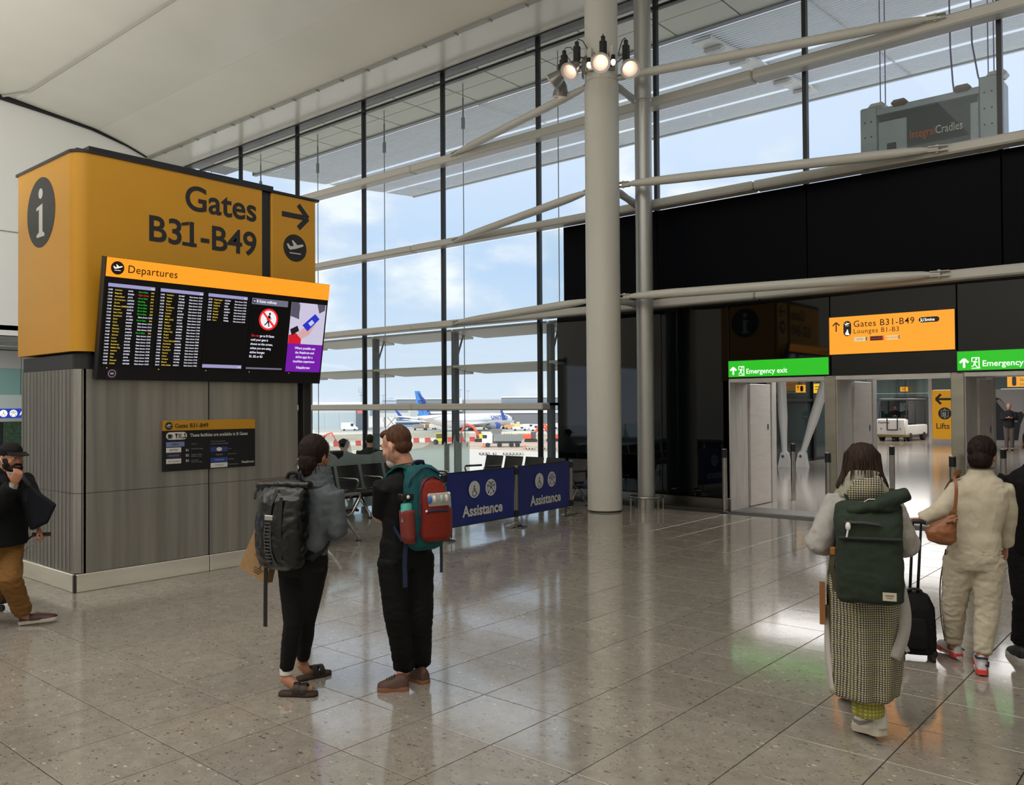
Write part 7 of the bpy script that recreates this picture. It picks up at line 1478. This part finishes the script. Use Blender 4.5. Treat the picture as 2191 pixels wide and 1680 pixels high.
for H, T in ((f4.j(2052, 1409, -.18), f4.j(2010, 1384, -.44)), (at_floor(2102, 1448)+ZU*.012, at_floor(2098, 1414)+F*.06)):
    sh = shoe(f4, H, T, .045, .08, rsh, rso, lb='white running shoe with navy trim and red sole', st=.03); u = (T-H).normalized(); v = u.cross(ZU).normalized()
    b = B(); b.tube([H+u*.02+v*.03+ZU*.105, H-u*.004+ZU*.112, H+u*.02-v*.03+ZU*.105, H+u*.09-v*.036+ZU*.10], .008, 6); b.tube([H-u*.012+v*.02+ZU*.07, H+u*.0+v*.036+ZU*.06, H+u*.12+v*.043+ZU*.06], .006, 6); part('navy_trim', b, M('trim_navy', (36, 36, 70), .5), sh, smooth=60)
    b = B(); b.tube([H+u*.11-v*.02+ZU*.11, H+u*.11+v*.02+ZU*.115, H+u*.15-v*.02+ZU*.098, H+u*.15+v*.02+ZU*.1], .006, 6); part('red_lace', b, M('lace_red', (220, 60, 80), .5), sh, smooth=60)
    b = B(); b.poly([H+u*(L_)*.28+v*w+ZU*.001 for L_, w in ((-.03, .02), (.3, .04), (.7, .046), (1.02, .02), (1.02, -.02), (.7, -.046), (.3, -.04), (-.03, -.02))], ZU*.014); part('white_midsole', b, rsh, sh)
bagc = f4.j(2016, 1132, .10); hb = thing('handbag', 'brown leather shoulder bag hanging at the cream jacket side', 'bag', bagc); lea = M('leather_brown', (136, 84, 50), .42, nz=(8, .15), bump=(30, .2))
P = axes(bagc, L, -F, ZU); b = B(); sbody(b, P, [(-.105, .02, 0, .03, .02), (-.08, .0, 0, .085, .05), (-.02, -.01, 0, .095, .06), (.03, .01, 0, .075, .045), (.07, .05, 0, .04, .028), (.105, .075, 0, .02, .018)], .8); r = remesh(b, .007, 3); wrinkle(r, .005, 16, (1, 1, 1), 3.); part('pouch', r, lea, hb, smooth=180)
b = B(); strap(b, spline([P(.07, .0, .09), P(.085, .0, .19), P(.09, -.01, .30), f4.j(2041, 1018, .05), sp[3]-L*.125+ZU*.01, f4.j(2040, 1030, -.14)]), .022, .004, -F); strap(b, spline([P(.04, .0, .07), P(.055, .02, .12), P(.09, .02, .13)]), .016, .004, -F); part('strap', b, lea, hb, smooth=40)
b = B(); b.tube([P(.02, .045, .05), P(.06, .05, .065), P(.09, .035, .08)], .010, 6); b.ell(P(.07, .045, .06), .016, 10, 6); part('knot', b, lea, hb, smooth=60)

# the black cabin case pulled along
Cb = at_floor(1966, 1418); sc_ = (Cb-CAMP).dot(_F)/FPX; cs = thing('cabin_case', 'small black wheeled cabin case with raised handle', 'suitcase', Cb)
u = f4.d(1, .18); w = f4.d(-.18, 1); P = axes(Cb, u, w, (ZU-u*.03).normalized()); cblk = cloth('case_black', (15, 15, 17), 90, .1)
b = B(); sbody(b, P, [(.05, 0, .12, .10, .10), (.065, 0, .12, .125, .125), (.2, 0, .12, .13, .13), (.38, 0, .12, .125, .125), (.45, .0, .12, .10, .10), (.465, 0, .12, .07, .08)], .45); r = remesh(b, .009, 3); wrinkle(r, .004, 12, (1, 1, 1), 2.); part('shell', r, cblk, cs, smooth=180)
b = B(); sbody(b, P, [(.10, -.02, -.015, .085, .02), (.2, -.02, -.025, .09, .025), (.32, -.02, -.015, .08, .02)], .5); part('front_pocket', remesh(b, .009, 3), cblk, cs, smooth=180)
b = B(); strap(b, spline([P(-.11, -.02, .36), P(-.125, -.03, .22), P(-.07, -.035, .08)]), .03, .005, -w); part('grey_tag_strap', b, M('tag_grey', (150, 148, 146), .6), cs); b = B(); b.ell(P(-.10, -.02, .375), .012, 8, 6); part('zip_pull', b, M('zip_silver', (190, 190, 188), .3, .8), cs, smooth=60)
for x, y in ((-.10, .03), (.10, .03), (-.10, .21), (.10, .21)):
    b = B(); b.cyl(P(x-.014, y, .027), P(x+.014, y, .027), .027, n=16); wh = part('wheel', b, tyre, cs, smooth=40); b = B(); b.cbox(P(x, y, .06)-Vector((.025, .025, .02)), P(x, y, .06)+Vector((.025, .025, .02)), .006); part('wheel_fork', b, blk, wh)
hgt = f4.j(1962, 1119, .0)
for x in (-.022, .030):
    b = B(); q = P(x, .16, .44); e_ = hgt+u*(x-.004)-ZU*.005; b.tube([q, lerp(q, e_, .5), e_], [.011, .010, .008], 10); part('handle_tube', b, M('handle_tube_black', (30, 30, 32), .3, .5), cs, smooth=60)
b = B(); b.tube([hgt-u*.05, hgt-u*.02+ZU*.01, hgt+u*.03+ZU*.01, hgt+u*.055], [.013, .016, .016, .013], 12); part('grip', b, blk, cs, smooth=60)
b = B(); b.tube(spline([P(-.05, .08, .465), P(-.035, .08, .50), P(.035, .08, .50), P(.05, .08, .465)]), .012, 8); part('top_handle', b, blk, cs, smooth=60)

# ===== man in black at the right edge
f5 = Fig(2186, 1412, 'man in black at the right edge of the picture, mostly cut off')
L = f5.d(1, .0); F = f5.d(0, 1)
sp = [f5.j(2222, 1170), f5.j(2220, 1120), f5.j(2218, 1060), f5.j(2216, 995)]
hR = frame(f5.d(.1, .95, -.05)); hc = f5.j(2216, 948, -.02)
S5 = dict(L=L, F=F, spine=sp, head=(hc, hR, 1.02), nk=1.1, arm_l=[sp[3]-L*.17-ZU*.095, sp[3]-L*.25-ZU*.34, sp[3]-L*.24-ZU*.56+F*.1], arm_r=[sp[3]+L*.20-ZU*.075, sp[3]+L*.25-ZU*.34, sp[3]+L*.24-ZU*.56+F*.1], hand_l=(-ZU, L, F, 40, 1.), hand_r=(-ZU, -L, F, 40, 1.),
          leg_l=[sp[0]-L*.09-ZU*.03, f5.j(2196, 1290, .0), at_floor(2187, 1412)+ZU*.10+F*.05, at_floor(2187, 1416)+ZU*.02, at_floor(2172, 1398)], leg_r=[sp[0]+L*.09-ZU*.03, f5.j(2250, 1290, -.1), f5.j(2252, 1390, -.3), f5.j(2252, 1400, -.3), f5.j(2250, 1390, -.5)], hem=.03)
body(f5, S5, skin3)
b = B(); b.ell(hc+hR @ Vector((0, -.02, .03)), (.082, .098, .09), 18, 12, rot=hR); b.ell(hc+hR @ Vector((0, -.05, -.03)), (.068, .052, .05), 16, 10, rot=hR); f5.part('hair', remesh(b, .007, 3), hairmat('hair_black', (22, 19, 18)))
top(f5, S5, cloth('coat_black', (12, 12, 14)), (.18, .185, .205), (.14, .14, .14), (.066, .07, .06), 2., 'coat', amp=.007, seed=41., hem=-.05)
trousers(f5, S5, cloth('trousers_black_cord', (18, 18, 20)), [.11, .10, .082, .078, .066], (.17, .13), seed=43., amp=.008)
for H, T in ((at_floor(2192, 1418), at_floor(2163, 1396)), (f5.j(2256, 1400, -.3), f5.j(2250, 1388, -.55))):
    sh = shoe(f5, H, T, .05, .085, M('trainer_black', (26, 28, 30), .5), M('trainer_sole_white', (190, 188, 184), .5)); laces(sh, H, T, .05, .085, M('lace_grey', (120, 126, 122), .6))

# ===== bearded man with the cap at the left edge
f6 = Fig(55, 1342, 'bearded man in a black cap and tan trousers pulling a case at the left edge')
L = f6.d(-.35, -.94).cross(ZU); F = f6.d(.72, -.70); L = F.cross(ZU).normalized()
sp = [f6.j(4, 1150), f6.j(4, 1110), f6.j(6, 1060), f6.j(14, 1012)]
hR = frame(f6.d(.55, -.82, -.06)); hc = f6.j(24, 978, .05)
S6 = dict(L=L, F=F, spine=sp, head=(hc, hR, 1.03), nk=1.1, arm_r=[sp[3]+L*.18-ZU*.08, f6.j(-10, 1085, .25), f6.j(30, 1035, .26)], arm_l=[sp[3]-L*.19-ZU*.08, f6.j(72, 1080, .05), f6.j(80, 1128, .02)],
          hand_r=(f6.d(.35, -.1, 1.), f6.d(-.2, .9, .2), L, 45, 1.), hand_l=(f6.d(.35, -.1, -.75), f6.d(-.5, 0, -.8), F, 50, 1.05),
          leg_l=[sp[0]-L*.09-ZU*.04, f6.j(22, 1240, .10), at_floor(50, 1338)+ZU*.10, at_floor(46, 1338)+ZU*.025, at_floor(84, 1335)+ZU*.02], leg_r=[sp[0]+L*.09-ZU*.04, f6.j(5, 1245, -.02), f6.j(-42, 1315, -.15), f6.j(-52, 1335, -.15), f6.j(-10, 1345, -.1)], hem=.05)
bd = body(f6, S6, skin2, .006); face(f6, hc, hR, 1.03, bd, (40, 30, 26))
def H6(*p): return hc+hR @ (Vector(p)*1.03)
b = B(); b.ell(H6(0, .052, -.088), (.060, .056, .046), 18, 12, rot=hR)
for s in (-1, 1): b.ell(H6(s*.052, .018, -.05), (.024, .042, .05), 14, 10, rot=hR)
b.ell(H6(0, .088, -.052), (.034, .018, .010), 12, 8, rot=hR); r = remesh(b, .005, 2); wrinkle(r, .003, 60, (1, 1, 1), 3.); f6.part('beard', r, hairmat('beard_black', (30, 24, 22)))
b = B(); b.ell(H6(0, -.008, .050), (.084, .104, .074), 22, 14, rot=hR); b.ell(H6(0, -.02, .02), (.083, .09, .05), 20, 12, rot=hR); cap = f6.part('cap', remesh(b, .006, 3), cloth('cap_black', (18, 18, 20)))
b = B(); R = []
for k in range(9):
    an = radians(-75+150*k/8); R.append([H6(.080*sin(an), .04+.058*cos(an), .048), H6(.083*sin(an), .05+.13*cos(an), .028+.0*k), H6(.083*sin(an), .05+.13*cos(an), .022), H6(.080*sin(an), .04+.058*cos(an), .040)])
b.rings(R); part('peak', b, cloth('cap_black', (18, 18, 20)), cap, smooth=40)
b = B(); b.rings([[H6(.062*sin(an)*k, .050+.050*cos(an)*k, z) for an in [radians(x) for x in range(-100, 101, 20)]] for k, z in ((1.02, -.112), (1.0, -.125), (.8, -.145), (.45, -.152))], False, False, closed=False); f6.part('face_mask', b, M('mask_blue_white', (196, 208, 214), .7), 'pale blue mask pulled under the beard', smooth=60)
b = B()
for s in (-1, 1): b.tube([H6(s*.062, .04, -.085), H6(s*.08, .01, -.04), H6(s*.088, -.012, .0)], .003, 6)
f6.part('mask_loop', b, M('mask_white', (214, 210, 204), .7))
jk = cloth('jacket_black_fleece', (13, 14, 18)); top(f6, S6, jk, (.205, .20, .20), (.168, .16, .15), (.075, .08, .062), 1.9, 'jacket', amp=.009, seed=51., hem=-.06, collar=.04)
trousers(f6, S6, cloth('trousers_tan', (122, 86, 44), 60, .1), [.100, .092, .084, .080, .07], (.160, .13), seed=53., amp=.010)
ms = M('moccasin_brown', (62, 34, 30), .5, nz=(30, .2)); H, T = at_floor(42, 1338)+ZU*.008, at_floor(92, 1334)+ZU*.02; T = H+(T-H).normalized()*.29; sh = shoe(f6, H, T, .052, .07, ms, M('moccasin_sole', (180, 170, 160), .6), ankle=False, lb=None); laces(sh, H, T, .05, .07, M('lace_tan', (120, 90, 60), .7), 3)
shoe(f6, f6.j(-56, 1336, -.15), f6.j(-8, 1348, -.1), .052, .07, ms, None, ankle=False)
b = B(); b.tube([S6['arm_r'][2]+(f6.d(.35, -.1, 1.))*t for t in (-.035, .0)], [.041, .037], 16); f6.part('wrist_band', b, M('ring_silver', (180, 176, 170), .25, .9), smooth=60)
cbk = f6.j(78, 1090, .10); tb = thing('shoulder_bag', 'black shoulder bag swinging beside the man in the cap', 'bag', cbk)
b = B(); q = [f6.j(x, y, .06) for x, y in ((62, 1038), (117, 1078), (98, 1118), (64, 1134), (48, 1090))]; dd = f6.d(.2, -1)*.10; c_ = sum(q, Vector())/5; b.rings([[lerp(c_, p, .8)-dd*.1 for p in q], [p for p in q], [p+dd*.8 for p in q], [lerp(c_, p, .8)+dd for p in q]]); r = remesh(b, .009, 4); part('pouch', r, cloth('bag_navy_black', (16, 17, 26)), tb, smooth=180)
b = B(); strap(b, spline([q[0]+dd*.4, lerp(q[0], sp[3], .5)+dd*.9+ZU*.05, sp[3]-L*.10+F*.06+ZU*.0]), .03, .005, dd); part('strap', b, M('strap_dark', (20, 20, 26), .7), tb, smooth=40)
# his wheeled case, mostly outside the frame
Ck = at_floor(-8, 1302); ck = thing('cabin_case', 'dark wheeled case pulled by the man in the cap, handle rods showing', 'suitcase', Ck)
P = axes(Ck, f6.d(.7, -.7), f6.d(.7, .7), ZU); b = B(); sbody(b, P, [(.05, 0, 0, .10, .08), (.07, 0, 0, .18, .12), (.22, 0, 0, .185, .125), (.38, 0, 0, .175, .12), (.41, 0, 0, .12, .08)], .5); part('shell', remesh(b, .012, 3), M('case_dark', (24, 24, 28), .4), ck, smooth=180)
hg = S6['arm_l'][2]+f6.d(.35, -.1, -.75)*.07
for k, dx in enumerate((-.05, .05)):
    b = B(); q = P(dx*1.0, 0, .40); e_ = hg+f6.d(1, -.3)*dx; b.tube([q, lerp(q, e_, .6)], .012, 10); b.tube([lerp(q, e_, .6), e_], .009, 10); part('handle_tube', b, M('handle_alu', (176, 174, 170), .22, .9), ck, smooth=60)
b = B(); b.tube([hg-f6.d(1, -.3)*.07, hg, hg+f6.d(1, -.3)*.07], .017, 12); part('grip', b, M('grip_dark_red', (50, 22, 22), .5), ck, smooth=60)
for x, y in ((-.14, -.08), (.14, -.08), (-.14, .08), (.14, .08)): b = B(); b.cyl(P(x, y-.015, .03), P(x, y+.015, .03), .03, n=14); part('wheel', b, tyre, ck, smooth=40)

# ===== far figures
def small(px, py, label, top_c, leg_c, hair_c, h=1.72, face_away=False, sit=False, dz=None, name='person', mask=False, seat=.43):
    f = Fig(px, py, label); k = h/1.75; sg = 1 if face_away else -1; F = f.AW*sg; L = F.cross(ZU).normalized(); o = f.base
    if dz is not None: o = Vector(dz); f.root.location = o; f.root.matrix_world = Matrix.Translation(o); f.base = o
    hip = seat+.10 if sit else .93*k
    sp = [o+ZU*hip, o+ZU*(hip+.16*k), o+ZU*(hip+.36*k), o+ZU*(hip+.56*k)]; hc = sp[3]+ZU*.15*k+F*.02; hR = frame(F*1.-ZU*.25)
    kn = lambda s: [sp[0]+L*s*.09-ZU*.03, (sp[0]+L*s*.11+F*.42-ZU*.02) if sit else o+L*s*.09+ZU*.50*k, (o+L*s*.11+F*.40+ZU*.10) if sit else o+L*s*.09+ZU*.10, (o+L*s*.11+F*.38+ZU*.02) if sit else o+L*s*.09+ZU*.02, (o+L*s*.11+F*.56+ZU*.02) if sit else o+L*s*.10+F*.2+ZU*.02]
    ar = lambda s: [sp[3]+L*s*.18-ZU*.08, sp[3]+L*s*.24-ZU*.33+F*.03, sp[3]+L*s*.08-ZU*.28+F*.24]
    S = dict(L=L, F=F, spine=sp, head=(hc, hR, 1.), arm_l=ar(-1), arm_r=ar(1), hand_l=(F*.5+L, ZU, F, 40, 1.), hand_r=(F*.5-L, ZU, F, 40, 1.), leg_l=kn(-1), leg_r=kn(1), hem=.02)
    body(f, S, skin1, .012); mt = lambda n, c: M('%s_%d_%d_%d' % ((n,)+c), c, .8)
    top(f, S, mt('top', top_c), (.18, .18, .20), (.14, .135, .135), (.08, .07, .055), 1.95, 'coat', .016, .008, 3., hem=-.08 if not sit else .05)
    trousers(f, S, mt('leg', leg_c), [.105, .095, .08, .075, .062], (.165, .13), vox=.016, seed=5.)
    b = B(); b.ell(hc+hR @ Vector((0, -.024, .034)), (.083, .096, .09), 14, 10, rot=hR); f.part('hair', b, mt('hair', hair_c))
    if mask: b = B(); b.ell(hc+hR @ Vector((0, .07, -.06)), (.045, .04, .05), 12, 8, rot=hR); f.part('face_mask', b, M('mask_white', (214, 210, 204), .7))
    for g in (kn(-1), kn(1)): shoe(f, g[3]-F*.04-ZU*.02, g[3]+F*.22-ZU*.02, .045, .07, mt('shoe', (26, 26, 28)))
    return f, hc, hR
f, hc, hR = small(2160, 964, 'grey bearded man in a dark coat standing by the wall advert', (22, 22, 24), (92, 84, 76), (150, 146, 140), 1.8)
b = B(); b.ell(hc+hR @ Vector((0, .06, -.075)), (.05, .045, .05), 12, 8, rot=hR); f.part('beard', b, M('beard_grey', (150, 146, 140), .8))
f, hc, hR = small(765, 1080, 'seated person in a dark cap seen through the frosted screen', (58, 64, 66), (34, 34, 40), (22, 22, 24), 1.45, True, True, (-12.85, 10.06, 0), seat=.43)
b = B(); b.ell(hc+Vector((0, 0, .06)), (.088, .10, .06), 14, 8); cp_ = f.part('cap', b, M('cap_far', (20, 20, 22), .8)); b = B(); b.poly([hc+Vector((-.05, -.08, .05)), hc+Vector((.10, -.16, .03)), hc+Vector((.12, -.06, .03))], (0, 0, .012)); part('peak', b, M('cap_far', (20, 20, 22), .8), cp_)
small(797, 1070, 'seated person with bare head behind the frosted screen by the dark window post', (34, 34, 38), (34, 34, 40), (40, 32, 28), 1.6, True, True, (-12.85, 10.70, 0), seat=.43)
bench(2, 'short beam seat behind the frosted screen under two seated people', 'waiting area benches', (-12.76, 9.86, 0), pi/2)

# airport buggy with driver and passenger at the corridor end
BP = at_floor(1922, 943); BA = math.atan2(-BP.y, -BP.x); bg_ = thing('passenger_buggy', 'white electric passenger buggy parked at the corridor end', 'buggy', BP)
def bpart(nm, fn, m, par=None, sm=40): b = B(); fn(b); return part(nm, put(b, BP, BA-radians(20)), m, par or bg_, smooth=sm)
bw = M('buggy_white', (214, 212, 208), .4)
bpart('front_panel', lambda b: b.cbox((.55, -.68, .28), (.95, .68, 1.08), .06), bw); bpart('lower_body', lambda b: b.cbox((-2.0, -.70, .28), (.6, .70, .78), .05), bw); bpart('bumper', lambda b: b.cbox((.5, -.72, .2), (1.02, .72, .34), .03), M('buggy_hazard', (120, 104, 60), .6))
bpart('roof', lambda b: b.cbox((-2.0, -.66, 1.98), (.55, .66, 2.06), .03), M('buggy_roof', (60, 62, 62), .4))
for s in (-1, 1):
    bpart('roof_post', lambda b: b.tube([(.72, s*.64, 1.05), (.52, s*.62, 2.0)], .03, 8), blk); bpart('roof_post', lambda b: b.tube([(-1.9, s*.64, .75), (-1.9, s*.62, 2.0)], .03, 8), blk); bpart('roof_post', lambda b: b.tube([(-.5, s*.64, .75), (-.5, s*.62, 2.0)], .025, 8), blk)
    for x in (.35, -1.5): bpart('wheel', lambda b: b.cyl((x, s*.55, .2), (x, s*.72, .2), .2, n=16), tyre)
    bpart('side_window', lambda b: b.box((-1.85, s*.63, .85), (.45, s*.64, 1.95)), GL('buggy_glass', (150, 156, 154), 1.))
    bpart('lamp', lambda b: b.cyl((.94, s*.45, .6), (.965, s*.45, .6), .05, n=12), M('lamp_grey', (150, 150, 150), .2))
bpart('windscreen_frame', lambda b: (b.tube([(.72, -.64, 1.07), (.72, .64, 1.07), (.53, .62, 1.98), (.53, -.62, 1.98), (.72, -.64, 1.07)], .028, 8)), blk); bpart('luggage_frame', lambda b: (b.tube([(.97, -.16, .55), (.97, -.16, 1.1)], .025, 8), b.tube([(.97, .32, .55), (.97, .32, 1.1)], .025, 8), b.tube([(.97, -.16, .55), (.97, .32, .55)], .025, 8)), blk)
bpart('dashboard', lambda b: b.cbox((.35, -.62, .8), (.6, .62, 1.12), .04), blk)
bpart('seat', lambda b: (b.cbox((-.55, -.6, .75), (-.1, .6, .86), .03)), blk); bpart('backrest', lambda b: b.cbox((-.65, -.6, .86), (-.55, .6, 1.3), .03), blk)
b = B(); Sx = Sheet((.953, -.58, .86), (0, 1, 0), (0, 0, 1)); Sx.text(b, 'Heathrow', 0, 0, .09, 'L', .012); part('lettering', put(b, BP, BA-radians(20)), M('letter_dark', (50, 46, 60), .5), bg_)
for y, lb, ms_ in ((.3, 'driver with white face mask at the wheel of the buggy', True), (-.25, 'passenger in dark clothes sitting in the buggy', False)):
    pos = Vector((-.32, y, .0)); m_ = Matrix.Translation(BP) @ Matrix.Rotation(BA-radians(20), 4, 'Z'); p = m_ @ pos
    small(1922, 943, lb, (70, 66, 72) if ms_ else (26, 26, 30), (40, 40, 46), (40, 30, 26), 1.6, False, True, p, mask=ms_, seat=.86)
